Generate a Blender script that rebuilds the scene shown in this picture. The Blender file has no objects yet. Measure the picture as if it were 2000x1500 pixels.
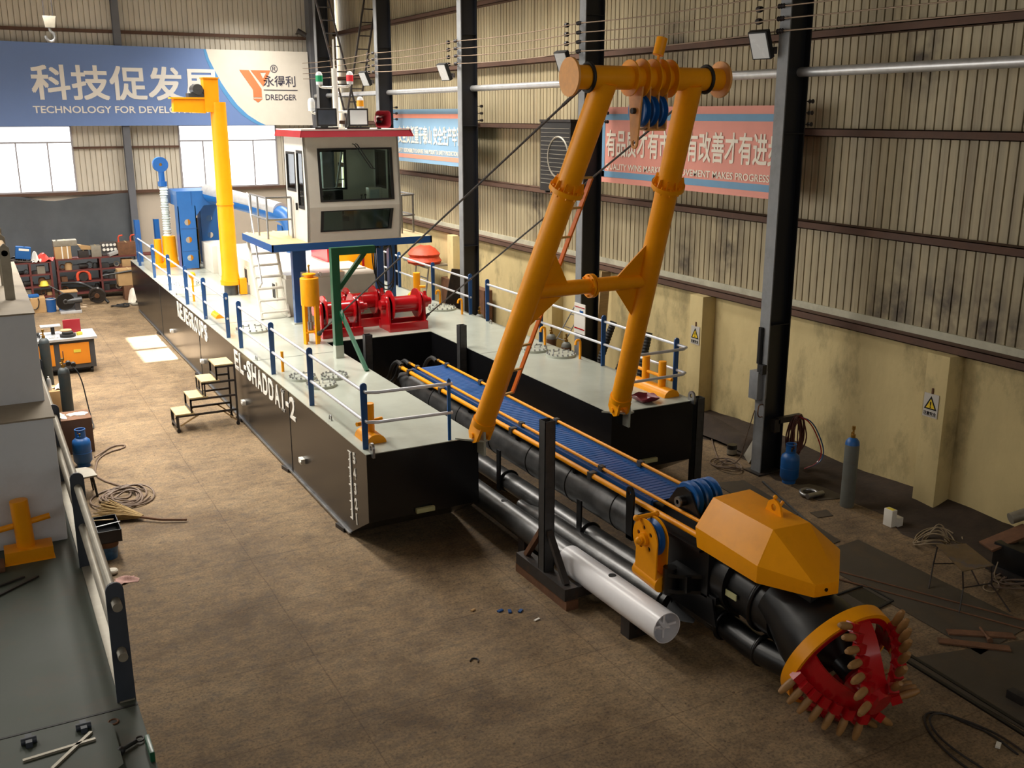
import bpy, bmesh, math, random
from math import sin, cos, pi, radians, sqrt, atan2
from mathutils import Vector, Matrix, Quaternion

random.seed(7)
SC = bpy.context.scene
COL = SC.collection

# ---------------------------------------------------------------- camera, sky, sun, exposure
CAM_YAW, CAM_PITCH = radians(28.2637), radians(15.0669)
cam_data = bpy.data.cameras.new('camera')
cam_data.sensor_width = 36.0
cam_data.lens = 36.0 * 1958.8 / 2000.0
cam_data.clip_start, cam_data.clip_end = 0.1, 300
cam = bpy.data.objects.new('camera', cam_data)
COL.objects.link(cam)
cam.location = (0, 0, 6.8)
cam.rotation_euler = (radians(90) - CAM_PITCH, 0, -CAM_YAW)
SC.camera = cam

SC.view_settings.view_transform = 'Standard'
SC.view_settings.look = 'None'
SC.view_settings.gamma = 1
SC.view_settings.use_curve_mapping = False
SC.view_settings.exposure = 0.0
SC.cycles.use_denoising = True
SC.cycles.max_bounces = 7
SC.cycles.diffuse_bounces = 4
SC.cycles.glossy_bounces = 4
SC.cycles.transmission_bounces = 6
SC.cycles.transparent_max_bounces = 8
SC.cycles.sample_clamp_indirect = 6
SC.cycles.caustics_reflective = False
SC.cycles.caustics_refractive = False

SKY_BRIGHT, SKY_DIM = 4.4, 1.15
w = bpy.data.worlds.new('sky'); SC.world = w; w.use_nodes = True
nt = w.node_tree; nt.nodes.clear()
wo = nt.nodes.new('ShaderNodeOutputWorld'); bg = nt.nodes.new('ShaderNodeBackground')
tc = nt.nodes.new('ShaderNodeTexCoord'); dp = nt.nodes.new('ShaderNodeVectorMath'); dp.operation = 'DOT_PRODUCT'
dp.inputs[1].default_value = Vector((-0.55, 0.80, 0.22)).normalized()
mr = nt.nodes.new('ShaderNodeMapRange'); mr.interpolation_type = 'SMOOTHSTEP'
mr.inputs[1].default_value = -0.35; mr.inputs[2].default_value = 0.85
mr.inputs[3].default_value = SKY_DIM; mr.inputs[4].default_value = SKY_BRIGHT
bg.inputs[0].default_value = (1.0, 0.97, 0.92, 1)
nt.links.new(tc.outputs['Generated'], dp.inputs[0]); nt.links.new(dp.outputs['Value'], mr.inputs[0])
nt.links.new(mr.outputs[0], bg.inputs[1]); nt.links.new(bg.outputs[0], wo.inputs[0])

sun_data = bpy.data.lights.new('sun', 'SUN'); sun_data.energy = 28.0; sun_data.angle = radians(0.6)
sun_data.color = (1.0, 0.95, 0.86)
sun = bpy.data.objects.new('sun', sun_data); COL.objects.link(sun)
SUN_TO = Vector((-0.11, -1.0, -math.tan(radians(58)))).normalized()      # the way sunlight travels
sun.rotation_euler = SUN_TO.to_track_quat('-Z', 'Y').to_euler(); sun.location = (6, 60, 30)

# area lamps for daylight from unseen rooflights inferred overhead, strips placed to shape light
ROOFLIGHTS = ((-3.6, 1.6, 18.0, 35.0, 2000), (2.6, 1.6, 18.0, 36.0, 2500), (10.6, 1.4, 22.0, 41.0, 2100))
for k, (x, wd, ya, yb, pw) in enumerate(ROOFLIGHTS):
    ld = bpy.data.lights.new('rooflight', 'AREA'); ld.shape = 'RECTANGLE'; ld.size = wd; ld.size_y = yb - ya; ld.energy = pw; ld.color = (1.0, 0.95, 0.87); ld.spread = radians(138)
    lo = bpy.data.objects.new('rooflight', ld); COL.objects.link(lo); lo.location = (x, (ya + yb) / 2, 11.38)

# ---------------------------------------------------------------- materials
def srgb(r, g, b):
    f = lambda c: (c / 255 / 12.92) if c / 255 <= 0.04045 else ((c / 255 + 0.055) / 1.055) ** 2.4
    return (f(r), f(g), f(b), 1)

MATS = {}
def paint(name, rgb, rough=0.4, metal=0.0, var=0.12, scale=2.5, bump=0.0, bscale=40, coat=0.0, stain=None, stain_amt=0.0, stain_scale=0.8, rv=0.1, stretch=(1, 1, 1), spec=0.5):
    """A procedural paint: base colour with soft patches, optional stains with a shape of their own, uneven gloss."""
    if name in MATS: return MATS[name]
    m = bpy.data.materials.new(name); m.use_nodes = True
    t = m.node_tree; N = t.nodes; L = t.links
    b = N['Principled BSDF']
    b.inputs['Metallic'].default_value = metal; b.inputs['Specular IOR Level'].default_value = spec
    if coat: b.inputs['Coat Weight'].default_value = coat; b.inputs['Coat Roughness'].default_value = 0.08
    co = N.new('ShaderNodeTexCoord'); mp = N.new('ShaderNodeMapping'); mp.inputs['Scale'].default_value = stretch
    L.new(co.outputs['Object'], mp.inputs[0])
    n1 = N.new('ShaderNodeTexNoise'); n1.inputs['Scale'].default_value = scale; n1.inputs['Detail'].default_value = 6; n1.inputs['Roughness'].default_value = 0.62
    L.new(mp.outputs[0], n1.inputs['Vector'])
    rp = N.new('ShaderNodeMapRange'); rp.inputs[1].default_value = 0.3; rp.inputs[2].default_value = 0.7
    rp.inputs[3].default_value = 1 - var; rp.inputs[4].default_value = 1 + var
    L.new(n1.outputs[0], rp.inputs[0])
    c = srgb(*rgb)
    mx = N.new('ShaderNodeMix'); mx.data_type = 'RGBA'; mx.blend_type = 'MULTIPLY'; mx.inputs[0].default_value = 1
    mx.inputs[6].default_value = c
    L.new(rp.outputs[0], mx.inputs[7]); out = mx.outputs[2]
    if stain:
        n2 = N.new('ShaderNodeTexNoise'); n2.inputs['Scale'].default_value = stain_scale; n2.inputs['Detail'].default_value = 8; n2.inputs['Roughness'].default_value = 0.7
        L.new(mp.outputs[0], n2.inputs['Vector'])
        r2 = N.new('ShaderNodeMapRange'); r2.inputs[1].default_value = 0.52; r2.inputs[2].default_value = 0.72; r2.inputs[4].default_value = stain_amt
        L.new(n2.outputs[0], r2.inputs[0])
        m2 = N.new('ShaderNodeMix'); m2.data_type = 'RGBA'; m2.inputs[7].default_value = srgb(*stain)
        L.new(r2.outputs[0], m2.inputs[0]); L.new(out, m2.inputs[6]); out = m2.outputs[2]
    L.new(out, b.inputs['Base Color'])
    rr = N.new('ShaderNodeMapRange'); rr.inputs[3].default_value = max(0.02, rough - rv); rr.inputs[4].default_value = min(1, rough + rv)
    L.new(n1.outputs[0], rr.inputs[0]); L.new(rr.outputs[0], b.inputs['Roughness'])
    if bump:
        n3 = N.new('ShaderNodeTexNoise'); n3.inputs['Scale'].default_value = bscale; n3.inputs['Detail'].default_value = 4
        L.new(mp.outputs[0], n3.inputs['Vector'])
        bp = N.new('ShaderNodeBump'); bp.inputs['Strength'].default_value = bump; bp.inputs['Distance'].default_value = 0.02
        L.new(n3.outputs[0], bp.inputs['Height']); L.new(bp.outputs[0], b.inputs['Normal'])
    MATS[name] = m
    return m

def glass_mat(name, rgb, rough=0.03, alpha=0.35):
    if name in MATS: return MATS[name]
    m = bpy.data.materials.new(name); m.use_nodes = True
    t = m.node_tree; N = t.nodes; L = t.links; N.clear()
    o = N.new('ShaderNodeOutputMaterial'); tr = N.new('ShaderNodeBsdfTransparent'); gl = N.new('ShaderNodeBsdfGlossy'); mx = N.new('ShaderNodeMixShader'); fr = N.new('ShaderNodeFresnel')
    tr.inputs[0].default_value = srgb(*rgb); gl.inputs['Roughness'].default_value = rough; fr.inputs[0].default_value = 1.5
    ad = N.new('ShaderNodeMath'); ad.operation = 'MULTIPLY'; ad.inputs[1].default_value = alpha / 0.35
    L.new(fr.outputs[0], ad.inputs[0]); L.new(ad.outputs[0], mx.inputs[0]); L.new(tr.outputs[0], mx.inputs[1]); L.new(gl.outputs[0], mx.inputs[2]); L.new(mx.outputs[0], o.inputs[0])
    MATS[name] = m
    return m

M_ORANGE = paint('orange_paint', (243, 158, 12), 0.36, spec=0.28, var=0.05, stain=(150, 95, 20), stain_amt=0.12, stain_scale=3)
M_BLUE = paint('blue_paint', (22, 88, 158), 0.35, var=0.08, coat=0.15)
M_NAVY = paint('navy_paint', (26, 76, 134), 0.35, var=0.08, coat=0.15)
M_GREEN = paint('green_paint', (10, 78, 50), 0.35, var=0.1, coat=0.15)
M_RED = paint('red_paint', (176, 16, 24), 0.22, var=0.06, coat=0.35)
M_DKRED = paint('dark_red_paint', (150, 32, 44), 0.4, var=0.08)
M_BLACK = paint('black_paint', (13, 14, 16), 0.34, var=0.15, rv=0.08)
M_HULL = paint('hull_black', (15, 15, 17), 0.24, var=0.12, scale=0.7, rv=0.06, stretch=(1, 1, 0.25))
M_TAR = paint('tar_black', (112, 112, 112), 0.36, metal=0.75, var=0.3, scale=3, rv=0.12, bump=0.04, bscale=5)
M_DECK = paint('deck_grey', (172, 176, 164), 0.2, var=0.07, scale=0.9, rv=0.08, stain=(120, 120, 105), stain_amt=0.25, stain_scale=0.5)
M_WHITE = paint('white_paint', (226, 222, 212), 0.3, var=0.04, coat=0.2)
M_CREAM = paint('cream_paint', (202, 196, 184), 0.42, var=0.05)
M_HOUSE = paint('house_white', (214, 208, 196), 0.4, var=0.05)
M_STEEL = paint('bare_steel', (150, 150, 150), 0.35, metal=0.9, var=0.15, scale=8)
M_GALV = paint('galvanised', (205, 205, 205), 0.38, metal=0.6, var=0.1, scale=6)
M_CHROME = paint('polished_rail', (214, 216, 222), 0.3, metal=0.35, var=0.02, rv=0.02)
M_RUST = paint('rust_brown', (104, 70, 46), 0.8, var=0.3, scale=6, bump=0.2)
M_IRON = paint('dark_iron', (58, 54, 52), 0.55, metal=0.4, var=0.25, scale=7, stain=(110, 72, 44), stain_amt=0.35, stain_scale=5)
M_GREYSTEEL = paint('grey_post_steel', (74, 74, 74), 0.42, metal=0.5, var=0.2, scale=9)
M_PLATE = paint('floor_plate_steel', (72, 64, 54), 0.6, metal=0.15, var=0.2, scale=2.2, stain=(96, 76, 54), stain_amt=0.6, stain_scale=1.6, bump=0.1)
M_RUBBER = paint('black_rubber', (20, 19, 18), 0.6, var=0.2)
M_HOSE = paint('brown_hose', (112, 92, 76), 0.6, var=0.2, scale=9)
M_WIRE = paint('straw_wire', (150, 132, 104), 0.6, var=0.2, scale=9)
M_CARD = paint('cardboard', (172, 138, 94), 0.85, var=0.1, scale=4)
M_WOOD = paint('raw_wood', (166, 138, 98), 0.75, var=0.2, scale=3, stretch=(1, 8, 8))
M_TAN = paint('tan_step', (190, 168, 124), 0.7, var=0.15, scale=4)
M_SHELF = paint('shelf_red', (98, 46, 42), 0.6, var=0.2, scale=5)
M_LPG = paint('gas_blue', (24, 90, 158), 0.42, var=0.12, scale=5, stain=(70, 70, 74), stain_amt=0.3, stain_scale=6)
M_CYLGREY = paint('cylinder_grey', (104, 106, 100), 0.55, var=0.15, scale=5, stain=(120, 100, 76), stain_amt=0.4, stain_scale=4)
M_CYLDARK = paint('cylinder_dark', (50, 58, 60), 0.5, var=0.15, scale=5, stain=(96, 72, 52), stain_amt=0.4, stain_scale=3)
M_BRASS = paint('brass', (170, 130, 60), 0.4, metal=0.8)
M_TOOTH = paint('bronze_tooth', (152, 112, 66), 0.5, var=0.15, scale=9)
M_VESSEL = paint('old_deck_green', (64, 72, 62), 0.62, var=0.18, scale=1.6, stain=(88, 72, 56), stain_amt=0.55, stain_scale=1.1)
M_VWHITE = paint('vessel_white', (222, 226, 232), 0.5, var=0.04, scale=1.2, stain=(160, 150, 136), stain_amt=0.25, stain_scale=0.8)
M_VRAIL = paint('vessel_rail_grey', (54, 60, 70), 0.5, var=0.15, scale=5)
M_PIPEGREY = paint('vessel_pipe', (150, 144, 130), 0.45, metal=0.4, var=0.15, scale=6)
M_COLUMN = paint('column_navy', (22, 24, 30), 0.42, var=0.12, scale=2)
M_COLFACE = paint('column_grey', (128, 130, 132), 0.5, var=0.15, scale=3, stain=(70, 64, 60), stain_amt=0.3, stain_scale=2)
M_GIRT = paint('girt_rust', (92, 66, 52), 0.75, var=0.2, scale=3)
M_LAMPWHITE = paint('lamp_glass_white', (215, 218, 220), 0.25, var=0.02)
M_BLANK = paint('screen_blank', (190, 205, 210), 0.3, var=0.1, scale=12)
M_TARP = paint('grey_tarp', (84, 88, 92), 0.75, var=0.12, scale=1.4)  # lightened: haze at the far end is mixed into this grey
M_LETTER = paint('white_letters', (228, 224, 214), 0.5, var=0.04)
M_SAND = paint('far_wall_plaster', (196, 184, 168), 0.8, var=0.06, scale=0.8)

# ---------------------------------------------------------------- geometry builder
def V(*a): return Vector(a[0]) if len(a) == 1 else Vector(a)

class G:
    def __init__(s): s.bm = bmesh.new()
    def _hexa(s, vs):
        v = [s.bm.verts.new(p) for p in vs]
        for f in ((0, 3, 2, 1), (4, 5, 6, 7), (0, 1, 5, 4), (1, 2, 6, 5), (2, 3, 7, 6), (3, 0, 4, 7)): s.bm.faces.new([v[i] for i in f])
        return s
    def box(s, c, d, rz=0.0, rx=0.0, ry=0.0):
        M = Matrix.Rotation(rz, 3, 'Z') @ Matrix.Rotation(ry, 3, 'Y') @ Matrix.Rotation(rx, 3, 'X'); c = V(c)
        q = [(-1, -1, -1), (1, -1, -1), (1, 1, -1), (-1, 1, -1), (-1, -1, 1), (1, -1, 1), (1, 1, 1), (-1, 1, 1)]
        return s._hexa([c + M @ Vector((a * d[0] / 2, b * d[1] / 2, e * d[2] / 2)) for a, b, e in q])
    def b2(s, x0, x1, y0, y1, z0, z1): return s.box(((x0 + x1) / 2, (y0 + y1) / 2, (z0 + z1) / 2), (x1 - x0, y1 - y0, z1 - z0))
    def bar(s, p, q, wd, h, up=(0, 0, 1)):
        p, q = V(p), V(q); d = (q - p).normalized(); u = V(up)
        if abs(d.dot(u)) > 0.99: u = Vector((0, 1, 0))
        x = d.cross(u).normalized(); y = x.cross(d).normalized()
        r = [x * (a * wd / 2) + y * (b * h / 2) for a, b in ((-1, -1), (1, -1), (1, 1), (-1, 1))]
        return s._hexa([p + k for k in r] + [q + k for k in r])
    def cyl(s, p, q, r0, r1=None, n=20, caps=True):
        p, q = V(p), V(q); r1 = r0 if r1 is None else r1
        d = (q - p).normalized(); a = d.orthogonal().normalized(); b = d.cross(a)
        A, B = [], []
        for i in range(n):
            t = 2 * pi * i / n; k = a * cos(t) + b * sin(t)
            A.append(s.bm.verts.new(p + k * r0)); B.append(s.bm.verts.new(q + k * r1))
        for i in range(n):
            j = (i + 1) % n; s.bm.faces.new((A[i], A[j], B[j], B[i]))
        if caps: s.bm.faces.new(A[::-1]); s.bm.faces.new(B)
        return s
    def pipe(s, p, q, r, th, n=24):
        """a hollow pipe with open ends"""
        p, q = V(p), V(q); d = (q - p).normalized(); a = d.orthogonal().normalized(); b = d.cross(a); R = []
        for c, rr in ((p, r), (q, r), (q, r - th), (p, r - th)):
            R.append([s.bm.verts.new(c + (a * cos(2 * pi * i / n) + b * sin(2 * pi * i / n)) * rr) for i in range(n)])
        for k in range(4):
            A, B = R[k], R[(k + 1) % 4]
            for i in range(n):
                j = (i + 1) % n; s.bm.faces.new((A[i], A[j], B[j], B[i]))
        return s
    def tube(s, pts, r, n=8, closed=False, smooth=0):
        P = [V(p) for p in pts]
        for _ in range(smooth):
            Q = []; m = len(P)
            for i in range(m if closed else m - 1):
                a, b = P[i], P[(i + 1) % m]; Q += [a * 0.75 + b * 0.25, a * 0.25 + b * 0.75]
            P = Q if closed else [P[0]] + Q + [P[-1]]
        m = len(P); rings = []; ref = None
        for i in range(m):
            if closed: d = P[(i + 1) % m] - P[i - 1]
            else: d = P[min(i + 1, m - 1)] - P[max(i - 1, 0)]
            d = d.normalized() if d.length > 1e-9 else Vector((0, 0, 1))
            if ref is None: ref = d.orthogonal().normalized()
            ref = (ref - d * ref.dot(d)); ref = ref.normalized() if ref.length > 1e-6 else d.orthogonal().normalized()
            b = d.cross(ref); rr = r[i] if isinstance(r, (list, tuple)) else r
            rings.append([s.bm.verts.new(P[i] + (ref * cos(2 * pi * k / n) + b * sin(2 * pi * k / n)) * rr) for k in range(n)])
        for i in range(m if closed else m - 1):
            A, B = rings[i], rings[(i + 1) % m]
            for k in range(n):
                l = (k + 1) % n; s.bm.faces.new((A[k], A[l], B[l], B[k]))
        if not closed: s.bm.faces.new(rings[0][::-1]); s.bm.faces.new(rings[-1])
        return s
    def ring(s, c, ax, R, r, n=28, k=10):
        c, ax = V(c), V(ax).normalized(); a = ax.orthogonal().normalized(); b = ax.cross(a)
        return s.tube([c + (a * cos(2 * pi * i / n) + b * sin(2 * pi * i / n)) * R for i in range(n)], r, k, closed=True)
    def lathe(s, prof, c, ax=(0, 0, 1), n=24):
        """prof: (radius, distance along the axis)"""
        c, ax = V(c), V(ax).normalized(); a = ax.orthogonal().normalized(); b = ax.cross(a); R = []
        for r, z in prof:
            if r < 1e-6: R.append([s.bm.verts.new(c + ax * z)])
            else: R.append([s.bm.verts.new(c + ax * z + (a * cos(2 * pi * i / n) + b * sin(2 * pi * i / n)) * r) for i in range(n)])
        for A, B in zip(R, R[1:]):
            if len(A) == 1 and len(B) == 1: continue
            for i in range(n):
                j = (i + 1) % n
                if len(A) == 1: s.bm.faces.new((A[0], B[j], B[i]))
                elif len(B) == 1: s.bm.faces.new((A[i], A[j], B[0]))
                else: s.bm.faces.new((A[i], A[j], B[j], B[i]))
        return s
    def prism(s, pts, d):
        """a flat polygon of 3-D points pushed along the vector d"""
        d = V(d); A = [s.bm.verts.new(V(p)) for p in pts]; B = [s.bm.verts.new(V(p) + d) for p in pts]; n = len(A)
        s.bm.faces.new(A[::-1]); s.bm.faces.new(B)
        for i in range(n): s.bm.faces.new((A[i], A[(i + 1) % n], B[(i + 1) % n], B[i]))
        return s
    def faces(s, vs, fs):
        v = [s.bm.verts.new(V(p)) for p in vs]
        for f in fs: s.bm.faces.new([v[i] for i in f])
        return s
    def ball(s, c, r, n=12, sq=(1, 1, 1)):
        bmesh.ops.create_uvsphere(s.bm, u_segments=n, v_segments=max(6, n // 2), radius=r, matrix=Matrix.Translation(V(c)) @ Matrix.Diagonal((*sq, 1)))
        return s
    def holed(s, outer, holes, d):
        """a plate (3-D polygon) with holes, pushed along d"""
        d = V(d); loops = [outer] + holes; E = []
        for lp in loops:
            v = [s.bm.verts.new(V(p)) for p in lp]; E += [s.bm.edges.new((v[i], v[(i + 1) % len(v)])) for i in range(len(v))]
        r = bmesh.ops.triangle_fill(s.bm, use_beauty=True, use_dissolve=False, edges=E)
        fs = [g for g in r['geom'] if isinstance(g, bmesh.types.BMFace)]
        ex = bmesh.ops.extrude_face_region(s.bm, geom=fs)
        bmesh.ops.translate(s.bm, vec=d, verts=[g for g in ex['geom'] if isinstance(g, bmesh.types.BMVert)])
        return s
    def done(s, name, mat, parent=None, loc=None, bevel=0.0, angle=38, label=None):
        bm = s.bm
        o_loc = V(loc) if loc is not None else (root_of(parent).location.copy() if parent else Vector((0, 0, 0)))
        bmesh.ops.recalc_face_normals(bm, faces=bm.faces[:])
        if bevel: bmesh.ops.bevel(bm, geom=[e for e in bm.edges if len(e.link_faces) == 2 and e.calc_face_angle(0) > radians(40)], offset=bevel, segments=2, profile=0.7, affect='EDGES', clamp_overlap=True)
        bmesh.ops.translate(bm, vec=-o_loc, verts=bm.verts[:])
        lim = radians(angle)
        for f in bm.faces: f.smooth = True
        for e in bm.edges: e.smooth = not (len(e.link_faces) != 2 or e.calc_face_angle(0) > lim)
        me = bpy.data.meshes.new(name); bm.to_mesh(me); bm.free()
        me.materials.append(mat)
        o = bpy.data.objects.new(name, me); COL.objects.link(o)
        if parent: o.parent = parent
        else: o.location = o_loc
        if label: o['label'] = label
        return o

def root_of(o):
    while o.parent: o = o.parent
    return o
def tag(o, label=None, cat=None, group=None, kind=None):
    if label: o['label'] = label
    if cat: o['category'] = cat
    if group: o['group'] = group
    if kind: o['kind'] = kind
    return o
def thing(name, loc, label, cat, group=None):
    o = bpy.data.objects.new(name, None); COL.objects.link(o); o.location = loc
    o.empty_display_size = 0.2
    return tag(o, label, cat, group)
def struct(o): o['kind'] = 'structure'; return o
def copy_thing(o, loc, rz=0.0, label=None):
    c = o.copy(); COL.objects.link(c); c.location = loc; c.rotation_euler = (0, 0, rz)
    if label: c['label'] = label
    for ch in list(o.children):
        d = ch.copy(); COL.objects.link(d); d.parent = c
        for g in list(ch.children):
            e = g.copy(); COL.objects.link(e); e.parent = d
    return c
def text(body, size, M, mat, name, parent=None, bold=0.0, space=1.0, heavy=0.0, depth=0.004, sx=1.0, align='LEFT', loc=None):
    """raised lettering: M places the text's x/y plane in the world"""
    cu = bpy.data.curves.new('lettering', 'FONT'); cu.body = body; cu.size = size; cu.align_x = align
    cu.offset = bold; cu.space_character = space; cu.extrude = depth / 2; cu.resolution_u = 3
    to = bpy.data.objects.new('lettering', cu); COL.objects.link(to)
    bpy.context.view_layer.update()
    me = bpy.data.meshes.new_from_object(to.evaluated_get(bpy.context.evaluated_depsgraph_get()))
    bpy.data.objects.remove(to); bpy.data.curves.remove(cu)
    g = G(); g.bm.from_mesh(me)
    if heavy:                                       # a heavier stroke: the same glyphs laid again a little aside
        for dx, dy in ((heavy, 0), (0, heavy), (heavy, heavy)):
            n0 = len(g.bm.verts); g.bm.from_mesh(me); g.bm.verts.ensure_lookup_table()
            bmesh.ops.translate(g.bm, vec=(dx, dy, 0.0004 * (1 + (dx > 0) + 2 * (dy > 0))), verts=g.bm.verts[n0:])
    bpy.data.meshes.remove(me)
    bmesh.ops.transform(g.bm, matrix=M @ Matrix.Diagonal((sx, 1, 1, 1)), verts=g.bm.verts[:])
    return g.done(name, mat, parent, loc=loc, angle=20)
def frame(o, x, y):
    """matrix with text x axis along x, text y axis along y, at o"""
    x, y = V(x).normalized(), V(y).normalized(); z = x.cross(y)
    M = Matrix((x, y, z)).transposed().to_4x4(); M.translation = V(o); return M
def circle(c, a, b, r, n=20): return [V(c) + V(a) * (r * cos(2 * pi * i / n)) + V(b) * (r * sin(2 * pi * i / n)) for i in range(n)]
# ================================================================= THE SETTING
def floor_material():
    m = bpy.data.materials.new('worn_concrete'); m.use_nodes = True; t = m.node_tree; N = t.nodes; L = t.links; b = N['Principled BSDF']
    co = N.new('ShaderNodeTexCoord')
    def noise(sc, det=8, ro=0.65, st=None):
        n = N.new('ShaderNodeTexNoise'); n.inputs['Scale'].default_value = sc; n.inputs['Detail'].default_value = det; n.inputs['Roughness'].default_value = ro
        if st:
            mp = N.new('ShaderNodeMapping'); mp.inputs['Scale'].default_value = st; L.new(co.outputs['Object'], mp.inputs[0]); L.new(mp.outputs[0], n.inputs['Vector'])
        else: L.new(co.outputs['Object'], n.inputs['Vector'])
        return n
    def ramp(src, stops):
        r = N.new('ShaderNodeValToRGB'); e = r.color_ramp.elements
        e[0].position, e[0].color = stops[0][0], stops[0][1]; e[1].position, e[1].color = stops[-1][0], stops[-1][1]
        for p, c in stops[1:-1]: k = e.new(p); k.color = c
        L.new(src, r.inputs[0]); return r
    def mul(a, bb, f=1.0, mode='MULTIPLY'):
        x = N.new('ShaderNodeMix'); x.data_type = 'RGBA'; x.blend_type = mode; x.inputs[0].default_value = f; L.new(a, x.inputs[6]); L.new(bb, x.inputs[7]); return x.outputs[2]
    base = ramp(noise(0.5).outputs[0], [(0.28, srgb(102, 85, 65)), (0.5, srgb(128, 108, 82)), (0.72, srgb(147, 127, 99))])
    fine = ramp(noise(4.5, 10, 0.75, (1, 1.6, 1)).outputs[0], [(0.3, (0.45, 0.43, 0.41, 1)), (0.5, (0.97, 0.95, 0.92, 1)), (0.7, (1.32, 1.27, 1.18, 1))])
    c = mul(base.outputs[0], fine.outputs[0])
    grit = ramp(noise(28, 6, 0.7).outputs[0], [(0.33, (0.45, 0.43, 0.41, 1)), (0.5, (1, 1, 1, 1)), (0.7, (1.35, 1.3, 1.2, 1))])
    c = mul(c, grit.outputs[0])
    blot = ramp(noise(1.7, 10, 0.8).outputs[0], [(0.34, (0.7, 0.67, 0.64, 1)), (0.5, (1, 1, 1, 1)), (0.7, (1.14, 1.1, 1.04, 1))])
    c = mul(c, blot.outputs[0])
    streak = ramp(noise(1.9, 7, 0.7, (0.5, 3.0, 1)).outputs[0], [(0.33, (0.78, 0.75, 0.72, 1)), (0.42, (1, 1, 1, 1)), (0.75, (1.03, 1.02, 1.0, 1))])
    c = mul(c, streak.outputs[0])
    pock = ramp(noise(11, 5, 0.55).outputs[0], [(0.29, (0.4, 0.37, 0.34, 1)), (0.35, (1, 1, 1, 1)), (0.7, (1, 1, 1, 1)), (0.76, (1.35, 1.28, 1.15, 1))])
    c = mul(c, pock.outputs[0])
    oil = ramp(noise(0.33, 5, 0.6).outputs[0], [(0.52, (1, 1, 1, 1)), (0.68, (0.58, 0.54, 0.5, 1))])
    c = mul(c, oil.outputs[0])
    sp = ramp(noise(0.9, 6, 0.7).outputs[0], [(0.3, (0.8, 0.78, 0.75, 1)), (0.45, (1, 1, 1, 1)), (0.8, (1.05, 1.04, 1.02, 1))])
    c = mul(c, sp.outputs[0])
    br = N.new('ShaderNodeTexBrick'); br.inputs['Scale'].default_value = 1; br.offset = 0.0; br.inputs['Brick Width'].default_value = 3.3; br.inputs['Row Height'].default_value = 1.65
    br.inputs['Mortar Size'].default_value = 0.011; br.inputs['Mortar Smooth'].default_value = 0.6; br.inputs['Color1'].default_value = br.inputs['Color2'].default_value = (1, 1, 1, 1); br.inputs['Mortar'].default_value = (0.66, 0.63, 0.6, 1)
    wob = noise(1.4, 3); ad = N.new('ShaderNodeMixRGB'); ad.blend_type = 'ADD'; ad.inputs[0].default_value = 0.06
    L.new(co.outputs['Object'], ad.inputs[1]); L.new(wob.outputs['Color'], ad.inputs[2]); L.new(ad.outputs[0], br.inputs['Vector'])
    c = mul(c, br.outputs['Color'])
    L.new(c, b.inputs['Base Color'])
    rr = N.new('ShaderNodeMapRange'); rr.inputs[3].default_value = 0.5; rr.inputs[4].default_value = 0.85; L.new(fine.outputs[0], rr.inputs[0]); L.new(rr.outputs[0], b.inputs['Roughness'])
    bp = N.new('ShaderNodeBump'); bp.inputs['Strength'].default_value = 0.5; bp.inputs['Distance'].default_value = 0.03; L.new(noise(7, 10, 0.8).outputs[0], bp.inputs['Height']); L.new(bp.outputs[0], b.inputs['Normal'])
    return m
struct(G().b2(-14, 16, -6, 44.5, -0.3, 0.0).done('floor', floor_material()))
# a strip of packed earth along the foot of the right wall
M_EARTH = paint('dark_earth', (58, 46, 36), 0.9, var=0.35, scale=3.5, bump=0.6, bscale=14)
g = G(); n = 60; ys = [-2 + 44.5 * i / n for i in range(n + 1)]; vs, fs = [], []
for y in ys:
    e = 13.35 + 0.22 * sin(y * 1.7) + 0.14 * sin(y * 4.1)
    vs += [(e, y, 0.001), (e + 0.35, y, 0.03 + 0.015 * sin(y * 6)), (14.1, y, 0.09 + 0.04 * sin(y * 2.3)), (14.75, y, 0.2 + 0.06 * sin(y * 1.3))]
for i in range(n):
    for k in range(3): a = i * 4 + k; fs.append((a, a + 1, a + 5, a + 4))
e_ = g.faces(vs, fs).done('floor_edge', M_EARTH, angle=80); struct(e_)

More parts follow.
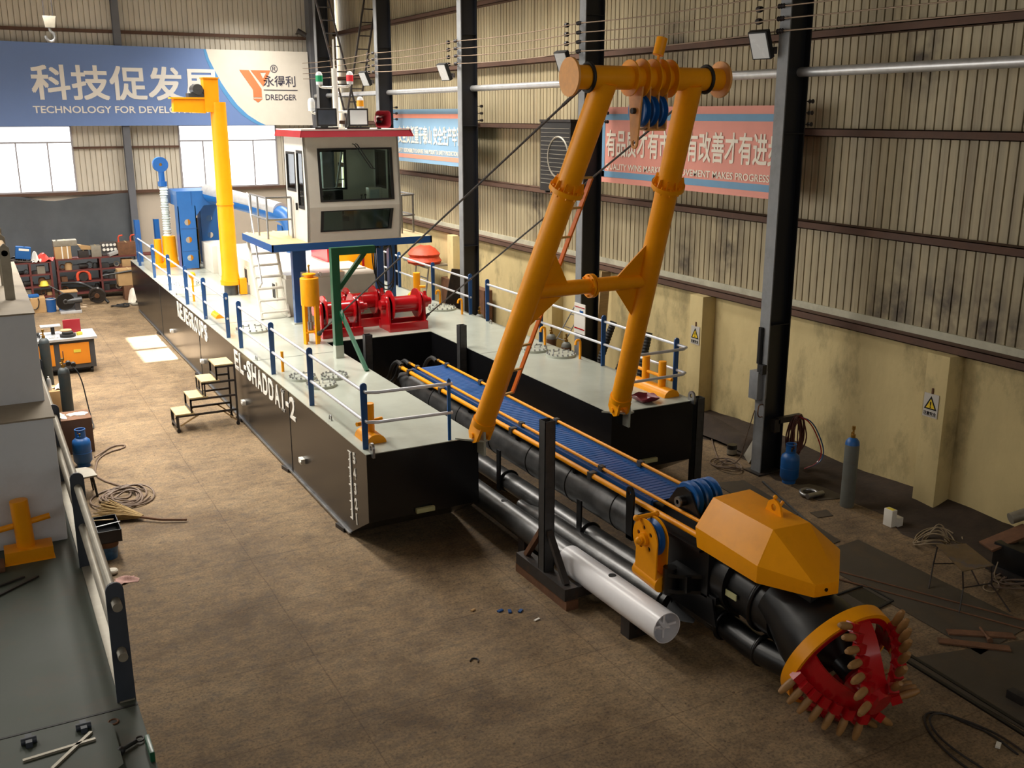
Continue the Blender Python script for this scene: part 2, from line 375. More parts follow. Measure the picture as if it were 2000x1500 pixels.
def soot(m, spots):
    """scorch marks left on the sheet by welding, each at its own place (y, z, half width, half height)"""
    t = m.node_tree; N = t.nodes; L = t.links; b = N['Principled BSDF']; src = b.inputs['Base Color'].links[0].from_socket
    ge = N.new('ShaderNodeNewGeometry'); nz = N.new('ShaderNodeTexNoise'); nz.inputs['Scale'].default_value = 2.6; nz.inputs['Detail'].default_value = 6; L.new(ge.outputs['Position'], nz.inputs['Vector']); acc = None
    for y, z, ry, rz in spots:
        mp = N.new('ShaderNodeVectorMath'); mp.operation = 'SUBTRACT'; mp.inputs[1].default_value = (14.8, y, z); L.new(ge.outputs['Position'], mp.inputs[0])
        sc = N.new('ShaderNodeVectorMath'); sc.operation = 'MULTIPLY'; sc.inputs[1].default_value = (0, 1 / ry, 1 / rz); L.new(mp.outputs[0], sc.inputs[0])
        ln = N.new('ShaderNodeVectorMath'); ln.operation = 'LENGTH'; L.new(sc.outputs[0], ln.inputs[0])
        r = N.new('ShaderNodeMapRange'); r.inputs[1].default_value = 1.15; r.inputs[2].default_value = 0.2; L.new(ln.outputs['Value'], r.inputs[0])
        if acc is None: acc = r.outputs[0]
        else: ad = N.new('ShaderNodeMath'); ad.operation = 'MAXIMUM'; L.new(acc, ad.inputs[0]); L.new(r.outputs[0], ad.inputs[1]); acc = ad.outputs[0]
    nr = N.new('ShaderNodeMapRange'); nr.inputs[1].default_value = 0.35; nr.inputs[2].default_value = 0.6; L.new(nz.outputs[0], nr.inputs[0])
    mu = N.new('ShaderNodeMath'); mu.operation = 'MULTIPLY'; L.new(acc, mu.inputs[0]); L.new(nr.outputs[0], mu.inputs[1]); m2 = N.new('ShaderNodeMath'); m2.operation = 'MULTIPLY'; m2.inputs[1].default_value = 0.85; L.new(mu.outputs[0], m2.inputs[0])
    x = N.new('ShaderNodeMix'); x.data_type = 'RGBA'; x.inputs[7].default_value = srgb(58, 46, 40); L.new(m2.outputs[0], x.inputs[0]); L.new(src, x.inputs[6]); L.new(x.outputs[2], b.inputs['Base Color'])
# ---- right wall: masonry below, ribbed sheet above, rusty girts
def masonry_mat():
    m = paint('yellow_masonry', (208, 188, 136), 0.85, var=0.1, scale=1.1, bump=0.3, bscale=9, stain=(112, 102, 74), stain_amt=0.75, stain_scale=1.0, stretch=(1, 1, 0.55))
    return m
M_MASON = masonry_mat()
M_SHEET = paint('ribbed_sheet', (172, 158, 126), 0.55, var=0.2, scale=1.3, stain=(96, 74, 52), stain_amt=0.6, stain_scale=0.8, stretch=(1, 5.0, 0.16))
soot(M_SHEET, ((11.6, 3.45, 0.75, 1.0), (10.75, 3.4, 0.5, 0.9), (12.55, 3.5, 0.45, 1.1), (13.0, 3.3, 0.4, 0.6), (10.2, 3.3, 0.3, 0.6), (17.4, 3.9, 0.6, 1.2), (18.9, 3.5, 0.5, 0.8), (25.9, 4.2, 0.8, 0.9), (12.6, 7.7, 0.6, 0.7), (19.5, 8.3, 0.6, 1.0)))
M_BACKSHEET = paint('back_ribbed_sheet', (214, 206, 190), 0.55, var=0.08, scale=1.0, stretch=(3, 1, 0.4))  # haze before the back wall is worked into this paler, greyer colour
wall = G().b2(14.65, 14.95, -6, 43.3, 0, 2.86).done('wall_right', M_MASON); struct(wall)
for y in (4.5, 11.2, 17.75, 24.4, 31.0, 37.6):
    G().b2(14.28, 14.66, y - 0.23, y + 0.23, 0, 2.84).done('pilaster', M_MASON, wall, bevel=0.025)
def ribs(a0, a1, pitch, depth, fn, z0, z1, skip=0.018):
    """ribbed sheet: wide pans parted by narrow folded grooves; fn(a, d, z) places it"""
    g = G(); prof = []; a = a0
    while a < a1:
        prof += [(a, 0), (min(a + pitch - skip * 1.7, a1), 0), (min(a + pitch - skip * 1.4, a1), depth), (min(a + pitch - skip * 0.3, a1), depth)]; a += pitch
    lo = [g.bm.verts.new(fn(p, d, z0)) for p, d in prof]; hi = [g.bm.verts.new(fn(p, d, z1)) for p, d in prof]
    for i in range(len(prof) - 1):
        if (lo[i].co - lo[i + 1].co).length > 1e-5: g.bm.faces.new((lo[i], lo[i + 1], hi[i + 1], hi[i]))
    return g
ribs(-6, 43.3, 0.186, 0.075, lambda a, d, z: (14.78 + d, a, z), 2.98, 11.5).done('ribbed_sheet', M_SHEET, wall, angle=10)
G().b2(14.74, 14.78, -6, 43.2, 2.97, 3.12).done('sheet_flashing', paint('flashing', (186, 182, 160), 0.6, var=0.15, stain=(90, 70, 50), stain_amt=0.5), wall)
for k, z in enumerate((2.91, 4.69, 6.46, 8.25, 10.05)):
    g = G().b2(14.5, 14.78, -6, 43.2, z + 0.06, z + 0.075).b2(14.5, 14.515, -6, 43.2, z - 0.075, z + 0.075).b2(14.5, 14.78, -6, 43.2, z - 0.075, z - 0.06)
    struct(g.done('trim_%d' % (k + 1), M_GIRT))
# steel columns
COL_Y = (7.45, 14.1, 20.75, 27.4, 34.05, 40.7)
for k, y in enumerate(COL_Y):
    c = G().b2(13.02, 13.52, y - 0.012, y + 0.012, 0, 11.5).b2(13.5, 13.525, y - 0.13, y + 0.13, 0, 11.5).done('column_right_%d' % (k + 1), M_COLUMN); struct(c)
    G().b2(13.0, 13.025, y - 0.13, y + 0.13, 0, 11.5).done('inner_flange', M_COLFACE, c)  # paler than the web: light falling on this face is in the grey
    G().b2(12.9, 13.62, y - 0.22, y + 0.22, 0.0, 0.03).done('base_plate', M_IRON, c)
    for z in (2.95, 6.46, 9.0): G().b2(13.025, 13.5, y - 0.12, y + 0.12, z - 0.008, z + 0.008).done('stiffener', M_COLUMN, c)
# pale pipe along the wall between the columns
struct(G().cyl((13.42, -6, 7.52), (13.42, 42.9, 7.52), 0.085, n=16).done('trim_9', M_GALV))

# ---- back wall: plaster below, sheet and two window bands above
bw = G()
bw.b2(-14, 14.65, 43.0, 43.3, 0, 3.88)
bwall = bw.done('wall_back', M_SAND); struct(bwall)
fn = lambda a, d, z: (a, 43.0 + d, z)
for a0, a1, z0, z1 in ((-14, -3.2, 3.88, 6.4), (3.9, 7.85, 3.88, 6.4), (11.85, 14.65, 3.88, 6.4), (-14, 14.65, 6.4, 11.5)):
    ribs(a0, a1, 0.2, 0.05, fn, z0, z1).done('ribbed_sheet', M_BACKSHEET, bwall, angle=10)
M_WFRAME = paint('window_alu', (170, 166, 170), 0.5, metal=0.3, var=0.05)
M_PANE = glass_mat('window_pane', (245, 248, 252), 0.02, 0.25)
for k, (x0, x1, mul) in enumerate(((-3.2, 3.9, (-1.6, 0.2, 1.9, 3.0)), (7.85, 11.85, (8.8, 9.76, 10.85)))):
    g = G().b2(x0, x1, 42.93, 43.05, 3.86, 3.93).b2(x0, x1, 42.95, 43.05, 6.33, 6.42).b2(x0, x1, 42.96, 43.04, 5.72, 5.78)
    g.b2(x0, x0 + 0.06, 42.95, 43.05, 3.9, 6.4).b2(x1 - 0.06, x1, 42.95, 43.05, 3.9, 6.4)
    for x in mul: g.b2(x - 0.025, x + 0.025, 42.97, 43.03, 3.9, 5.75)
    wn = g.done('window_%d' % (k + 1), M_WFRAME); struct(wn)
    G().b2(x0 + 0.05, x1 - 0.05, 42.995, 43.005, 3.92, 6.35).done('pane', M_PANE, wn)
# sill, girt and posts of the back wall
struct(G().b2(-14, 14.6, 42.86, 43.0, 3.76, 3.87).done('trim_6', M_GIRT)); struct(G().b2(-14, 13.4, 42.86, 43.0, 9.78, 9.9).done('trim_7', M_GIRT)); struct(G().b2(3.9, 7.85, 42.9, 43.0, 5.5, 5.58).done('trim_8', M_GIRT))
M_BPOST = paint('back_post_grey', (104, 106, 112), 0.55, var=0.08)
c = G().b2(5.72, 5.98, 42.58, 42.6, 0, 11.5).b2(5.84, 5.86, 42.6, 42.86, 0, 11.5).b2(5.72, 5.98, 42.84, 42.86, 0, 11.5).done('column_back_1', M_BPOST); struct(c)
c = G().b2(13.3, 13.95, 42.3, 42.85, 0, 11.5).done('column_back_2', M_BPOST); struct(c)
# roof, with one strip of clear sheet left open to the sun
M_ROOF = paint('roof_underside', (150, 146, 136), 0.7, var=0.08)
rf = G().b2(-10, 4.7, -6, 43.3, 11.5, 11.62).b2(6.5, 15, -6, 43.3, 11.5, 11.62).b2(4.7, 6.5, -6, 36.4, 11.5, 11.62).b2(4.7, 6.5, 40.2, 43.3, 11.5, 11.62).b2(4.7, 6.5, 38.1, 38.25, 11.5, 11.62).done('ceiling', M_ROOF); struct(rf)

M_RL = paint('rooflight_sheet', (226, 224, 214), 0.5, var=0.04)
for k, (x, wd, ya, yb, pw) in enumerate(ROOFLIGHTS): G().b2(x - wd / 2, x + wd / 2, ya, yb, 11.42, 11.5).done('rooflight', M_RL, rf)
# unseen left wall and wall behind the camera; openings made up to shape daylight
M_DULL = paint('dull_sheet', (150, 142, 124), 0.7, var=0.1, scale=1.2)
struct(G().b2(-10.2, -10, -6, 12.5, 0, 11.5).b2(-10.2, -10, 37, 43.3, 0, 11.5).b2(-10.2, -10, 12.5, 37, 9.4, 11.5).done('wall_left', M_DULL))
struct(G().b2(-10.2, 15, -6.2, -6, 0, 5.5).done('wall_front', M_DULL))
# ---- banners
M_B_BLUE = paint('banner_blue', (116, 144, 200), 0.55, var=0.03, scale=0.6)  # washed-out blue: haze over the far banner is painted in
M_B_SKY = paint('banner_sky_blue', (92, 158, 214), 0.55, var=0.03)
M_B_WHITE = paint('banner_white', (236, 228, 214), 0.55, var=0.03)
M_B_LETTER = paint('banner_letter_white', (246, 243, 238), 0.5, var=0.02)
M_B_GREY = paint('banner_letter_grey', (70, 66, 84), 0.5, var=0.02)
M_B_ORANGE = paint('banner_logo_orange', (232, 134, 86), 0.5, var=0.1, scale=1.5)
M_B_PINK = paint('banner_salmon', (226, 150, 134), 0.55, var=0.05, scale=1)
M_B_STRIPE = paint('banner_stripe_blue', (108, 152, 184), 0.55, var=0.05)
M_B_PALE = paint('banner_pale_blue', (132, 168, 196), 0.55, var=0.06, scale=0.8)
M_B_RED = paint('banner_orange_red', (230, 148, 124), 0.55, var=0.05)
M_B_CREAM = paint('banner_letter_cream', (236, 226, 208), 0.5, var=0.02)
yb = 42.5
bn = thing('banner', (5, yb, 7.8), 'wide blue and white company banner across the back wall above the windows', 'banner')
cv = [(9.1, 9.28), (9.2, 8.9), (9.38, 8.5), (9.62, 8.0), (9.86, 7.62), (10.2, 7.15), (10.6, 6.76), (11.0, 6.5), (11.3, 6.36)]
G().prism([(-3, yb, 9.42), (-3, yb, 6.36)] + [(x - 0.02, yb, z) for x, z in cv[::-1]], (0, 0.04, 0)).done('blue_field', M_B_BLUE, bn)
G().prism([(x, yb, z) for x, z in cv] + [(13.3, yb, 6.34), (13.22, yb, 9.28)], (0, 0.04, 0)).done('white_field', M_B_WHITE, bn)
G().prism([(x, yb - 0.006, z) for x, z in cv] + [(x - 0.28 + 0.022 * i, yb - 0.006, z) for i, (x, z) in enumerate(cv[::-1])], (0, 0.01, 0)).done('curved_stripe', M_B_SKY, bn)
fx = lambda x, z: frame((x, yb - 0.012, z), (1, 0, 0), (0, 0, 1))
text('科技促发展', 1.32, fx(2.62, 7.42), M_B_LETTER, 'lettering', bn, heavy=0.05, sx=1.04)
text('TECHNOLOGY FOR DEVELOPMENT', 0.36, fx(2.62, 6.84), M_B_LETTER, 'lettering', bn, bold=0.006, sx=1.12)
def y_logo(x, z, s, mat, par):
    P = lambda pts: [(x + a * s, yb - 0.014, z + b * s) for a, b in pts]
    g = G().prism(P([(0, 1), (0.3, 1), (0.68, 0.42), (0.68, 0.16), (0.4, 0.16), (0.4, 0.4)]), (0, 0.008, 0))
    g.holed(P([(0.36, 1), (1.0, 1), (0.74, 0.5)]), [P([(0.66, 0.93), (0.86, 0.93), (0.75, 0.74)])], (0, 0.008, 0))
    g.prism(P([(0.38, 0.12), (0.7, 0.12), (0.54, 0)]), (0, 0.008, 0))
    return g.done('logo', mat, par)
y_logo(10.36, 7.26, 1.26, M_B_ORANGE, bn)
text('永得利', 0.46, fx(11.3, 7.93), M_B_GREY, 'lettering', bn, bold=0.004, sx=1.0)
text('DREDGER', 0.32, fx(11.34, 7.36), M_B_GREY, 'lettering', bn, bold=0.002, sx=0.92)
G().b2(11.3, 12.72, yb - 0.016, yb - 0.008, 7.74, 7.765).done('rule_line', M_B_GREY, bn)
text('®', 0.42, fx(11.62, 8.44), M_B_GREY, 'lettering', bn)

def side_banner(y0, y1, field, stripe, border, zh, cn, en, ty0, wid, ew, label, split=None):
    xb = 13.93
    b = thing('banner', (xb, (y0 + y1) / 2, 6.06), label, 'banner', 'slogan banners on the right wall')
    G().b2(xb, xb + 0.03, y1, y0, 5.18, 6.96).done('board', field, b)
    g = G()
    for z0 in (5.31, 6.66): g.b2(xb - 0.006, xb + 0.01, y1, y0 - 0.1, z0, z0 + 0.14)
    g.b2(xb - 0.006, xb + 0.01, y0 - 0.24, y0 - 0.1, 5.31, 6.8)
    g.done('border_stripe', stripe, b)
    if border:
        g = G().b2(xb - 0.004, xb + 0.01, y1, y0, 6.82, 6.96).b2(xb - 0.004, xb + 0.01, y1, y0, 5.18, 5.3); g.done('border', border, b)
    for y in (y0 - 0.8, (y0 + y1) / 2, y1 + 0.8): G().b2(xb + 0.03, 14.5, y - 0.02, y + 0.02, 6.42, 6.5).done('mounting_batten', M_GIRT, b)
    F = lambda y, z: frame((xb - 0.012, y, z), (0, -1, 0), (0, 0, 1))
    t = text(cn, zh, F(ty0, 5.86), M_B_CREAM, 'lettering', b, heavy=0.022)
    ww = max(v.co.y for v in t.data.vertices) - min(v.co.y for v in t.data.vertices); k = wid / ww; yb_ = ty0 - t.matrix_world.translation.y
    o = b.location.y
    for v in t.data.vertices: v.co.y = (v.co.y - (ty0 - o)) * k + (ty0 - o)
    t2 = text(en, 0.2, F(ty0, 5.5), M_B_CREAM, 'lettering', b, bold=0.003)
    ww = max(v.co.y for v in t2.data.vertices) - min(v.co.y for v in t2.data.vertices); k = ew / ww
    for v in t2.data.vertices: v.co.y = (v.co.y - (ty0 - o)) * k + (ty0 - o)
side_banner(21.35, 14.78, M_B_PINK, M_B_STRIPE, None, 0.66, '有品质才有市场 有改善才有进步', 'QUALITY WINS MARKET, IMPROVEMENT MAKES PROGRESS', 21.05, 6.1, 5.8, 'salmon slogan banner with blue stripes and cream Chinese characters')
side_banner(35.3, 28.3, M_B_PALE, M_B_RED, None, 0.62, '安全责任重于泰山 安全生产牢记心中', 'SAFETY RESPONSIBILITY IS HEAVIER THAN MOUNT TAI SAFETY PRODUCTION KEEP IN MIND', 34.5, 6.0, 5.9, 'pale blue slogan banner with orange stripes and white Chinese characters')

# ---- dark tarpaulin on the lower back wall
g = G(); nx, nz = 48, 8; vs, fs = [], []
for i in range(nx + 1):
    x = -6 + 11.7 * i / nx
    for j in range(nz + 1):
        z = 0.2 + (3.74 + 0.05 * sin(x * 1.3) - 0.16 * max(0, 1 - abs(x - 2.9) / 1.1) - 0.2) * j / nz
        vs.append((x, 42.75 + 0.05 * sin(x * 3.1 + z) + 0.03 * sin(x * 7.7 - z * 2) - 0.03 * (nz - j) / nz, z))
for i in range(nx):
    for j in range(nz): a = i * (nz + 1) + j; fs.append((a, a + 1, a + nz + 2, a + nz + 1))
t = g.faces(vs, fs).done('tarpaulin', M_TARP, angle=80, loc=(0, 42.7, 0.2)); tag(t, 'large dark grey tarpaulin hung along the lower back wall', 'tarpaulin')
md = t.modifiers.new('thickness', 'SOLIDIFY'); md.thickness = 0.008
# ================================================================= THE DREDGER
D = 1.72
hull = thing('dredger_hull', (8.16, 26, 0), 'long black dredger hull of two pontoons with pale grey steel decks', 'hull')
def pontoon(x0, x1, y0, y1, rake=True):
    if rake: pr = [(y0, D - 0.01), (y0, 0.58), (y0 + 0.92, 0.07), (y1 - 1.0, 0.07), (y1, 0.8), (y1, D - 0.01)]
    else: pr = [(y0, D - 0.01), (y0, 0.07), (y1 - 1.0, 0.07), (y1, 0.8), (y1, D - 0.01)]
    return G().prism([(x0, y, z) for y, z in pr], (x1 - x0, 0, 0))
pontoon(4.97, 6.9, 14.0, 38.3).done('left_pontoon', M_HULL, hull)
pontoon(9.55, 11.35, 14.05, 38.3).done('right_pontoon', M_HULL, hull)
pontoon(6.9, 9.55, 21.9, 38.3, False).done('centre_pontoon', M_HULL, hull)
for x0, x1, y0 in ((4.955, 6.915, 13.985), (6.915, 9.535, 21.885), (9.535, 11.365, 14.035)):
    G().b2(x0, x1, y0, 38.31, D - 0.012, D).done('deck_plate', M_DECK, hull)
# small gussets that carry the feet of the A-frame
for x, y, s in ((6.75, 13.78, -1), (9.68, 13.95, 1)):
    G().prism([(x - 0.25, y + 0.25, D - 0.01), (x + 0.25, y + 0.25, D - 0.01), (x + 0.25, y - 0.03, D - 0.01), (x + 0.1, y - 0.1, D - 0.01)], (0, 0, 0.03)).b2(x + 0.1, x + 0.14, y - 0.08, y + 0.16, D - 0.25, D + 0.19).done('pivot_bracket', M_DECK, hull)
g = G()
for y in (20.9, 25.2, 29.6, 34.0): g.b2(4.97, 6.9, y, y + 0.012, D, D + 0.003)
for y in (19.2, 25.2, 29.6): g.b2(9.55, 11.35, y, y + 0.012, D, D + 0.003)
for y in (18.25, 26.6, 32.4): g.b2(4.962, 4.97, y, y + 0.012, 0.07, D)
g.done('weld_seam', M_GREYSTEEL, hull)
G().b2(4.935, 4.975, 14.9, 37.3, 0.05, 0.075).done('bilge_edge', M_STEEL, hull)
def hull_text(body, ya, yb):
    """white cut letters, each fitted to its own cell, with a slab-serif I"""
    wts = [0.55 if c == '-' else 0.8 if c == 'I' else 1.0 for c in body]; k = (ya - yb) / sum(wts); y = ya; g = G(); Z0, Z1 = 1.19, 1.63
    for c, wt in zip(body, wts):
        w_ = wt * k * 0.8; y_ = y - w_
        if c == '-': g.b2(4.955, 4.968, y_, y, 1.37, 1.45)
        elif c == 'I':
            m = (y + y_) / 2; g.b2(4.955, 4.968, m - 0.045, m + 0.045, Z0, Z1)
            for z in (Z0, Z1 - 0.055): g.b2(4.955, 4.968, y_ + 0.06, y - 0.06, z, z + 0.055)
        else:
            t = text(c, 0.6, L_(0, 0), M_LETTER, 'glyph', bold=0.014, depth=0.012); vs = [v.co for v in t.data.vertices]
            p0, p1, q0, q1 = min(v.y for v in vs), max(v.y for v in vs), min(v.z for v in vs), max(v.z for v in vs); n0 = len(g.bm.verts); g.bm.from_mesh(t.data); g.bm.verts.ensure_lookup_table()
            for v in g.bm.verts[n0:]: v.co = (v.co.x, y_ + (v.co.y - p0) / (p1 - p0) * w_, Z0 + (v.co.z - q0) / (q1 - q0) * (Z1 - Z0))
            me = t.data; bpy.data.objects.remove(t); bpy.data.meshes.remove(me)
        y -= wt * k
    g.done('hull_lettering', M_LETTER, hull, angle=20)
L_ = lambda y, z: frame((4.966, y, z), (0, -1, 0), (0, 0, 1))
hull_text('EL-SHADDAI-2', 22.62, 17.75)
hull_text('REJEGROUPS', 29.5, 25.45)
g = G()
for k in range(41): z = 0.36 + k * 0.029; g.b2(4.958, 4.97, 14.72, 14.74 + (0.13 if k % 10 == 0 else 0.1 if k % 5 == 0 else 0.07), z, z + 0.014)
g.b2(4.958, 4.97, 14.72, 14.735, 0.36, 1.53).done('draft_scale', M_LETTER, hull)
for k in range(5): text(str(k + 1), 0.25, frame((4.966, 14.62, 0.34 + k * 0.262), (0, -1, 0.12), (0, 0.12, 1)), M_LETTER, 'draft_mark', hull, bold=0.008, depth=0.01)
for y in (17.46, 21.9, 26.3, 30.6): G().b2(4.89, 4.97, y - 0.09, y + 0.09, 0.5, 0.6).b2(4.87, 4.89, y - 0.12, y - 0.03, 0.53, 0.57).done('zinc_anode', M_LETTER, hull, bevel=0.012)
M_ANODE = paint('anode_yellow', (178, 176, 130), 0.5)
for x, z, y in ((5.92, 0.64, 13.96), (10.37, 0.72, 14.0)): G().b2(x - 0.16, x + 0.16, y - 0.03, y + 0.04, z - 0.04, z + 0.04).done('bow_anode', M_ANODE, hull, bevel=0.015)
for x, y in ((5.06, 16.0), (5.06, 20.95), (5.06, 26.0), (5.06, 30.0), (11.2, 16.3), (11.22, 22.0)):
    G().tube([(x, y - 0.06, D - 0.005), (x, y - 0.06, D + 0.06), (x, y, D + 0.1), (x, y + 0.06, D + 0.06), (x, y + 0.06, D - 0.005)], 0.012, 8, smooth=1).done('lifting_eye', M_STEEL, hull)
for x, y, z in ((5.04, 13.98, D), (11.27, 14.03, D)):
    c = V(x, y, z + 0.09)
    G().holed([(x - 0.0, y - 0.09, z - 0.05), (x, y + 0.09, z - 0.05)] + circle(c, (0, 1, 0), (0, 0, 1), 0.09, 20)[0:11], [circle(c, (0, 1, 0), (0, 0, 1), 0.04, 14)], (0.035, 0, 0)).done('pad_eye', M_STEEL, hull)
# ---- round bolted manhole covers
def manhole(x, y, r, label):
    t = thing('manhole_cover', (x, y, D), label, 'hatch', 'bolted manhole covers on the decks')
    G().lathe([(0, 0.05), (r, 0.05), (r, 0.0), (0, 0.0)], (x, y, D), n=32).done('plate', M_DECK, t)
    for k in range(16):
        a = 2 * pi * k / 16
        G().cyl((x + cos(a) * r * 0.9, y + sin(a) * r * 0.9, D + 0.05), (x + cos(a) * r * 0.9, y + sin(a) * r * 0.9, D + 0.085), 0.02, n=6).done('bolt', M_STEEL, t)
    for s in (-1, 1): G().tube([(x + s * r * 0.35 - 0.07, y, D + 0.05), (x + s * r * 0.35 - 0.07, y, D + 0.11), (x + s * r * 0.35 + 0.07, y, D + 0.11), (x + s * r * 0.35 + 0.07, y, D + 0.05)], 0.012, 6).done('handle', M_STEEL, t)
    return t
for x, y, r, l in ((5.62, 18.25, 0.3, 'bolted round cover on left deck, the nearest of three to the bow'), (5.46, 18.95, 0.27, 'bolted round cover on left deck behind the yellow vent stub'), (6.05, 18.75, 0.27, 'bolted round cover on left deck, the one nearest the open well'),
                   (11.0, 18.22, 0.33, 'bolted round cover on right deck nearest the bow, beside the yellow stub'), (10.72, 18.95, 0.33, 'bolted round cover on right deck, second from the bow'),
                   (10.95, 24.35, 0.38, 'large bolted round cover on right deck near the winches'), (5.75, 24.0, 0.42, 'sunlit round cover on left deck below the guardrail gap'), (5.65, 31.6, 0.4, 'sunlit round cover on left deck beside the yellow crane post')):
    manhole(x, y, r, l)
# ---- guardrails
def guardrail(name, label, posts, rails, ret=None):
    p0 = posts[0]; t = thing(name, (p0[0], p0[1], D), label, 'railing', 'deck guardrails')
    for x, y in posts:
        w_ = 0.055
        pts = [(x - w_ * 0.8, y, D), (x + w_ * 0.8, y, D)] + [(x + w_ * cos(a), y, D + 1.02 + w_ * sin(a)) for a in [pi * i / 8 for i in range(9)]]
        G().prism(pts, (0, 0.028, 0)).done('post', M_NAVY, t, bevel=0.004)
    for path in rails: G().tube(path, 0.027, 12).done('rail', M_CHROME, t)
    if ret:
        for x, y in ret: G().prism([(x - 0.025, y, D), (x + 0.025, y, D), (x + 0.03, y, D + 1.0), (x, y, D + 1.04), (x - 0.03, y, D + 1.0)], (0, 0.02, 0)).done('end_post', M_BLUE, t)
    return t
LX, RX = 5.05, 11.3
guardrail('guardrail', 'front guardrail of the left deck with four blue posts, turning across the bow', [(LX, y) for y in (14.23, 17.0, 19.55, 22.22)],
          [[(LX, 22.24, z), (LX, 14.4, z), (LX + 0.02, 14.17, z), (LX + 0.16, 14.1, z), (6.46, 14.03, z)] for z in (2.66, 2.18)], [(6.4, 14.02)])
guardrail('guardrail', 'rear guardrail of the left deck with six blue posts, running to the stern', [(LX, y) for y in (23.45, 25.95, 28.3, 30.9, 33.6, 36.6)], [[(LX, 23.43, z), (LX, 36.9, z)] for z in (2.66, 2.18)])
guardrail('guardrail', 'front guardrail of the right deck with four blue posts, turning behind the double bollard', [(RX, y) for y in (14.55, 17.0, 19.6, 22.32)],
          [[(RX, 22.34, z), (RX + 0.02, 14.5, z), (RX + 0.02, 14.3, z), (RX - 0.1, 14.22, z), (9.86, 14.2, z)] for z in (2.66, 2.18)], [(9.9, 14.2)])
guardrail('guardrail', 'rear guardrail of the right deck with blue posts, passing behind the winches', [(RX, y) for y in (23.3, 25.7, 28.2, 30.7, 33.3)], [[(RX, 23.28, z), (RX, 35.5, z)] for z in (2.66, 2.18)])
# ---- bollards
def saddle(x, y, ln, r=0.17):
    n = 14; pr = [(r * cos(pi * i / n), r * 0.85 * sin(pi * i / n)) for i in range(n + 1)]
    return G().prism([(x + a, y - ln / 2, D + b) for a, b in pr], (0, ln, 0))
t = thing('bollard', (5.3, 14.7, D), 'orange single bollard on the left bow behind the corner guardrail post', 'bollard', 'orange mooring bollards')
saddle(5.3, 14.7, 0.55).done('saddle_base', M_ORANGE, t); G().cyl((5.3, 14.7, D + 0.1), (5.3, 14.7, D + 0.6), 0.075).done('post', M_ORANGE, t, bevel=0.01); G().cyl((5.05, 14.62, D + 0.3), (5.52, 14.74, D + 0.3), 0.035).done('cross_pin', M_ORANGE, t)
t = thing('bollard', (11.12, 14.95, D), 'orange double bollard on the right bow corner', 'bollard', 'orange mooring bollards')
saddle(11.1, 14.95, 1.15).done('saddle_base', M_ORANGE, t)
for y in (14.7, 15.22): G().cyl((11.1, y, D + 0.1), (11.1, y, D + 0.62), 0.075).done('post', M_ORANGE, t, bevel=0.01)
G().cyl((11.1, 14.4, D + 0.33), (11.1, 15.5, D + 0.33), 0.032).done('cross_pin', M_ORANGE, t)
t = thing('bollard', (11.05, 26.3, D), 'orange bollard on the right deck between rails and winches', 'bollard', 'orange mooring bollards')
saddle(11.05, 26.3, 0.6).done('saddle_base', M_ORANGE, t); G().cyl((11.05, 26.3, D + 0.1), (11.05, 26.3, D + 0.72), 0.1).done('post', M_ORANGE, t, bevel=0.01); G().cyl((11.05, 26.1, D + 0.35), (11.2, 26.02, D + 0.35), 0.04).done('cross_pin', M_ORANGE, t)
t = thing('bollard', (5.42, 26.2, D), 'low orange bollard base behind the left rear guardrail', 'bollard', 'orange mooring bollards')
saddle(5.42, 26.2, 0.6, 0.13).done('saddle_base', M_ORANGE, t)
t = thing('bollard', (5.6, 36.0, D), 'orange bollard on the left stern beside the blue angle posts', 'bollard', 'orange mooring bollards')
saddle(5.6, 36.0, 0.7).done('saddle_base', M_ORANGE, t); G().cyl((5.6, 36.0, D + 0.1), (5.6, 36.0, D + 0.95), 0.12).done('post', M_ORANGE, t, bevel=0.01)
# ---- little yellow vent stubs along the deck edges
def stub(x, y, h, label, cane=False):
    if cane: g = G().tube([(x, y, D), (x, y, D + h - 0.05), (x - 0.02, y, D + h), (x - 0.1, y, D + h), (x - 0.12, y, D + h - 0.1)], 0.028, 10, smooth=1)
    else: g = G().cyl((x, y, D), (x, y, D + h), 0.03, n=12)
    o = g.done('vent_pipe', M_ORANGE, loc=(x, y, D)); tag(o, label, 'vent pipe', 'yellow vent stubs on the deck')
stub(5.22, 17.6, 0.36, 'yellow vent stub behind the second left guardrail post'); stub(5.28, 19.7, 0.42, 'yellow vent stub on the left deck behind the lower rail')
stub(11.2, 19.25, 0.42, 'yellow bent vent stub at the right rail, left of the round covers', True); stub(11.2, 17.75, 0.42, 'yellow bent vent stub at the right rail, right of the round covers', True)
stub(11.12, 24.85, 0.42, 'yellow bent vent stub beside the large round cover', True); stub(11.12, 23.45, 0.4, 'yellow bent vent stub at the gap in the right guardrail', True)
o = G().cyl((5.3, 28.7, D), (5.3, 28.7, D + 0.7), 0.03, n=12).ball((5.3, 28.7, D + 0.74), 0.1).done('vent_pipe', M_ORANGE, loc=(5.3, 28.7, D)); tag(o, 'tall yellow vent pipe with a ball cap by the left rear guardrail', 'vent pipe', 'yellow vent stubs on the deck')
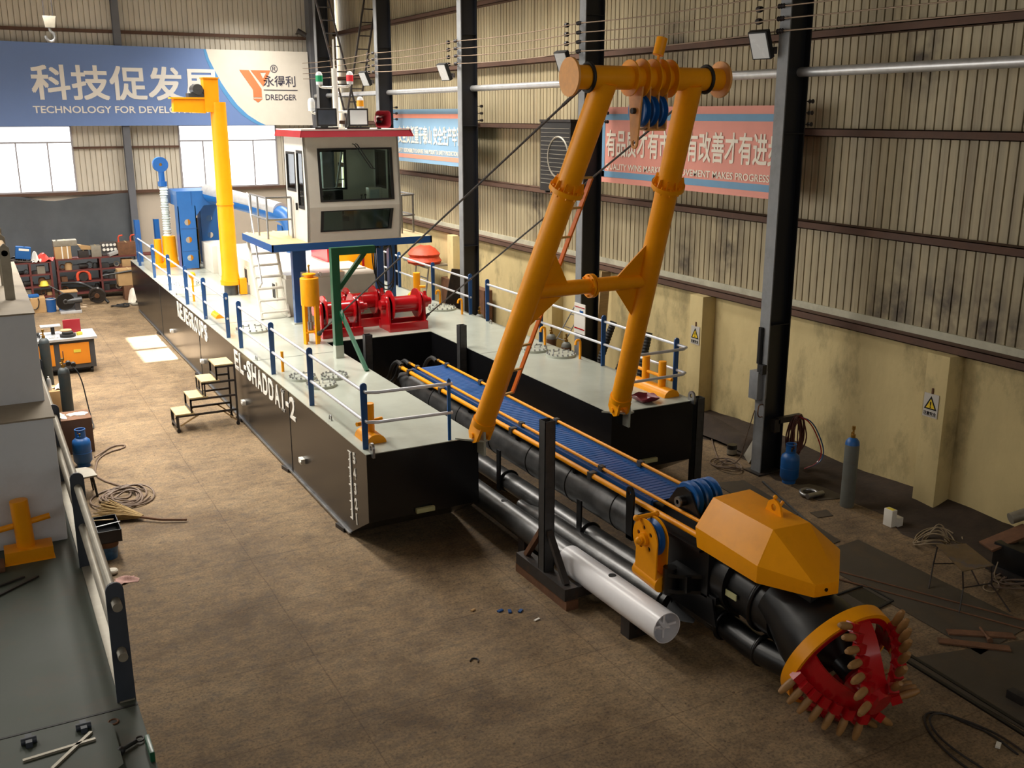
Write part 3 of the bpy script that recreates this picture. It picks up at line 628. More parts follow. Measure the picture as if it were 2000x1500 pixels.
# ---- dark red dish
g = G(); n = 24; vs = [(10.5, 14.4, D + 0.012)]; fs = []
for k, (r, z) in enumerate(((0.1, 0.0), (0.17, 0.035), (0.21, 0.1))):
    for i in range(n):
        a = 2 * pi * i / n; q = 1 / max(abs(cos(a)), abs(sin(a))) * 0.85 + 0.1; vs.append((10.5 + cos(a) * r * q, 14.4 + sin(a) * r * q, D + 0.012 + z + (0.02 * cos(4 * a) if k == 2 else 0)))
for i in range(n): fs.append((0, 1 + i, 1 + (i + 1) % n))
for k in range(2):
    for i in range(n): a = 1 + k * n + i; b_ = 1 + k * n + (i + 1) % n; fs.append((a, b_, b_ + n, a + n))
dish = g.faces(vs, fs).done('dish', paint('maroon', (112, 28, 44), 0.35), loc=(10.5, 14.4, D), angle=60); tag(dish, 'dark red square dish lying on the right bow deck', 'dish')
md = dish.modifiers.new('t', 'SOLIDIFY'); md.thickness = 0.012; md.offset = 1

# ---- control cabin on its blue platform
pl = thing('cabin_platform', (8.2, 24.5, D), 'raised blue steel platform under the control cabin on blue posts', 'platform')
G().b2(6.2, 10.25, 23.4, 26.2, 3.81, 3.835).done('platform_floor', M_TAN, pl)
g = G(); z0, z1 = 3.66, 3.83
g.b2(6.18, 10.27, 23.38, 23.42, z0, z1).b2(6.18, 10.27, 26.18, 26.22, z0, z1).b2(6.18, 6.22, 23.38, 26.22, z0, z1).b2(10.23, 10.27, 23.38, 26.22, z0, z1)
for x in (7.0, 8.1, 9.2): g.b2(x - 0.05, x + 0.05, 23.4, 26.2, 3.67, 3.81)
g.done('edge_beam', M_NAVY, pl)
for x, y in ((7.0, 24.35), (7.62, 25.9), (9.2, 24.35), (10.15, 25.95)):
    l = G().b2(x - 0.09, x + 0.09, y - 0.09, y + 0.09, D, 3.68).done('leg', M_NAVY, pl); G().b2(x - 0.15, x + 0.15, y - 0.15, y + 0.15, D, D + 0.03).done('foot_plate', M_DECK, l)
def railing_bars(name, label, path, posts, zt=4.83, zm=4.3, z0=3.83):
    t = thing(name, (posts[0][0], posts[0][1], z0), label, 'railing', 'platform railings')
    for x, y in posts: G().cyl((x, y, z0), (x, y, zt), 0.026, n=10).done('post', M_STEEL, t)
    for z in (zt, zm): G().tube([(x, y, z) for x, y in path], 0.026, 10).done('rail', M_STEEL, t)
railing_bars('platform_railing', 'grey tube railing on the left landing of the cabin platform', [(6.42, 26.1), (6.42, 24.55), (7.02, 24.5)], [(6.42, 26.1), (6.42, 25.4), (6.42, 24.55), (7.02, 24.5)])
railing_bars('platform_railing', 'grey tube railing on the right landing of the cabin platform', [(9.78, 24.2), (9.95, 24.2), (10.18, 24.3), (10.18, 26.0)], [(9.8, 24.2), (10.15, 24.28), (10.18, 26.0)], 4.8, 4.28)
cab = thing('control_cabin', (8.25, 24.2, 3.83), 'cream control cabin with black framed windows and a red roof edge', 'cabin')
x0, x1, yf, yb_, zb, zt = 7.08, 9.45, 23.45, 25.1, 3.835, 6.28
zk = 4.66
ft = [(x0, yf, zt), (x1, yf, zt), (x1, yf - 0.12, zk), (x0, yf - 0.12, zk)]
fy = lambda z: yf - 0.12 * (zt - z) / (zt - zk) if z > zk else yf - 0.12 + 0.1 * (zk - z) / (zk - zb)
Q = lambda x, z, o=0: (x, fy(z) + o, z)
g = G()
g.holed([Q(x0, zt), Q(x1, zt), Q(x1, zk), Q(x0, zk)], [[Q(7.42, 6.0), Q(9.25, 6.0), Q(9.25, 4.8), Q(7.42, 4.8)]], (0, 0.05, 0))
g.holed([Q(x0, zk), Q(x1, zk), Q(x1, zb), Q(x0, zb)], [[Q(7.42, 4.55), Q(9.22, 4.55), Q(9.17, 4.09), Q(7.4, 4.09)]], (0, 0.05, 0))
side = [(yf, zt), (yf - 0.12, zk), (yf - 0.02, zb), (yb_, zb), (yb_, zt)]
for x, s in ((x0, 1), (x1, -1)):
    g.holed([(x, y, z) for y, z in side], [[(x, 23.58, 5.95), (x, 23.58, 4.62), (x, 24.02, 4.62), (x, 24.02, 5.95)], [(x, 24.2, 5.9), (x, 24.2, 5.0), (x, 24.9, 5.0), (x, 24.9, 5.9)]], (0.05 * s, 0, 0))
g.holed([(x0, yb_, zb), (x1, yb_, zb), (x1, yb_, zt), (x0, yb_, zt)], [[(7.5, yb_, 4.95), (8.65, yb_, 4.95), (8.65, yb_, 5.9), (7.5, yb_, 5.9)]], (0, -0.05, 0))
g.b2(x0, x1, yf - 0.02, yb_, zb, zb + 0.04)
g.done('shell', M_CREAM, cab)
G().prism([(6.92, 23.12, 6.28), (6.98, 23.2, 6.46), (9.62, 23.2, 6.46), (9.72, 23.12, 6.28)], (0, 0.02, 0)).prism([(6.92, 23.12, 6.28), (6.98, 23.2, 6.46), (6.98, 25.3, 6.46), (6.92, 25.3, 6.28)], (0.02, 0, 0)).prism([(9.72, 23.12, 6.28), (9.66, 23.2, 6.46), (9.66, 25.3, 6.46), (9.72, 25.3, 6.28)], (0.02, 0, 0)).done('roof_edge', M_DKRED, cab)
G().b2(6.94, 9.7, 23.14, 25.3, 6.28, 6.3).b2(6.97, 9.65, 23.18, 25.3, 6.43, 6.455).done('roof', M_WHITE, cab)
M_WIN = glass_mat('cabin_glass', (240, 250, 246), 0.03, 0.35); M_WIN2 = glass_mat('cabin_glass_dark', (196, 208, 202), 0.05, 0.35)
def win(pts, th, mat, nm):
    """black rubber frame round an opening with its own pane"""
    c = sum((V(p) for p in pts), Vector()) / len(pts); inner = [V(p) + (c - V(p)).normalized() * 0.075 for p in pts]
    nrm = (V(pts[1]) - V(pts[0])).cross(V(pts[2]) - V(pts[1])).normalized(); nrm = -nrm if nrm.dot(V(pts[0]) - V(8.25, 24.3, 5)) < 0 else nrm
    f = G().holed([V(p) + nrm * 0.012 for p in pts], [inner_off for inner_off in [[p + nrm * 0.012 for p in inner]]], nrm * -0.07).done(nm, M_RUBBER, cab)
    G().prism([p - nrm * 0.012 for p in inner], nrm * -0.008).done('pane', mat, f)
    return f
win([Q(7.4, 6.02), Q(9.27, 6.02), Q(9.27, 4.78), Q(7.4, 4.78)], 0.05, M_WIN, 'front_window')
win([Q(7.4, 4.57), Q(9.24, 4.57), Q(9.19, 4.07), Q(7.38, 4.07)], 0.05, M_WIN2, 'lower_window')
for x in (x0, x1): win([(x, 23.56, 5.97), (x, 23.56, 4.6), (x, 24.04, 4.6), (x, 24.04, 5.97)], 0.05, M_WIN2, 'side_window'); win([(x, 24.18, 5.92), (x, 24.18, 4.98), (x, 24.92, 4.98), (x, 24.92, 5.92)], 0.05, M_WIN, 'side_window')
win([(7.48, yb_, 5.92), (7.48, yb_, 4.93), (8.67, yb_, 4.93), (8.67, yb_, 5.92)], 0.05, M_WIN, 'rear_window')
d = G().b2(x0 - 0.012, x0, 24.12, 24.98, 3.88, 6.02).done('door', M_CREAM, cab)
bpy.data.objects.remove(d)
G().b2(x0 - 0.05, x0 - 0.005, 24.13, 24.16, 4.55, 4.72).done('door_handle', M_RUBBER, cab)
G().b2(7.5, 8.05, 23.7, 24.15, 3.88, 4.72).b2(8.5, 9.1, 23.7, 24.15, 3.88, 4.72).done('console', M_WHITE, cab, bevel=0.02)
G().b2(8.78, 9.12, 23.78, 24.0, 4.74, 5.05).done('monitor', M_WHITE, cab, bevel=0.015); G().b2(8.81, 9.05, 23.77, 23.782, 4.79, 5.0).done('monitor_screen', M_BLANK, cab)
for x in (7.66, 7.8, 8.62, 8.72): G().cyl((x, 23.9, 4.72), (x, 23.87, 4.85), 0.012, n=8).ball((x, 23.87, 4.87), 0.03, 10).done('joystick', M_RUBBER, cab)
G().tube([(8.32, 23.34, 6.12), (8.36, 23.32, 6.1), (8.72, 23.26, 5.55)], 0.012, 6).tube([(8.24, 23.34, 6.12), (8.29, 23.32, 6.1), (8.66, 23.26, 5.55), (8.76, 23.25, 5.53)], 0.012, 6).done('wiper', M_RUBBER, cab)
G().b2(7.95, 8.45, 24.35, 24.8, 4.2, 4.32).b2(7.95, 8.45, 24.75, 24.86, 4.32, 4.95).b2(8.15, 8.25, 24.5, 24.6, 3.87, 4.2).done('operator_seat', M_RUBBER, cab, bevel=0.03)
# mast, lamps and horn on the roof
ms = thing('signal_mast', (8.1, 24.0, 6.455), 'white signal mast with four coloured lamps on the cabin roof', 'mast')
G().cyl((8.1, 24.0, 6.45), (8.1, 24.0, 7.85), 0.07).cyl((8.1, 24.0, 7.8), (8.1, 24.0, 8.5), 0.02, n=10).box((8.1, 24.0, 6.48), (0.32, 0.32, 0.05)).done('pole', M_WHITE, ms)
for nm, x, z, col in (('green_lamp', 7.72, 7.58, (20, 150, 96)), ('red_lamp', 8.48, 7.6, (226, 50, 60)), ('white_lamp', 7.5, 6.98, (225, 225, 220)), ('amber_lamp', 8.72, 7.02, (250, 170, 30))):
    s = 1 if x > 8.1 else -1; zz = z - 0.14
    G().tube([(8.1, 24.0, zz - 0.03), (x - s * 0.08, 24.0, zz - 0.03), (x, 24.0, zz), (x, 24.0, zz + 0.06)], 0.028, 8, smooth=1).done('lamp_arm', M_WHITE, ms)
    l = G().lathe([(0, 0), (0.075, 0), (0.08, 0.05), (0.08, 0.24), (0.05, 0.29), (0, 0.3)], (x, 24.0, zz + 0.03), n=16).done(nm, M_LAMPWHITE, ms); G().cyl((x, 24.0, zz + 0.1), (x, 24.0, zz + 0.24), 0.084, n=16).done('lens', paint('lens_%s' % nm, col, 0.3), l)
def roof_flood(x, lab, mat):
    t = thing('floodlight', (x, 23.6, 6.455), lab, 'floodlight', 'floodlights on the cabin roof')
    G().b2(x - 0.25, x + 0.25, 23.55, 23.63, 6.52, 6.93).done('housing', M_RUBBER, t, bevel=0.015); G().b2(x - 0.21, x + 0.21, 23.54, 23.552, 6.56, 6.89).done('lens', mat, t); G().b2(x - 0.28, x + 0.28, 23.57, 23.61, 6.455, 6.5).done('bracket', M_RUBBER, t)
roof_flood(8.5, 'square floodlight with pale lens on the cabin roof, right of the mast', M_LAMPWHITE); roof_flood(7.72, 'dark floodlight seen on the cabin roof, left of the mast', M_VRAIL)
t = thing('horn_loudspeaker', (9.08, 23.6, 6.455), 'dark red square mouthed horn loudspeaker on the cabin roof', 'loudspeaker')
g = G(); 
def rr_ring(y, s): return [(9.08 + s * max(-1, min(1, 1.25 * cos(a))), y, 6.68 + s * max(-1, min(1, 1.25 * sin(a)))) for a in [2 * pi * i / 24 for i in range(24)]]
R_ = [[g.bm.verts.new(p) for p in rr_ring(y, s)] for y, s in ((23.42, 0.2), (23.62, 0.12), (23.85, 0.07), (23.85, 0.05), (23.66, 0.09), (23.43, 0.18))]
for A, B in zip(R_, R_[1:] + R_[:1]):
    for i in range(24): g.bm.faces.new((A[i], A[(i + 1) % 24], B[(i + 1) % 24], B[i]))
g.done('horn', M_DKRED, t); G().lathe([(0, 0), (0.03, 0.02), (0.05, 0.25), (0, 0.25)], (9.08, 23.5, 6.68), (0, 1, 0), 14).done('horn_core', M_DKRED, t); G().b2(9.04, 9.12, 23.68, 23.76, 6.45, 6.65).done('bracket', M_RUBBER, t)
# access ladder with treads and a side rail, standing left of the platform
t = thing('access_ladder', (6.6, 26.2, D), 'steep pale stepladder leading up to the left landing of the cabin platform', 'ladder')
for x in (6.3, 7.0): G().bar((x, 25.2, D), (x, 26.25, 3.83), 0.06, 0.12).done('stile', M_HOUSE, t)
for k in range(7):
    f_ = (k + 0.6) / 7.4; y, z = 25.2 + 1.05 * f_, D + 2.1 * f_; G().b2(6.3, 7.0, y - 0.11, y + 0.11, z - 0.02, z + 0.02).done('tread', M_HOUSE, t)
G().tube([(6.4, 25.4, D + 0.9), (6.4, 26.25, 4.82), (6.4, 26.35, 4.83)], 0.022, 8).tube([(6.4, 25.4, D + 0.9), (6.4, 25.6, 2.5)], 0.02, 8).done('handrail', M_GALV, t)
# ---- A-frame
A0L, A1L, A0R, A1R = V(6.85, 13.85, 1.8), V(7.55, 11.47, 7.22), V(9.65, 14.0, 1.8), V(8.95, 11.47, 7.22)
af = thing('a_frame', (8.2, 13.9, D), 'tall orange tubular A-frame standing over the cutter ladder at the bow', 'frame')
for a, b, bend in ((A0L, A1L, 0), (A0R, A1R, 0)):
    u = (b - a).normalized()
    lg = G().cyl(a + u * 0.25, b, 0.17, n=28).done('leg', M_ORANGE, af)
    f_ = G(); c = a + (b - a) * 0.735
    f_.cyl(c - u * 0.035, c + u * 0.035, 0.25, n=28)
    for k in range(10):
        q = u.orthogonal().normalized(); q = Quaternion(u, 2 * pi * k / 10) @ q
        f_.bar(c + q * 0.21 + u * 0.03, c + q * 0.18 + u * 0.14, 0.012, 0.06, up=q)
    f_.done('flange', M_ORANGE, lg)
    f_ = G()
    for k in range(10):
        q = Quaternion(u, 2 * pi * (k + 0.5) / 10) @ u.orthogonal().normalized(); f_.cyl(c + q * 0.22 - u * 0.07, c + q * 0.22 + u * 0.065, 0.015, n=6)
    f_.done('flange_bolts', M_ORANGE, lg)
    cl = G().cyl(a + u * 0.2, a + u * 0.3, 0.19, n=24); v_ = V(1, 0, 0)
    for s in (-1, 1):
        m = a + v_ * (0.075 * s); w2 = u.cross(v_).normalized()
        cl.prism([m + w2 * 0.16 + u * 0.24, m - w2 * 0.16 + u * 0.24, m - w2 * 0.15 - u * 0.02, m - w2 * 0.07 - u * 0.1, m + w2 * 0.07 - u * 0.1, m + w2 * 0.15 - u * 0.02], v_ * (0.05 * s))
    cl.cyl(a - v_ * 0.15, a + v_ * 0.15, 0.045, n=14).done('clevis', M_ORANGE, lg)
tb = lambda x, z=7.26: V(x, 11.47, z)
G().cyl(tb(7.02), tb(9.44), 0.152, n=32).done('top_beam', M_ORANGE, af)
M_ORP = paint('orange_end_plate', (228, 160, 84), 0.5, var=0.12, scale=7)
for x in (6.99, 9.435): G().cyl(tb(x), tb(x + 0.035), 0.245, n=32).done('end_plate', M_ORP, af)
for x in (7.92, 8.1, 8.28, 8.42, 8.56): G().cyl(tb(x), tb(x + 0.02), 0.235 if x < 8 else 0.25, n=28).done('collar_plate', M_ORANGE, af)
G().cyl(tb(8.36, 7.4), tb(8.4, 7.58), 0.02, n=8).cyl(tb(8.38, 7.56), tb(8.44, 7.78), 0.075, n=18).done('top_pin', M_ORANGE, af)
bl = G()
for x in (8.03, 8.17, 8.31, 8.45):
    pts = [(x, 11.47 - 0.16, 7.15), (x, 11.47 + 0.16, 7.15)] + [(x, 11.47 + 0.075 * cos(a) , 6.42 + 0.075 * sin(a)) for a in [-pi * i / 8 for i in range(9)]] if x < 8.1 else [(x, 11.33, 7.15), (x, 11.61, 7.15), (x, 11.6, 6.6), (x, 11.34, 6.6)]
    if x < 8.1: bl.holed(pts, [circle((x, 11.47, 6.42), (0, 1, 0), (0, 0, 1), 0.04, 12)], (0.025, 0, 0))
    else: bl.prism(pts, (0.02, 0, 0))
bl.b2(8.17, 8.47, 11.36, 11.58, 6.58, 6.61).done('sheave_cheeks', M_ORP, af)
for x in (8.11, 8.25, 8.39):
    s_ = G().lathe([(0, -0.05), (0.2, -0.05), (0.21, -0.035), (0.155, -0.01), (0.155, 0.01), (0.21, 0.035), (0.2, 0.05), (0, 0.05)], (x, 11.47, 6.84), (1, 0, 0), 32).done('sheave', M_BLUE, af)
G().cyl((7.98, 11.47, 6.84), (8.5, 11.47, 6.84), 0.04, n=14).done('sheave_pin', M_IRON, af)
cL, cR = A0L + (A1L - A0L) * 0.455, A0R + (A1R - A0R) * 0.455
G().cyl(cL, cR, 0.115, n=24).done('cross_beam', M_ORANGE, af)
mid = (cL + cR) / 2; ux = (cR - cL).normalized()
f_ = G().cyl(mid - ux * 0.04, mid - ux * 0.008, 0.185, n=24).cyl(mid + ux * 0.008, mid + ux * 0.04, 0.185, n=24)
for k in range(8):
    q = Quaternion(ux, 2 * pi * k / 8) @ V(0, 0, 0.155); f_.cyl(mid + q - ux * 0.07, mid + q + ux * 0.07, 0.016, n=6)
f_.done('cross_beam_flange', M_ORANGE, af)
for c, a, b, s in ((cL, A0L, A1L, 1), (cR, A0R, A1R, -1)):
    u = (b - a).normalized(); x = V(s, 0, 0); nn = u.cross(x).normalized()
    for d_ in (1, -1): G().prism([c + x * 0.14 + u * (0.08 * d_) - nn * 0.01, c + x * 0.62 + u * (0.08 * d_) + V(0, 0, 0.0) - nn * 0.01, c + x * (0.13) + u * (0.72 * d_) - nn * 0.01], nn * 0.02).done('gusset', M_ORANGE, af)
# ladder welded to the left leg
u = (A1L - A0L).normalized(); off = V(0.42, 0.12, 0)
s0, s1 = A0L + u * 0.75, A0L + u * 4.55
G().bar(s0 + off, s1 + off, 0.035, 0.06).done('ladder_stile', paint('ladder_orange', (226, 116, 14), 0.45), af)
for k in range(9): c = s0 + (s1 - s0) * (k / 8); G().bar(c, c + off, 0.05, 0.03).done('rung', paint('worn_rung', (196, 152, 76), 0.6), af)
# ---- stay ropes from the beam ends down to the winch deck
def stay(label, bx, end):
    t = thing('stay_rope', end, label, 'rope', 'A-frame stay ropes'); top = tb(bx) + V(0, 0.13, -0.12); e = V(end)
    G().ring(tb(bx), (1, 0, 0), 0.175, 0.025, 24, 8).done('sling_loop', M_RUBBER, t)
    G().cyl(top, top + (e - top).normalized() * 0.5, 0.024, n=8).cyl(top + (e - top).normalized() * 0.45, e, 0.017, n=8).done('rope', M_IRON, t)
    d_ = (e - top).normalized(); G().cyl(e - d_ * 0.25, e - d_ * 0.05, 0.035, n=8).ball(e, 0.06, 10).done('end_clamp', M_RUBBER, t)
stay('left black wire rope from the A-frame beam down to the winch deck', 7.28, (6.72, 21.75, 1.98)); stay('right black wire rope from the A-frame beam down past the right winch', 9.2, (9.62, 22.4, 1.98))

# ---- cutter ladder lying level between the pontoons
cl = thing('cutter_ladder', (8.2, 14, 0), 'long black cutter ladder tube with a blue walkway, orange pipes and hood', 'cutter ladder')
TX, TZ, TR = 8.22, 1.04, 0.33
G().cyl((TX, 19.6, TZ), (TX, 9.6, TZ), TR, n=40).lathe([(0.1, 0), (0.2, 0.4), (TR, 1.0)], (TX, 20.6, TZ), (0, -1, 0), 32).done('main_tube', M_TAR, cl)
g = G()
for y in (18.3, 17.0, 15.6, 14.2, 12.9, 11.6, 10.6): g.ring((TX, y, TZ), (0, 1, 0), TR, 0.012, 32, 6)
g.done('weld_band', M_BLACK, cl)
g = G().b2(7.9, 8.56, 10.55, 19.1, 1.585, 1.6)
n = 90
for k in range(n): y = 10.6 + 8.45 * k / n; g.b2(7.94, 8.52, y, y + 0.03, 1.6, 1.605)
g.done('walkway', M_BLUE, cl)
G().b2(7.86, 7.9, 10.55, 19.1, 1.47, 1.62).b2(8.56, 8.6, 10.55, 19.1, 1.47, 1.62).done('walkway_edge', M_NAVY, cl)
g = G()
for y in (18.4, 16.5, 14.6, 12.7, 10.9): G().b2(7.95, 8.02, y, y + 0.06, 1.3, 1.48).b2(8.42, 8.49, y, y + 0.06, 1.3, 1.48).b2(7.87, 8.59, y, y + 0.06, 1.47, 1.52).done('walkway_support', M_BLACK, cl)
for x, z, r, y0, y1 in ((7.76, 1.57, 0.042, 9.25, 19.35), (7.93, 1.66, 0.026, 9.25, 19.25), (8.57, 1.66, 0.026, 9.9, 19.2)):
    p = G().cyl((x, y0, z), (x, y1, z), r, n=14).done('pressure_pipe', M_ORANGE, cl); G().cyl((x, y1, z), (x, y1 + 0.12, z), r * 1.2, n=12).done('pipe_nipple', M_BRASS, p)
for y in (18.9, 17.3, 14.35, 11.85):
    for q in ((7.70, 7.82, y, y + 0.1, 1.5, 1.63), (7.89, 7.97, y, y + 0.1, 1.61, 1.7), (8.53, 8.61, y - 0.1, y, 1.61, 1.7)): G().b2(*q).done('pipe_clamp', M_GREYSTEEL, cl, bevel=0.006)
for x in (7.76, 7.93, 8.57): G().tube([(x, 19.4, 1.62), (x + 0.02, 19.7, 1.66), (x + 0.05, 20.1, 1.45), (x + 0.1, 20.5, 1.0), (x + 0.1, 21.2, 0.75)], 0.045, 8, smooth=2).done('rubber_hose', M_RUBBER, cl)
# suction pipe slung under the ladder
SX, SZ = 7.98, 0.43
G().pipe((SX, 19.5, SZ), (SX, 9.0, SZ), 0.17, 0.012, 28).done('suction_pipe', M_TAR, cl)
for y in (14.9, 12.2): G().b2(SX - 0.22, SX - 0.19, y, y + 0.12, 0.3, 1.05).ring((SX, y + 0.06, SZ), (0, 1, 0), 0.19, 0.02, 24, 6).done('pipe_hanger', M_BLACK, cl)
G().tube([(SX, 9.2, SZ), (SX, 8.75, SZ - 0.02), (SX - 0.03, 8.4, 0.4), (8.0, 7.9, 0.42), (8.05, 7.5, 0.45)], 0.17, 20, smooth=2).ring((SX, 9.0, SZ), (0, 1, 0), 0.19, 0.03).ring((8.0, 8.3, 0.41), (0, 1, 0), 0.19, 0.03).done('suction_elbow', M_BLACK, cl)
# head of the ladder: box, sheave stand, hood, bearing casing
g = G().b2(7.72, 8.66, 9.1, 10.5, 0.82, 1.42).b2(7.64, 8.74, 9.2, 10.55, 1.42, 1.46); g.prism([(7.72, 9.0, 0.85), (7.72, 9.8, 0.85), (7.72, 10.0, 0.5), (7.72, 8.9, 0.5)], (0.03, 0, 0)); g.done('head_box', M_BLACK, cl)
g = G()
for x in (7.98, 8.14, 8.30, 8.46): g.prism([(x, 10.5, 1.45), (x, 9.45, 1.45), (x, 9.6, 1.62), (x, 9.86, 1.96), (x, 10.0, 1.99), (x, 10.14, 1.93)], (0.022, 0, 0))
g.done('sheave_stand', M_BLACK, cl)
for x in (8.07, 8.23, 8.39): G().lathe([(0, -0.06), (0.235, -0.06), (0.25, -0.04), (0.2, -0.012), (0.2, 0.012), (0.25, 0.04), (0.235, 0.06), (0, 0.06)], (x + 0.01, 9.98, 1.8), (1, 0, 0), 36).done('sheave', M_BLUE, cl)
s_ = G().cyl((7.9, 9.98, 1.8), (8.56, 9.98, 1.8), 0.07, n=20).done('sheave_axle', M_BLACK, cl); G().lathe([(0.03, 0), (0.07, 0), (0.07, 0.03), (0.03, 0.03)], (7.9, 9.98, 1.8), (-1, 0, 0), 18).done('axle_ring', M_STEEL, s_)
hx0, hx1, hy0, hy1 = 7.62, 8.82, 7.62, 9.25
g = G()
bot = [(hx0, hy1 - 0.02, 1.5), (hx0, 8.12, 1.48), (7.98, 7.55, 1.46), (8.3, 7.5, 1.46), (hx1, 8.0, 1.48), (hx1, hy1 - 0.02, 1.5)]
mid_ = [(hx0, hy1 + 0.03, 1.76), (hx0, 8.12, 1.7), (7.98, 7.55, 1.62), (8.3, 7.5, 1.62), (hx1, 8.0, 1.7), (hx1, hy1 + 0.03, 1.76)]
top = [(7.9, 9.3, 2.1), (7.92, 8.22, 2.06), (8.46, 8.18, 2.06), (8.5, 9.3, 2.1)]
vs = bot + mid_ + top
g.faces(vs, [(0, 1, 7, 6), (1, 2, 8, 7), (2, 3, 9, 8), (3, 4, 10, 9), (4, 5, 11, 10), (5, 0, 6, 11), (6, 7, 13, 12), (7, 8, 13), (8, 9, 14, 13), (9, 10, 14), (10, 11, 15, 14), (11, 6, 12, 15), (12, 13, 14, 15), (5, 4, 3, 2, 1, 0)])
hd = g.done('hood', M_ORANGE, cl, bevel=0.012, angle=20)
c = V(8.26, 8.58, 2.13)
G().holed([(8.25, 8.43, 2.06), (8.25, 8.73, 2.06)] + [(8.25, 8.58 + 0.12 * cos(a), 2.13 + 0.12 * sin(a)) for a in [pi * i / 8 for i in range(9)]], [circle((8.25, 8.58, 2.15), (0, 1, 0), (0, 0, 1), 0.045, 12)], (0.03, 0, 0)).ball((8.265, 8.58, 2.28), 0.03).cyl((8.27, 8.58, 2.06), (8.4, 8.58, 2.2), 0.02).done('hood_lug', M_ORANGE, hd)
G().cyl((8.13, 7.515, 1.54), (8.13, 7.53, 1.54), 0.022, n=12).done('hood_bolt', M_BLACK, hd)
CY, CZ, TH = 7.41, 0.80, radians(22); cd = V(0, -cos(TH), -sin(TH)); CC = V(8.2, CY, CZ)
g = G().cyl((8.2, 9.25, 1.06), (8.2, 8.85, 1.05), 0.46, n=36).cyl((8.2, 9.1, 1.04), (8.2, 8.1, 0.95), 0.39, n=36).ring((8.2, 8.9, 1.03), (0, 1, 0), 0.42, 0.04, 36).ring((8.2, 8.42, 0.98), (0, 1, 0.1), 0.4, 0.035, 36)
g.lathe([(0.39, -0.9), (0.42, -0.62), (0.5, -0.35), (0.54, -0.02), (0.3, -0.02), (0.14, 0.15), (0.14, 0.5), (0, 0.5)], CC, cd, 40).done('bearing_casing', M_BLACK, cl)
G().b2(8.0, 8.36, 7.62, 8.1, 1.1, 1.5).done('hood_bracket', M_BLACK, cl)
G().b2(7.775, 7.79, 8.62, 8.82, 0.98, 1.06).done('rating_plate', M_ANODE, cl)
G().b2(7.74, 7.9, 8.95, 9.12, 0.78, 0.88).done('casing_lug', M_BLACK, cl)
# lug plate and swing sheave at the left side of the head
g = G().holed([(7.6, 10.62, 1.05), (7.6, 10.76, 1.05), (7.6, 10.78, 1.72)] + [(7.6, 10.7 + 0.085 * cos(a), 1.74 + 0.085 * sin(a)) for a in [pi * i / 6 for i in range(1, 6)]] + [(7.6, 10.6, 1.72)], [circle((7.6, 10.7, 1.73), (0, 1, 0), (0, 0, 1), 0.035, 12)], (0.03, 0, 0)); g.b2(7.6, 7.9, 10.62, 10.76, 1.04, 1.1); g.done('lug_plate', M_BLACK, cl)
g = G()
for z in (0.82, 1.04): g.prism([(7.75, 9.2, z), (7.75, 9.75, z), (7.5, 9.7, z - 0.02), (7.4, 9.62, z - 0.02), (7.4, 9.5, z - 0.02), (7.46, 9.42, z - 0.02)], (0, 0, 0.05))
g.cyl((7.47, 9.56, 0.76), (7.47, 9.56, 1.12), 0.09, n=18); g.b2(7.55, 7.75, 9.3, 9.7, 0.84, 1.06); g.done('swing_bracket', M_BLACK, cl)
ss = thing('swing_sheave', (7.22, 9.66, 0.9), 'orange swing sheave block with a blue wheel hung on the left of the ladder head', 'sheave block')
SC_ = V(7.2, 9.78, 1.18)
for x in (7.1, 7.27):
    out = [(x, 9.78 + 0.27 * cos(a), 1.18 + 0.27 * sin(a)) for a in [pi * (0.62 - 0.92 * i / 14) for i in range(15)]] + [(x, 9.62, 0.78), (x, 9.46, 0.72), (x, 9.44, 0.62), (x, 9.98, 0.66), (x, 10.0, 1.02)][::1]
    out = [(x, 9.78 + 0.27 * cos(a), 1.18 + 0.27 * sin(a)) for a in [pi * (1.05 - 1.3 * i / 18) for i in range(19)]][::1] + [(x, 9.98, 0.66), (x, 9.52, 0.6)]
    hl = [circle((x, 9.78 + 0.15 * cos(a), 1.18 + 0.15 * sin(a)), (0, 1, 0), (0, 0, 1), 0.032, 10) for a in (0.3, 1.4, 2.5, 4.0, 5.3)]
    G().holed(out, hl, (0.02, 0, 0)).done('cheek_plate', M_ORANGE, ss)
G().lathe([(0, -0.055), (0.22, -0.055), (0.25, -0.05), (0.2, -0.012), (0.2, 0.012), (0.25, 0.05), (0.22, 0.055), (0, 0.055)], SC_, (1, 0, 0), 32).done('wheel', M_BLUE, ss)
G().cyl((7.02, 9.78, 1.18), (7.34, 9.78, 1.18), 0.05).cyl((7.05, 9.78, 1.18), (7.1, 9.78, 1.18), 0.09).ball((7.02, 9.8, 1.16), 0.055, 10).done('axle', M_ORANGE, ss)
G().cyl((7.04, 9.9, 1.44), (7.36, 9.9, 1.44), 0.03).ball((7.04, 9.9, 1.44), 0.045, 10).ball((7.36, 9.9, 1.44), 0.045, 10).done('top_tie', M_ORANGE, ss)
G().cyl((7.195, 10.02, 0.66), (7.195, 9.5, 0.62), 0.115, n=24).done('swivel_barrel', M_ORANGE, ss); 
for o in [ss]: o.location = V(o.location) + V(0.2, 0.12, 0.24)
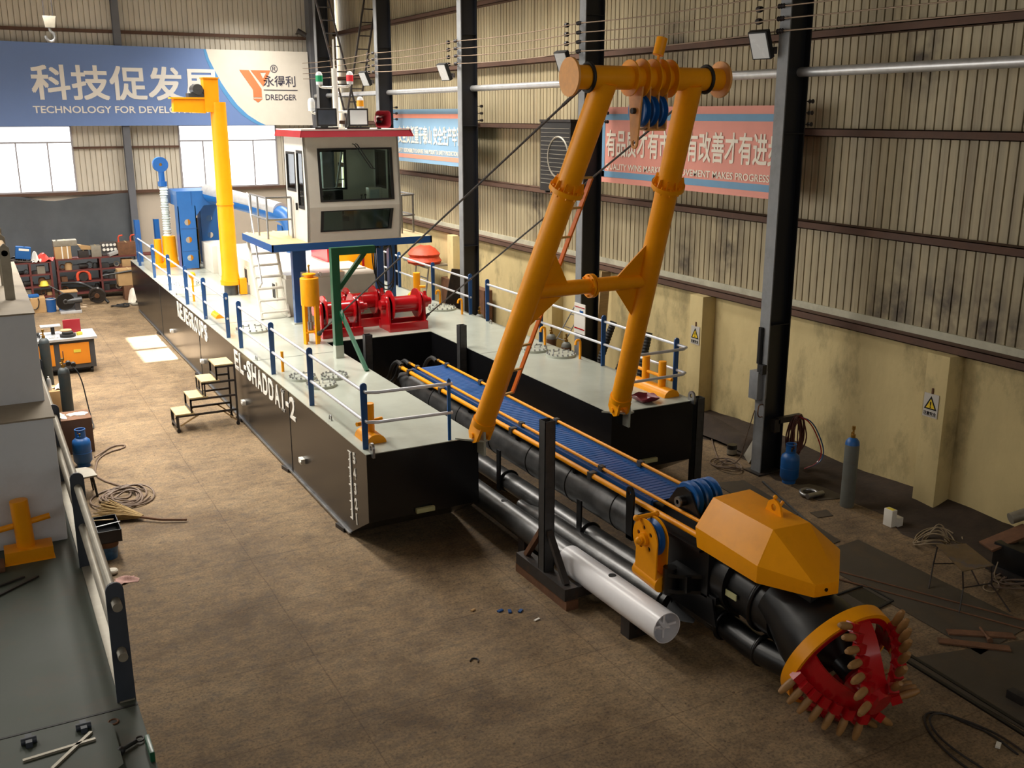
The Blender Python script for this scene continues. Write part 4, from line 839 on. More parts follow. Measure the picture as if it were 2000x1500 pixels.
# ---- cutter head
ch = thing('dredging_cutter', (8.2, 6.9, 0), 'red cutter head with an orange ring and rows of bronze teeth on the floor', 'cutter head')
RR = 0.72
g = G().lathe([(RR, -0.02), (RR, 0.14), (RR - 0.05, 0.14), (RR - 0.05, -0.02), (RR, -0.02)], CC, cd, 56); g.done('ring', M_ORANGE, ch)
G().lathe([(RR - 0.052, 0.0), (RR - 0.052, 0.15), (RR - 0.12, 0.15), (RR - 0.12, 0.02), (RR - 0.052, 0.0)], CC, cd, 56).done('inner_ring', M_RED, ch)
ca = V(1, 0, 0); cb = cd.cross(ca).normalized()
G().lathe([(0.12, 0.34), (0.2, 0.42), (0.22, 0.72), (0.15, 0.8), (0, 0.8)], CC, cd, 28).done('hub', M_RED, ch)
NB, NT = 5, 7
def arm_pt(k, s):
    """centre line of blade k at s in 0..1: from the ring sweeping round and in to the nose"""
    an = 2 * pi * k / NB + radians(92) + 0.3 * s; r = RR - 0.08 - 0.5 * s ** 1.9; h = 0.08 + 0.68 * s ** 0.9
    e = ca * cos(an) + cb * sin(an); tn = -ca * sin(an) + cb * cos(an)
    return CC + e * r + cd * h, e, tn
for k in range(NB):
    g = G(); ns = 16; rows = []
    for i in range(ns + 1):
        s = i / ns; p, e, tn = arm_pt(k, s); p2, _, _ = arm_pt(k, min(1, s + 0.02)); p0, _, _ = arm_pt(k, max(0, s - 0.02)); al = (p2 - p0).normalized()
        nrm = (e * 0.9 + cd * (0.25 + 0.75 * s)).normalized(); wd = al.cross(nrm).normalized(); hw = 0.16 - 0.04 * s; th = 0.035
        rows.append([g.bm.verts.new(q) for q in (p - wd * hw, p + wd * hw, p + wd * hw - nrm * th, p - wd * hw - nrm * th)])
    for A, B in zip(rows, rows[1:]):
        for j in range(4): g.bm.faces.new((A[j], A[(j + 1) % 4], B[(j + 1) % 4], B[j]))
    g.bm.faces.new(rows[0]); g.bm.faces.new(rows[-1])
    side_ = 0
    for i in range(NT):
        s = 0.13 + 0.85 * i / (NT - 1); p, e, tn = arm_pt(k, s); p2, _, _ = arm_pt(k, min(1, s + 0.02)); p0, _, _ = arm_pt(k, max(0, s - 0.02)); al = (p2 - p0).normalized()
        nrm = (e * 0.9 + cd * (0.25 + 0.75 * s)).normalized(); wd = al.cross(nrm).normalized(); 
        if wd.dot(tn) < 0: wd = -wd
        td = (wd * 0.86 + nrm * 0.42 + al * 0.05).normalized(); b0 = p + wd * 0.09 + nrm * 0.02
        g.bar(b0, b0 + td * 0.12, 0.11, 0.1)
        b1 = b0 + td * 0.11
        G().lathe([(0, 0), (0.038, 0), (0.046, 0.07), (0.043, 0.16), (0.026, 0.225), (0, 0.235)], b1, td, 12).done('tooth', M_TOOTH, ch)
    g.done('blade', M_RED, ch, angle=30)
# ================================================================= MACHINERY ON DECK
mh = thing('machinery_house', (8.6, 29, D), 'long low white engine housing behind the control cabin', 'housing')
G().b2(6.98, 9.6, 25.3, 33.2, D, 2.68).done('casing', M_HOUSE, mh, bevel=0.02)
G().b2(7.05, 9.5, 26.2, 33.0, 2.68, 2.72).b2(7.02, 8.6, 25.35, 26.2, 2.68, 2.78).done('top_plate', M_WHITE, mh)
for y in (26.3, 29.3): 
    g = G().b2(6.94, 6.98, y - 0.2, y + 0.2, 2.0, 2.5); f_ = g.done('vent_frame', M_HOUSE, mh); G().b2(6.935, 6.945, y - 0.14, y + 0.14, 2.06, 2.44).done('vent_opening', M_RUBBER, f_)
bx = thing('deck_locker', (7.0, 34.2, D), 'white steel deck locker with a small vent near the blue gantry', 'locker')
G().b2(6.9, 7.7, 33.6, 35.2, D, 2.62).done('body', M_HOUSE, bx, bevel=0.02); G().b2(7.15, 7.4, 33.57, 33.6, 2.0, 2.4).done('vent', M_CREAM, bx)
# diesel engine casing below the platform
en = thing('engine', (9.9, 28.2, D), 'orange engine enclosure with red and blue stripes under the cabin platform', 'engine')
G().b2(9.0, 10.3, 27.6, 29.2, D, 3.3).done('enclosure', M_ORANGE, en, bevel=0.03)
for x, m in ((8.86, M_RED), (8.93, M_BLUE), (9.9, M_RED)): G().b2(x, x + 0.06, 27.56, 29.1, D + 0.6, 3.3).done('stripe_panel', m, en)
G().b2(10.3, 10.5, 27.7, 28.9, D, 2.9).done('radiator', M_NAVY, en)
# black hoses slung below the platform
h = thing('hydraulic_hoses', (9.7, 24.6, 3.6), 'bundle of black hydraulic hoses looping below the cabin platform', 'hoses')
for k, (a, b, s) in enumerate((((8.9, 24.1, 3.66), (10.05, 25.7, 3.4), 0.1), ((9.0, 24.1, 3.66), (10.06, 25.7, 3.38), 0.16), ((9.1, 24.1, 3.66), (10.04, 25.75, 3.36), 0.2))):
    a, b = V(a), V(b); G().tube([a, a + V(0, 0, -0.12), (a + b) / 2 + V(0, 0, -s), b], 0.03, 8, smooth=2).done('hose', M_RUBBER, h)
for k in range(3):
    a, b = V(8.85 + 0.05 * k, 23.9, 3.66), V(10.02, 25.6 + 0.05 * k, 3.35)
    G().tube([a, a + V(0, 0, -0.5), (8.95, 23.95, 2.75 - 0.1 * k), (9.35, 24.2, 2.45 - 0.1 * k), (9.7, 24.6, 2.6 - 0.1 * k), (9.9, 25.2, 3.1), b], 0.016, 8, smooth=2).done('hose', M_RUBBER, h)
# winches
def winch(loc, rz, label, s=1.0):
    t = thing('deck_winch', loc, label, 'winch', 'red winches at the head of the well'); t.rotation_euler = (0, 0, rz); c = V(loc)
    for x in (-0.46, 0.46):
        pr = [(-0.34, 0.0), (0.34, 0.0), (0.34, 0.12), (0.27, 0.2)] + [(0.25 * cos(a), 0.62 + 0.25 * sin(a)) for a in [pi * i / 10 for i in range(11)]] + [(-0.27, 0.2), (-0.34, 0.12)]
        G().prism([(c.x + x - 0.03, c.y + y, c.z + z) for y, z in pr], (0.06, 0, 0)).done('side_frame', M_RED, t, bevel=0.008)
    G().cyl(c + V(-0.36, 0, 0.6), c + V(0.36, 0, 0.6), 0.2, n=28).done('drum', M_RED, t)
    for x in (-0.36, 0.33): G().cyl(c + V(x, 0, 0.6), c + V(x + 0.03, 0, 0.6), 0.36, n=36).done('drum_flange', M_RED, t)
    for q in (-0.36, 0.26): G().b2(c.x - 0.5, c.x + 0.5, c.y + q, c.y + q + 0.1, c.z, c.z + 0.2).done('base_beam', M_RED, t)
    m = G().cyl(c + V(0.49, 0, 0.62), c + V(0.62, 0, 0.62), 0.15, n=20).cyl(c + V(0.62, 0, 0.62), c + V(0.72, 0, 0.62), 0.09, n=16).done('gear_motor', M_RED, t)
    G().cyl(c + V(0.6, 0.0, 0.72), c + V(0.6, 0.05, 0.86), 0.04, n=10).done('port', M_RED, m)
    G().cyl(c + V(-0.5, 0, 0.62), c + V(-0.6, 0, 0.62), 0.12, n=18).done('bearing_cap', M_RED, t)
winch((7.45, 22.6, D), 0, 'left red winch nearest the green davit'); winch((8.32, 23.45, D), 0, 'middle red winch set back behind the other two'); winch((9.1, 22.55, D), 0, 'right red winch at the corner of the open well')
# header tank on four legs
ht = thing('header_tank', (6.62, 22.0, D), 'orange cylindrical tank on a four legged stand beside the well', 'tank')
G().lathe([(0, 2.6), (0.205, 2.6), (0.21, 2.62), (0.21, 3.22), (0.2, 3.23), (0, 3.24)], (6.62, 22.0, 0), n=32).done('tank', M_ORANGE, ht)
l = G().lathe([(0, 3.235), (0.1, 3.235), (0.1, 3.29), (0.15, 3.29), (0.15, 3.32), (0.04, 3.34), (0, 3.34)], (6.62, 22.0, 0), n=24).done('lid', M_ORANGE, ht); G().cyl((6.62, 22, 3.33), (6.62, 22, 3.5), 0.018, n=10).ball((6.62, 22, 3.5), 0.03, 8).done('lid_rod', M_BRASS, l)
for a in (0.4, 1.97, 3.54, 5.11): x, y = 6.62 + 0.19 * cos(a), 22 + 0.19 * sin(a); G().box((x, y, D + 0.45), (0.09, 0.05, 0.92), rz=a + pi / 2).done('leg', M_ORANGE, ht)
G().b2(6.46, 6.78, 21.84, 22.16, D + 0.26, D + 0.3).done('shelf', M_ORANGE, ht); G().cyl((6.6, 22, D + 0.3), (6.6, 22, D + 0.5), 0.07).cyl((6.6, 22, D + 0.5), (6.6, 22, 2.6), 0.03).done('pump', M_STEEL, ht); G().ring((6.86, 21.95, 3.3), (0, 1, 0), 0.04, 0.008, 14, 6).done('lid_ring', M_STEEL, ht)
# green davit
dv = thing('davit', (6.68, 20.34, D), 'dark green steel davit with a short jib and braces at the well edge', 'davit')
G().b2(6.6, 6.77, 20.26, 20.42, D + 0.28, 4.09).done('post', M_GREEN, dv); G().b2(6.6, 6.78, 20.25, 20.43, D, D + 0.28).done('foot', M_DECK, dv)
G().b2(6.77, 7.58, 20.27, 20.41, 3.93, 4.09).done('jib', M_GREEN, dv); G().bar((6.76, 20.34, 3.22), (7.36, 20.34, 3.95), 0.09, 0.09).done('knee_brace', M_GREEN, dv); G().bar((6.75, 20.3, 2.75), (6.8, 18.9, D), 0.07, 0.07).done('back_stay', M_GREEN, dv)
# jib crane: yellow post with a short arm
cr = thing('jib_crane', (6.5, 29.36, D), 'tall yellow crane column with a short box arm at the top', 'crane')
G().cyl((6.5, 29.36, D), (6.5, 29.36, 2.05), 0.2, n=24).done('pedestal', M_GREYSTEEL, cr)
G().cyl((6.5, 29.36, 2.02), (6.5, 29.36, 2.14), 0.29, n=32).lathe([(0.27, 0), (0.235, 0.25), (0.215, 5.0)], (6.5, 29.36, 2.12), n=32).cyl((6.5, 29.36, 4.3), (6.5, 29.36, 4.34), 0.245, n=32).done('column', M_ORANGE, cr)
G().b2(6.7, 6.9, 29.1, 29.3, 1.74, 2.2).done('slew_lug', M_ORANGE, cr)
G().prism([(6.12, 29.2, 6.85), (6.5, 29.2, 6.85), (6.52, 29.2, 7.75), (6.12, 29.2, 7.75)], (0, 0.36, 0)).b2(6.1, 6.54, 29.16, 29.6, 7.74, 7.77).done('head', M_ORANGE, cr)
G().prism([(6.14, 29.25, 6.82), (6.14, 29.25, 7.25), (5.3, 29.25, 7.2), (5.28, 29.25, 6.86)], (0, 0.3, 0)).b2(5.22, 6.14, 29.2, 29.6, 7.2, 7.24).done('arm', M_ORANGE, cr); G().cyl((5.95, 29.15, 7.45), (5.95, 29.65, 7.45), 0.14).b2(5.7, 6.1, 29.2, 29.6, 7.24, 7.35).done('hoist_drum', M_GREYSTEEL, cr)
# gantry at the stern
ga = thing('stern_gantry', (6.8, 34.9, D), 'blue box section gantry with round lightening holes at the stern', 'gantry')
M_SKYB = paint('bright_blue', (26, 88, 152), 0.38, var=0.06)
def leg(x0, dx, y, zt):
    return G().holed([(x0, y, D + 0.05), (x0 + 0.58, y, D + 0.05), (x0 + 0.58 + dx, y, zt), (x0 + dx, y, zt)], [circle((x0 + 0.29 + dx * f_, y, D + 0.05 + (zt - D - 0.05) * f_), (1, 0, 0), (0, 0, 1), 0.105, 16) for f_ in (0.17, 0.46, 0.74)], (0, 0.06, 0)).b2(x0, x0 + 0.03, y, y + 0.55, D + 0.05, zt).b2(x0 + 0.55, x0 + 0.58, y, y + 0.55, D + 0.05, zt)
leg(6.14, 0.0, 34.8, 3.85).done('leg', M_SKYB, ga); leg(7.08, 0.0, 35.9, 3.85).done('leg', M_SKYB, ga)
G().b2(6.14, 7.68, 34.8, 36.4, 3.85, 4.33).prism([(6.72, 34.8, 3.85), (7.0, 34.8, 3.85), (6.72, 34.8, 3.5)], (0, 0.5, 0)).done('cross_beam', M_SKYB, ga)
G().prism([(7.2, 36.3, 3.9), (7.6, 36.3, 3.9), (7.7, 37.9, D + 0.1), (7.2, 37.9, D + 0.1)], (0, 0.3, 0)).done('raking_strut', M_SKYB, ga)
g = G()
for z in (2.35, 3.1): g.b2(6.13, 6.73, 34.79, 34.8, z, z + 0.015)
g.b2(6.6, 6.615, 34.79, 34.8, 3.86, 4.33); g.done('weld_line', M_NAVY, ga)
bp = thing('discharge_pipe', (8.6, 30.4, 2.7), 'big bright blue discharge pipe sloping from the gantry to an elbow beside the cabin', 'pipe')
G().tube([(7.2, 35.0, 4.2), (7.9, 32.9, 4.02), (8.5, 30.9, 3.84), (8.62, 30.45, 3.7), (8.68, 30.25, 3.4), (8.7, 30.2, 2.7)], 0.26, 28, smooth=2).done('pipe', M_SKYB, bp); G().tube([(7.2, 35.0, 4.27), (7.9, 32.9, 4.09), (8.5, 30.9, 3.91)], 0.262, 24, smooth=1).done('wrapping', M_GALV, bp)
G().holed([(8.4, 30.5, 2.72), (8.96, 30.5, 2.72), (8.9, 30.5, 3.6), (8.45, 30.5, 3.6)], [circle((8.68, 30.5, 2.98), (1, 0, 0), (0, 0, 1), 0.1, 16)], (0, 0.06, 0)).b2(8.4, 8.43, 30.5, 31.0, 2.72, 3.5).b2(8.93, 8.96, 30.5, 31.0, 2.72, 3.5).done('support_leg', M_SKYB, bp)
o = G().cyl((9.1, 30.6, 2.72), (9.1, 30.6, 3.55), 0.2, n=24).cyl((9.1, 30.6, 2.72), (9.1, 30.6, 2.76), 0.26, n=24).done('filter_housing', M_SKYB, loc=(9.1, 30.6, 2.72)); tag(o, 'upright blue cylinder on the engine housing next to the discharge pipe', 'cylinder')
# plastic wrapped spud cylinder with blue eye
sp = thing('spud_cylinder', (5.98, 36.0, D), 'plastic wrapped hydraulic cylinder with a blue eye on a yellow socket', 'cylinder')
G().lathe([(0.3, D), (0.3, D + 0.12), (0.24, D + 0.2), (0.22, 2.76), (0.16, 2.78), (0, 2.78)], (5.98, 36, 0), n=28).done('socket', M_ORANGE, sp)
M_WRAP = paint('plastic_wrap', (206, 216, 214), 0.18, var=0.3, scale=14, stretch=(1, 1, 4), coat=0.5)
pr = []; 
for k in range(60): z = 2.78 + 1.66 * k / 59; pr.append((0.125 + 0.014 * sin(k * 2.2) + (0.02 if k % 7 == 0 else 0), z))
G().lathe(pr + [(0, 4.44)], (5.95, 36, 0), n=24).done('wrapping', M_WRAP, sp)
G().cyl((5.93, 36, 4.4), (5.92, 36, 4.98), 0.1).cyl((5.93, 36, 4.44), (5.93, 36, 4.6), 0.15).done('rod', M_BLUE, sp); G().lathe([(0.05, -0.1), (0.25, -0.1), (0.25, 0.1), (0.05, 0.1), (0.05, -0.1)], (5.91, 36, 5.16), (0, 1, 0), 28).done('eye', M_BLUE, sp); G().cyl((5.91, 35.93, 5.16), (5.91, 36.07, 5.16), 0.08).done('eye_bush', M_BRASS, sp)
for x, lab in ((5.2, 'blue angle steel post at the left stern corner'), (5.86, 'blue angle steel post at the stern, right of the corner one')):
    o = G().prism([(x - 0.07, 37.6, D), (x + 0.12, 37.6, D), (x + 0.1, 37.6, 3.2), (x - 0.07, 37.6, 3.2)], (0, 0.02, 0)).prism([(x - 0.08, 37.6, D), (x - 0.06, 37.6, D), (x - 0.06, 37.6, 3.2), (x - 0.08, 37.6, 3.2)], (0, 0.16, 0)).done('stern_post', M_BLUE, loc=(x, 37.6, D)); tag(o, lab, 'post')
t = thing('pump', (6.8, 36.4, D), 'yellow hand pump with a long lever behind the blue gantry', 'pump')
G().cyl((6.9, 36.4, D), (6.9, 36.4, 3.3), 0.16).done('body', M_ORANGE, t); G().cyl((6.6, 36.2, 3.75), (7.3, 36.4, 3.5), 0.09).cyl((6.9, 36.4, 3.3), (6.9, 36.35, 3.65), 0.06).done('lever', M_ORANGE, t)

# ---- steel posts and tubes below and beside the bow
def stand(x, y, zt, label, axis='y', foot=True):
    t = thing('support_stand', (x, y, 0), label, 'stand', 'grey square tube stands')
    g = G()
    for q in ((x - 0.085, x - 0.075, y - 0.085, y + 0.085), (x + 0.075, x + 0.085, y - 0.085, y + 0.085), (x - 0.085, x + 0.085, y - 0.085, y - 0.075), (x - 0.085, x + 0.085, y + 0.075, y + 0.085)): g.b2(q[0], q[1], q[2], q[3], 0.3 if foot else 0.0, zt)
    g.done('column', M_GREYSTEEL, t)
    if foot:
        G().b2(x - 0.11, x + 0.11, y - 0.72, y + 0.72, 0.14, 0.32).done('base_beam', M_IRON, t); G().b2(x - 0.1, x + 0.1, y - 0.75, y + 0.75, 0.0, 0.14).done('rusty_bearer', M_RUST, t); G().b2(x - 0.1, x + 0.75, y - 0.7, y - 0.54, 0.14, 0.3).done('cross_bearer', M_IRON, t)
        for s in (-1, 1): G().bar((x, y + 0.58 * s, 0.32), (x, y + 0.08 * s, 0.95), 0.09, 0.07).done('brace', M_IRON if s < 0 else M_RUST, t)
stand(6.87, 11.72, 2.62, 'tall grey square tube stand on a rusty base in front of the left bow')
stand(11.5, 14.1, 1.74, 'grey square tube post against the right bow corner', foot=False); stand(9.42, 19.9, 2.25, 'grey square tube post rising beside the right deck behind the A-frame', foot=False); stand(7.45, 20.6, 2.1, 'grey square tube post rising from the well beside the left deck', foot=False)
sd = thing('spud', (7.3, 13, 0), 'long black spud tube with a white painted lower end and round holes', 'spud tube')
ZS = 0.42; a = V(7.26, 16.3, ZS); b = V(7.24, 11.55, ZS); e = V(7.26, 9.3, ZS)
G().cyl(a, b, 0.2, n=36).done('black_length', M_TAR, sd)
G().pipe(b + V(0, 0.12, 0), e, 0.212, 0.012, 40).done('white_length', paint('spud_white', (238, 237, 240), 0.32, var=0.05, scale=1.5), sd, label='white painted end of the spud tube')
g = G().box(e + V(0, 0.08, 0), (0.395, 0.02, 0.03)).box(e + V(0, 0.08, 0.02), (0.03, 0.02, 0.39)).cyl(e + V(0, 0.3, 0), e + V(0, 0.32, 0), 0.2, n=32)
for k in range(3):
    q = Quaternion((0, 1, 0), 2 * pi * k / 3 + 0.4) @ V(0.1, 0, 0); g.bar(e + V(0, 0.02, 0), e + V(0, 0.3, 0) + q * 1.5, 0.1, 0.02)
g.done('end_web', MATS['spud_white'], sd)
for y in (10.55, 12.35, 13.75, 15.2): G().cyl((7.25, y, ZS + 0.205), (7.25, y, ZS + 0.2155 if y < 11.7 else ZS + 0.204), 0.05, n=18).cyl((7.25, y, ZS + 0.19), (7.25, y, ZS + (0.2135 if y < 11.7 else 0.2025)), 0.055, n=18).done('pin_hole', M_RUBBER, sd)
for y in (10.0, 12.9, 15.6): o = G().b2(7.1, 7.42, y - 0.1, y + 0.1, 0, 0.12).prism([(7.1, y - 0.1, 0.12), (7.2, y - 0.1, 0.12), (7.1, y - 0.1, 0.32)], (0, 0.2, 0)).prism([(7.42, y - 0.1, 0.12), (7.32, y - 0.1, 0.12), (7.42, y - 0.1, 0.32)], (0, 0.2, 0)).done('cradle', M_IRON, sd)
s2 = thing('spud', (7.75, 12, 0), 'black spud tube with a tapered point lying beside the ladder', 'spud tube')
G().cyl((7.72, 13.1, 0.36), (7.78, 10.0, 0.36), 0.19, n=36).lathe([(0.19, 0), (0.1, 0.62), (0.085, 0.66), (0.08, 0.95), (0, 0.97)], (7.72, 13.1, 0.36), (0, 1, 0), 36).done('tube', M_TAR, s2)
G().cyl((7.78, 10.0, 0.36), (7.785, 9.9, 0.36), 0.165, n=32).done('end_plate', M_BLACK, s2); G().prism([(7.75, 9.97, 0.53), (8.05, 9.72, 0.26), (7.95, 9.62, 0.16), (7.6, 9.9, 0.2)], (0.02, 0.0, 0.02)).box((7.78, 9.94, 0.36), (0.02, 0.12, 0.33)).done('end_fin', M_BLACK, s2)
for y in (10.4, 12.6): G().b2(7.6, 7.92, y - 0.08, y + 0.08, 0, 0.18).done('cradle', M_IRON, s2)
# keel blocks under the hull
kb = []
for x, y in ((5.1, 15.3), (5.1, 18.6), (5.1, 22.4), (5.1, 27), (5.1, 33), (6.7, 15.3), (6.7, 18.6), (9.7, 15.3), (9.7, 19), (11.2, 15.3), (11.2, 19.5), (11.2, 27), (8.2, 24), (8.2, 30)):
    o = G().box((x, y, 0.036), (0.42, 0.3, 0.07), rz=0.15).done('keel_block', M_IRON, loc=(x, y, 0)); tag(o, 'low dark block wedged under the hull of the dredger', 'block', 'keel blocks under the hull')
# ================================================================= LEFT SIDE OF THE HALL
st = thing('step_stand', (4.2, 22.2, 0), 'rusty four step mobile stair standing against the black hull', 'steps')
hs = (0.42, 0.76, 1.1, 1.44); xs = (3.48, 3.8, 4.08, 4.4); y0, y1 = 22.05, 22.72
for k, (h, x) in enumerate(zip(hs, xs)):
    G().b2(x, x + 0.4, y0, y1, h - 0.03, h).done('tread', M_TAN, st)
    for y in (y0 + 0.02, y1 - 0.02):
        G().b2(x, 4.84, y - 0.015, y + 0.015, h - 0.075, h - 0.03).done('side_rail', M_IRON, st)
        G().b2(x + 0.0, x + 0.03, y - 0.015, y + 0.015, h - 0.3, h - 0.03).b2(x + 0.33, x + 0.36, y - 0.015, y + 0.015, h - 0.03, h + 0.33 if k < 3 else h - 0.03).done('upright', M_IRON, st) if k < 3 else G().b2(x, x + 0.03, y - 0.015, y + 0.015, h - 0.34, h - 0.03).done('upright', M_IRON, st)
    G().b2(x, x + 0.03, y0, y1, h - 0.3, h - 0.27).done('cross_bar', M_IRON, st)
for x, y in ((3.52, y0 + 0.02), (4.82, y0 + 0.02), (3.52, y1 - 0.02), (4.82, y1 - 0.02)):
    l = G().b2(x - 0.02, x + 0.02, y - 0.02, y + 0.02, 0.08, 0.4 if x < 4 else 1.42).done('leg', M_IRON, st); G().cyl((x, y - 0.02, 0.04), (x, y + 0.02, 0.04), 0.04, n=14).b2(x - 0.03, x + 0.03, y - 0.015, y + 0.015, 0.04, 0.09).done('caster', M_RUBBER, l)
for y in (y0 + 0.02, y1 - 0.02): G().bar((3.56, y, 0.15), (4.0, y, 0.37), 0.03, 0.03).done('brace', M_WOOD, st); G().bar((4.8, y, 0.12), (4.5, y, 0.37), 0.03, 0.03).done('brace', M_WOOD, st)

def gas_cylinder(loc, h, r, mb, ms, label, valve=True, group='gas cylinders'):
    t = thing('gas_cylinder', loc, label, 'gas cylinder', group); x, y, z = loc; s = h * 0.86
    G().lathe([(0, 0), (r * 0.95, 0), (r, 0.03), (r, s - r * 1.0)], loc, n=28).done('body', mb, t)
    G().lathe([(r, s - r * 1.0), (r * 0.93, s - r * 0.55), (r * 0.68, s - r * 0.18), (r * 0.32, s), (r * 0.3, s + 0.02)], loc, n=28).done('shoulder', ms, t)
    G().cyl((x, y, z + s), (x, y, z + s + 0.06), r * 0.34, n=18).cyl((x, y, z + s + 0.05), (x, y, z + h - 0.04), r * 0.15, n=10).cyl((x, y, z + h - 0.06), (x, y, z + h), r * 0.25, n=12).cyl((x - r * 0.5, y - 0.02, z + s + 0.1), (x, y, z + s + 0.1), r * 0.12, n=8).done('valve', M_BRASS, t)
    return t
gas_cylinder((1.47, 24.1, 0), 1.5, 0.125, M_CYLDARK, M_CYLDARK, 'dark gas cylinder with a black regulator in front of the orange bending machine')
t = thing('gas_regulator', (1.6, 24.05, 1.36), 'black twin gauge regulator and hose fitted on the dark gas cylinder', 'regulator')
G().cyl((1.48, 24.05, 1.38), (1.62, 24.02, 1.36), 0.02, n=8).cyl((1.58, 23.98, 1.38), (1.58, 24.05, 1.4), 0.055).cyl((1.68, 23.98, 1.34), (1.68, 24.05, 1.36), 0.055).done('gauges', M_RUBBER, t); G().cyl((1.5, 24.1, 1.44), (1.5, 24.1, 1.66), 0.012, n=8).done('stem', M_RUST, t)
G().tube([(1.66, 24.0, 1.3), (1.74, 23.95, 1.22), (1.82, 23.9, 0.95), (1.86, 23.8, 0.5), (1.9, 23.6, 0.1), (1.92, 23.3, 0.02), (1.7, 22.9, 0.02)], 0.014, 8, smooth=2).done('hose', M_RUBBER, t)
gas_cylinder((1.30, 27.4, 0), 1.56, 0.125, M_CYLDARK, M_CYLDARK, 'dark gas cylinder beside the left end of the orange bending machine')
# bending machine used as a bench
M_DGREY = paint('machine_grey', (66, 66, 68), 0.45, var=0.1); M_MORANGE = paint('machine_orange', (224, 136, 34), 0.42, var=0.05)
bm_ = thing('bending_machine', (1.9, 29.3, 0), 'orange and grey machine cabinet on wheels with tools on its steel top', 'machine')
G().b2(1.05, 2.6, 28.75, 29.75, 0.16, 0.94).done('cabinet', M_DGREY, bm_, bevel=0.02); G().b2(1.0, 2.68, 28.68, 29.85, 0.94, 1.0).done('worktop', M_GALV, bm_)
G().b2(1.72, 2.46, 28.73, 28.752, 0.28, 0.86).done('door', M_MORANGE, bm_, bevel=0.008); G().b2(1.1, 1.58, 28.73, 28.752, 0.28, 0.86).done('door', M_MORANGE, bm_, bevel=0.008); p = G().b2(2.06, 2.24, 28.72, 28.731, 0.6, 0.68).done('yellow_label', paint('label_yellow', (220, 200, 70), 0.5), bm_)
for x in (1.2, 2.48):
    for y in (28.85, 29.65): G().cyl((x - 0.03, y, 0.08), (x + 0.03, y, 0.08), 0.08, n=18).b2(x - 0.04, x + 0.04, y - 0.04, y + 0.04, 0.1, 0.17).done('wheel', M_RUBBER, bm_)
def single(g, name, mat, loc, label, cat, group=None, **k): return tag(g.done(name, mat, loc=loc, **k), label, cat, group)
single(G().b2(1.92, 2.36, 29.5, 29.55, 1.0, 1.36), 'folder', M_DKRED, (2.14, 29.5, 1), 'dark red board standing on the machine worktop', 'board')
single(G().cyl((1.98, 29.0, 1.0), (1.98, 29.0, 1.07), 0.2, n=28).cyl((1.98, 29, 1.07), (1.98, 29, 1.13), 0.14, n=28), 'roller_die', M_RUBBER, (1.98, 29.0, 1), 'stack of dark round dies on the machine worktop', 'die')
single(G().cyl((1.95, 29.15, 1.135), (1.95, 29.15, 1.16), 0.15, n=28), 'plywood_disc', M_WOOD, (1.95, 29.0, 1.135), 'pale plywood disc lying on the dark round dies', 'disc')
single(G().box((2.28, 29.1, 1.04), (0.14, 0.1, 0.08), rz=0.3), 'tape_measure', MATS['label_yellow'], (2.28, 29.1, 1), 'yellow tape measure on the machine worktop', 'tape measure', bevel=0.015)
t = thing('pedestal_tray', (1.6, 29.5, 1.0), 'bright metal tray on a short dark pedestal on the machine worktop', 'tray'); G().cyl((1.65, 29.5, 1), (1.65, 29.5, 1.22), 0.05).done('pedestal', M_RUBBER, t); G().box((1.6, 29.5, 1.235), (0.5, 0.3, 0.025)).done('tray', M_GALV, t)
single(G().lathe([(0.06, 0), (0.12, 0), (0.12, 0.03), (0.06, 0.03), (0.06, 0)], (1.62, 28.95, 1.0), n=24), 'grinding_disc', M_GALV, (1.62, 28.95, 1), 'pale ring lying on the front edge of the worktop', 'ring')
single(G().tube([(1.1 + 0.2 * cos(a * 1.3), 29.2 + 0.25 * sin(a), 1.03 + 0.05 * abs(sin(a * 2.1))) for a in [0.35 * i for i in range(50)]], 0.018, 6), 'cable', M_RUBBER, (1.1, 29.2, 1), 'tangle of black cable on the left of the worktop', 'cable')
# cardboard box with clutter
cb = thing('cardboard_box', (1.35, 25.4, 0), 'brown cardboard carton with rags and a spray can on top', 'box'); G().b2(1.05, 1.6, 25.1, 25.75, 0, 0.5).done('carton', M_CARD, cb, bevel=0.01); G().b2(1.1, 1.17, 25.09, 25.1, 0.36, 0.42).done('red_mark', M_RED, cb)
t = thing('spray_can', (1.2, 25.3, 0.5), 'silver spray can standing on the cardboard carton', 'spray can'); G().lathe([(0, 0), (0.05, 0), (0.05, 0.24), (0.035, 0.28), (0, 0.28)], (1.2, 25.3, 0.5), n=18).done('can', M_GALV, t); G().cyl((1.2, 25.3, 0.78), (1.2, 25.3, 0.83), 0.018, n=10).done('cap', M_WHITE, t)
def rag(name, c, sx, sy, h, mat, label, cat='rag', seed=1):
    rnd = random.Random(seed); g = G(); n = 10; vs, fs = [], []
    ph = [rnd.uniform(0, 6.28) for _ in range(4)]
    for i in range(n + 1):
        for j in range(n + 1):
            u, v = i / n * 2 - 1, j / n * 2 - 1; e = max(0, 1 - (u * u + v * v) * 0.6)
            vs.append((c[0] + u * sx * (1 + 0.2 * sin(3 * v + ph[0])), c[1] + v * sy * (1 + 0.2 * sin(3 * u + ph[1])), c[2] + 0.006 + h * e * (0.5 + 0.5 * sin(4 * u + ph[2] + 3 * v)) ** 2))
    for i in range(n):
        for j in range(n): a = i * (n + 1) + j; fs.append((a, a + 1, a + n + 2, a + n + 1))
    o = g.faces(vs, fs).done(name, mat, loc=c, angle=80); m = o.modifiers.new('t', 'SOLIDIFY'); m.thickness = 0.006; m.offset = -1
    return tag(o, label, cat)
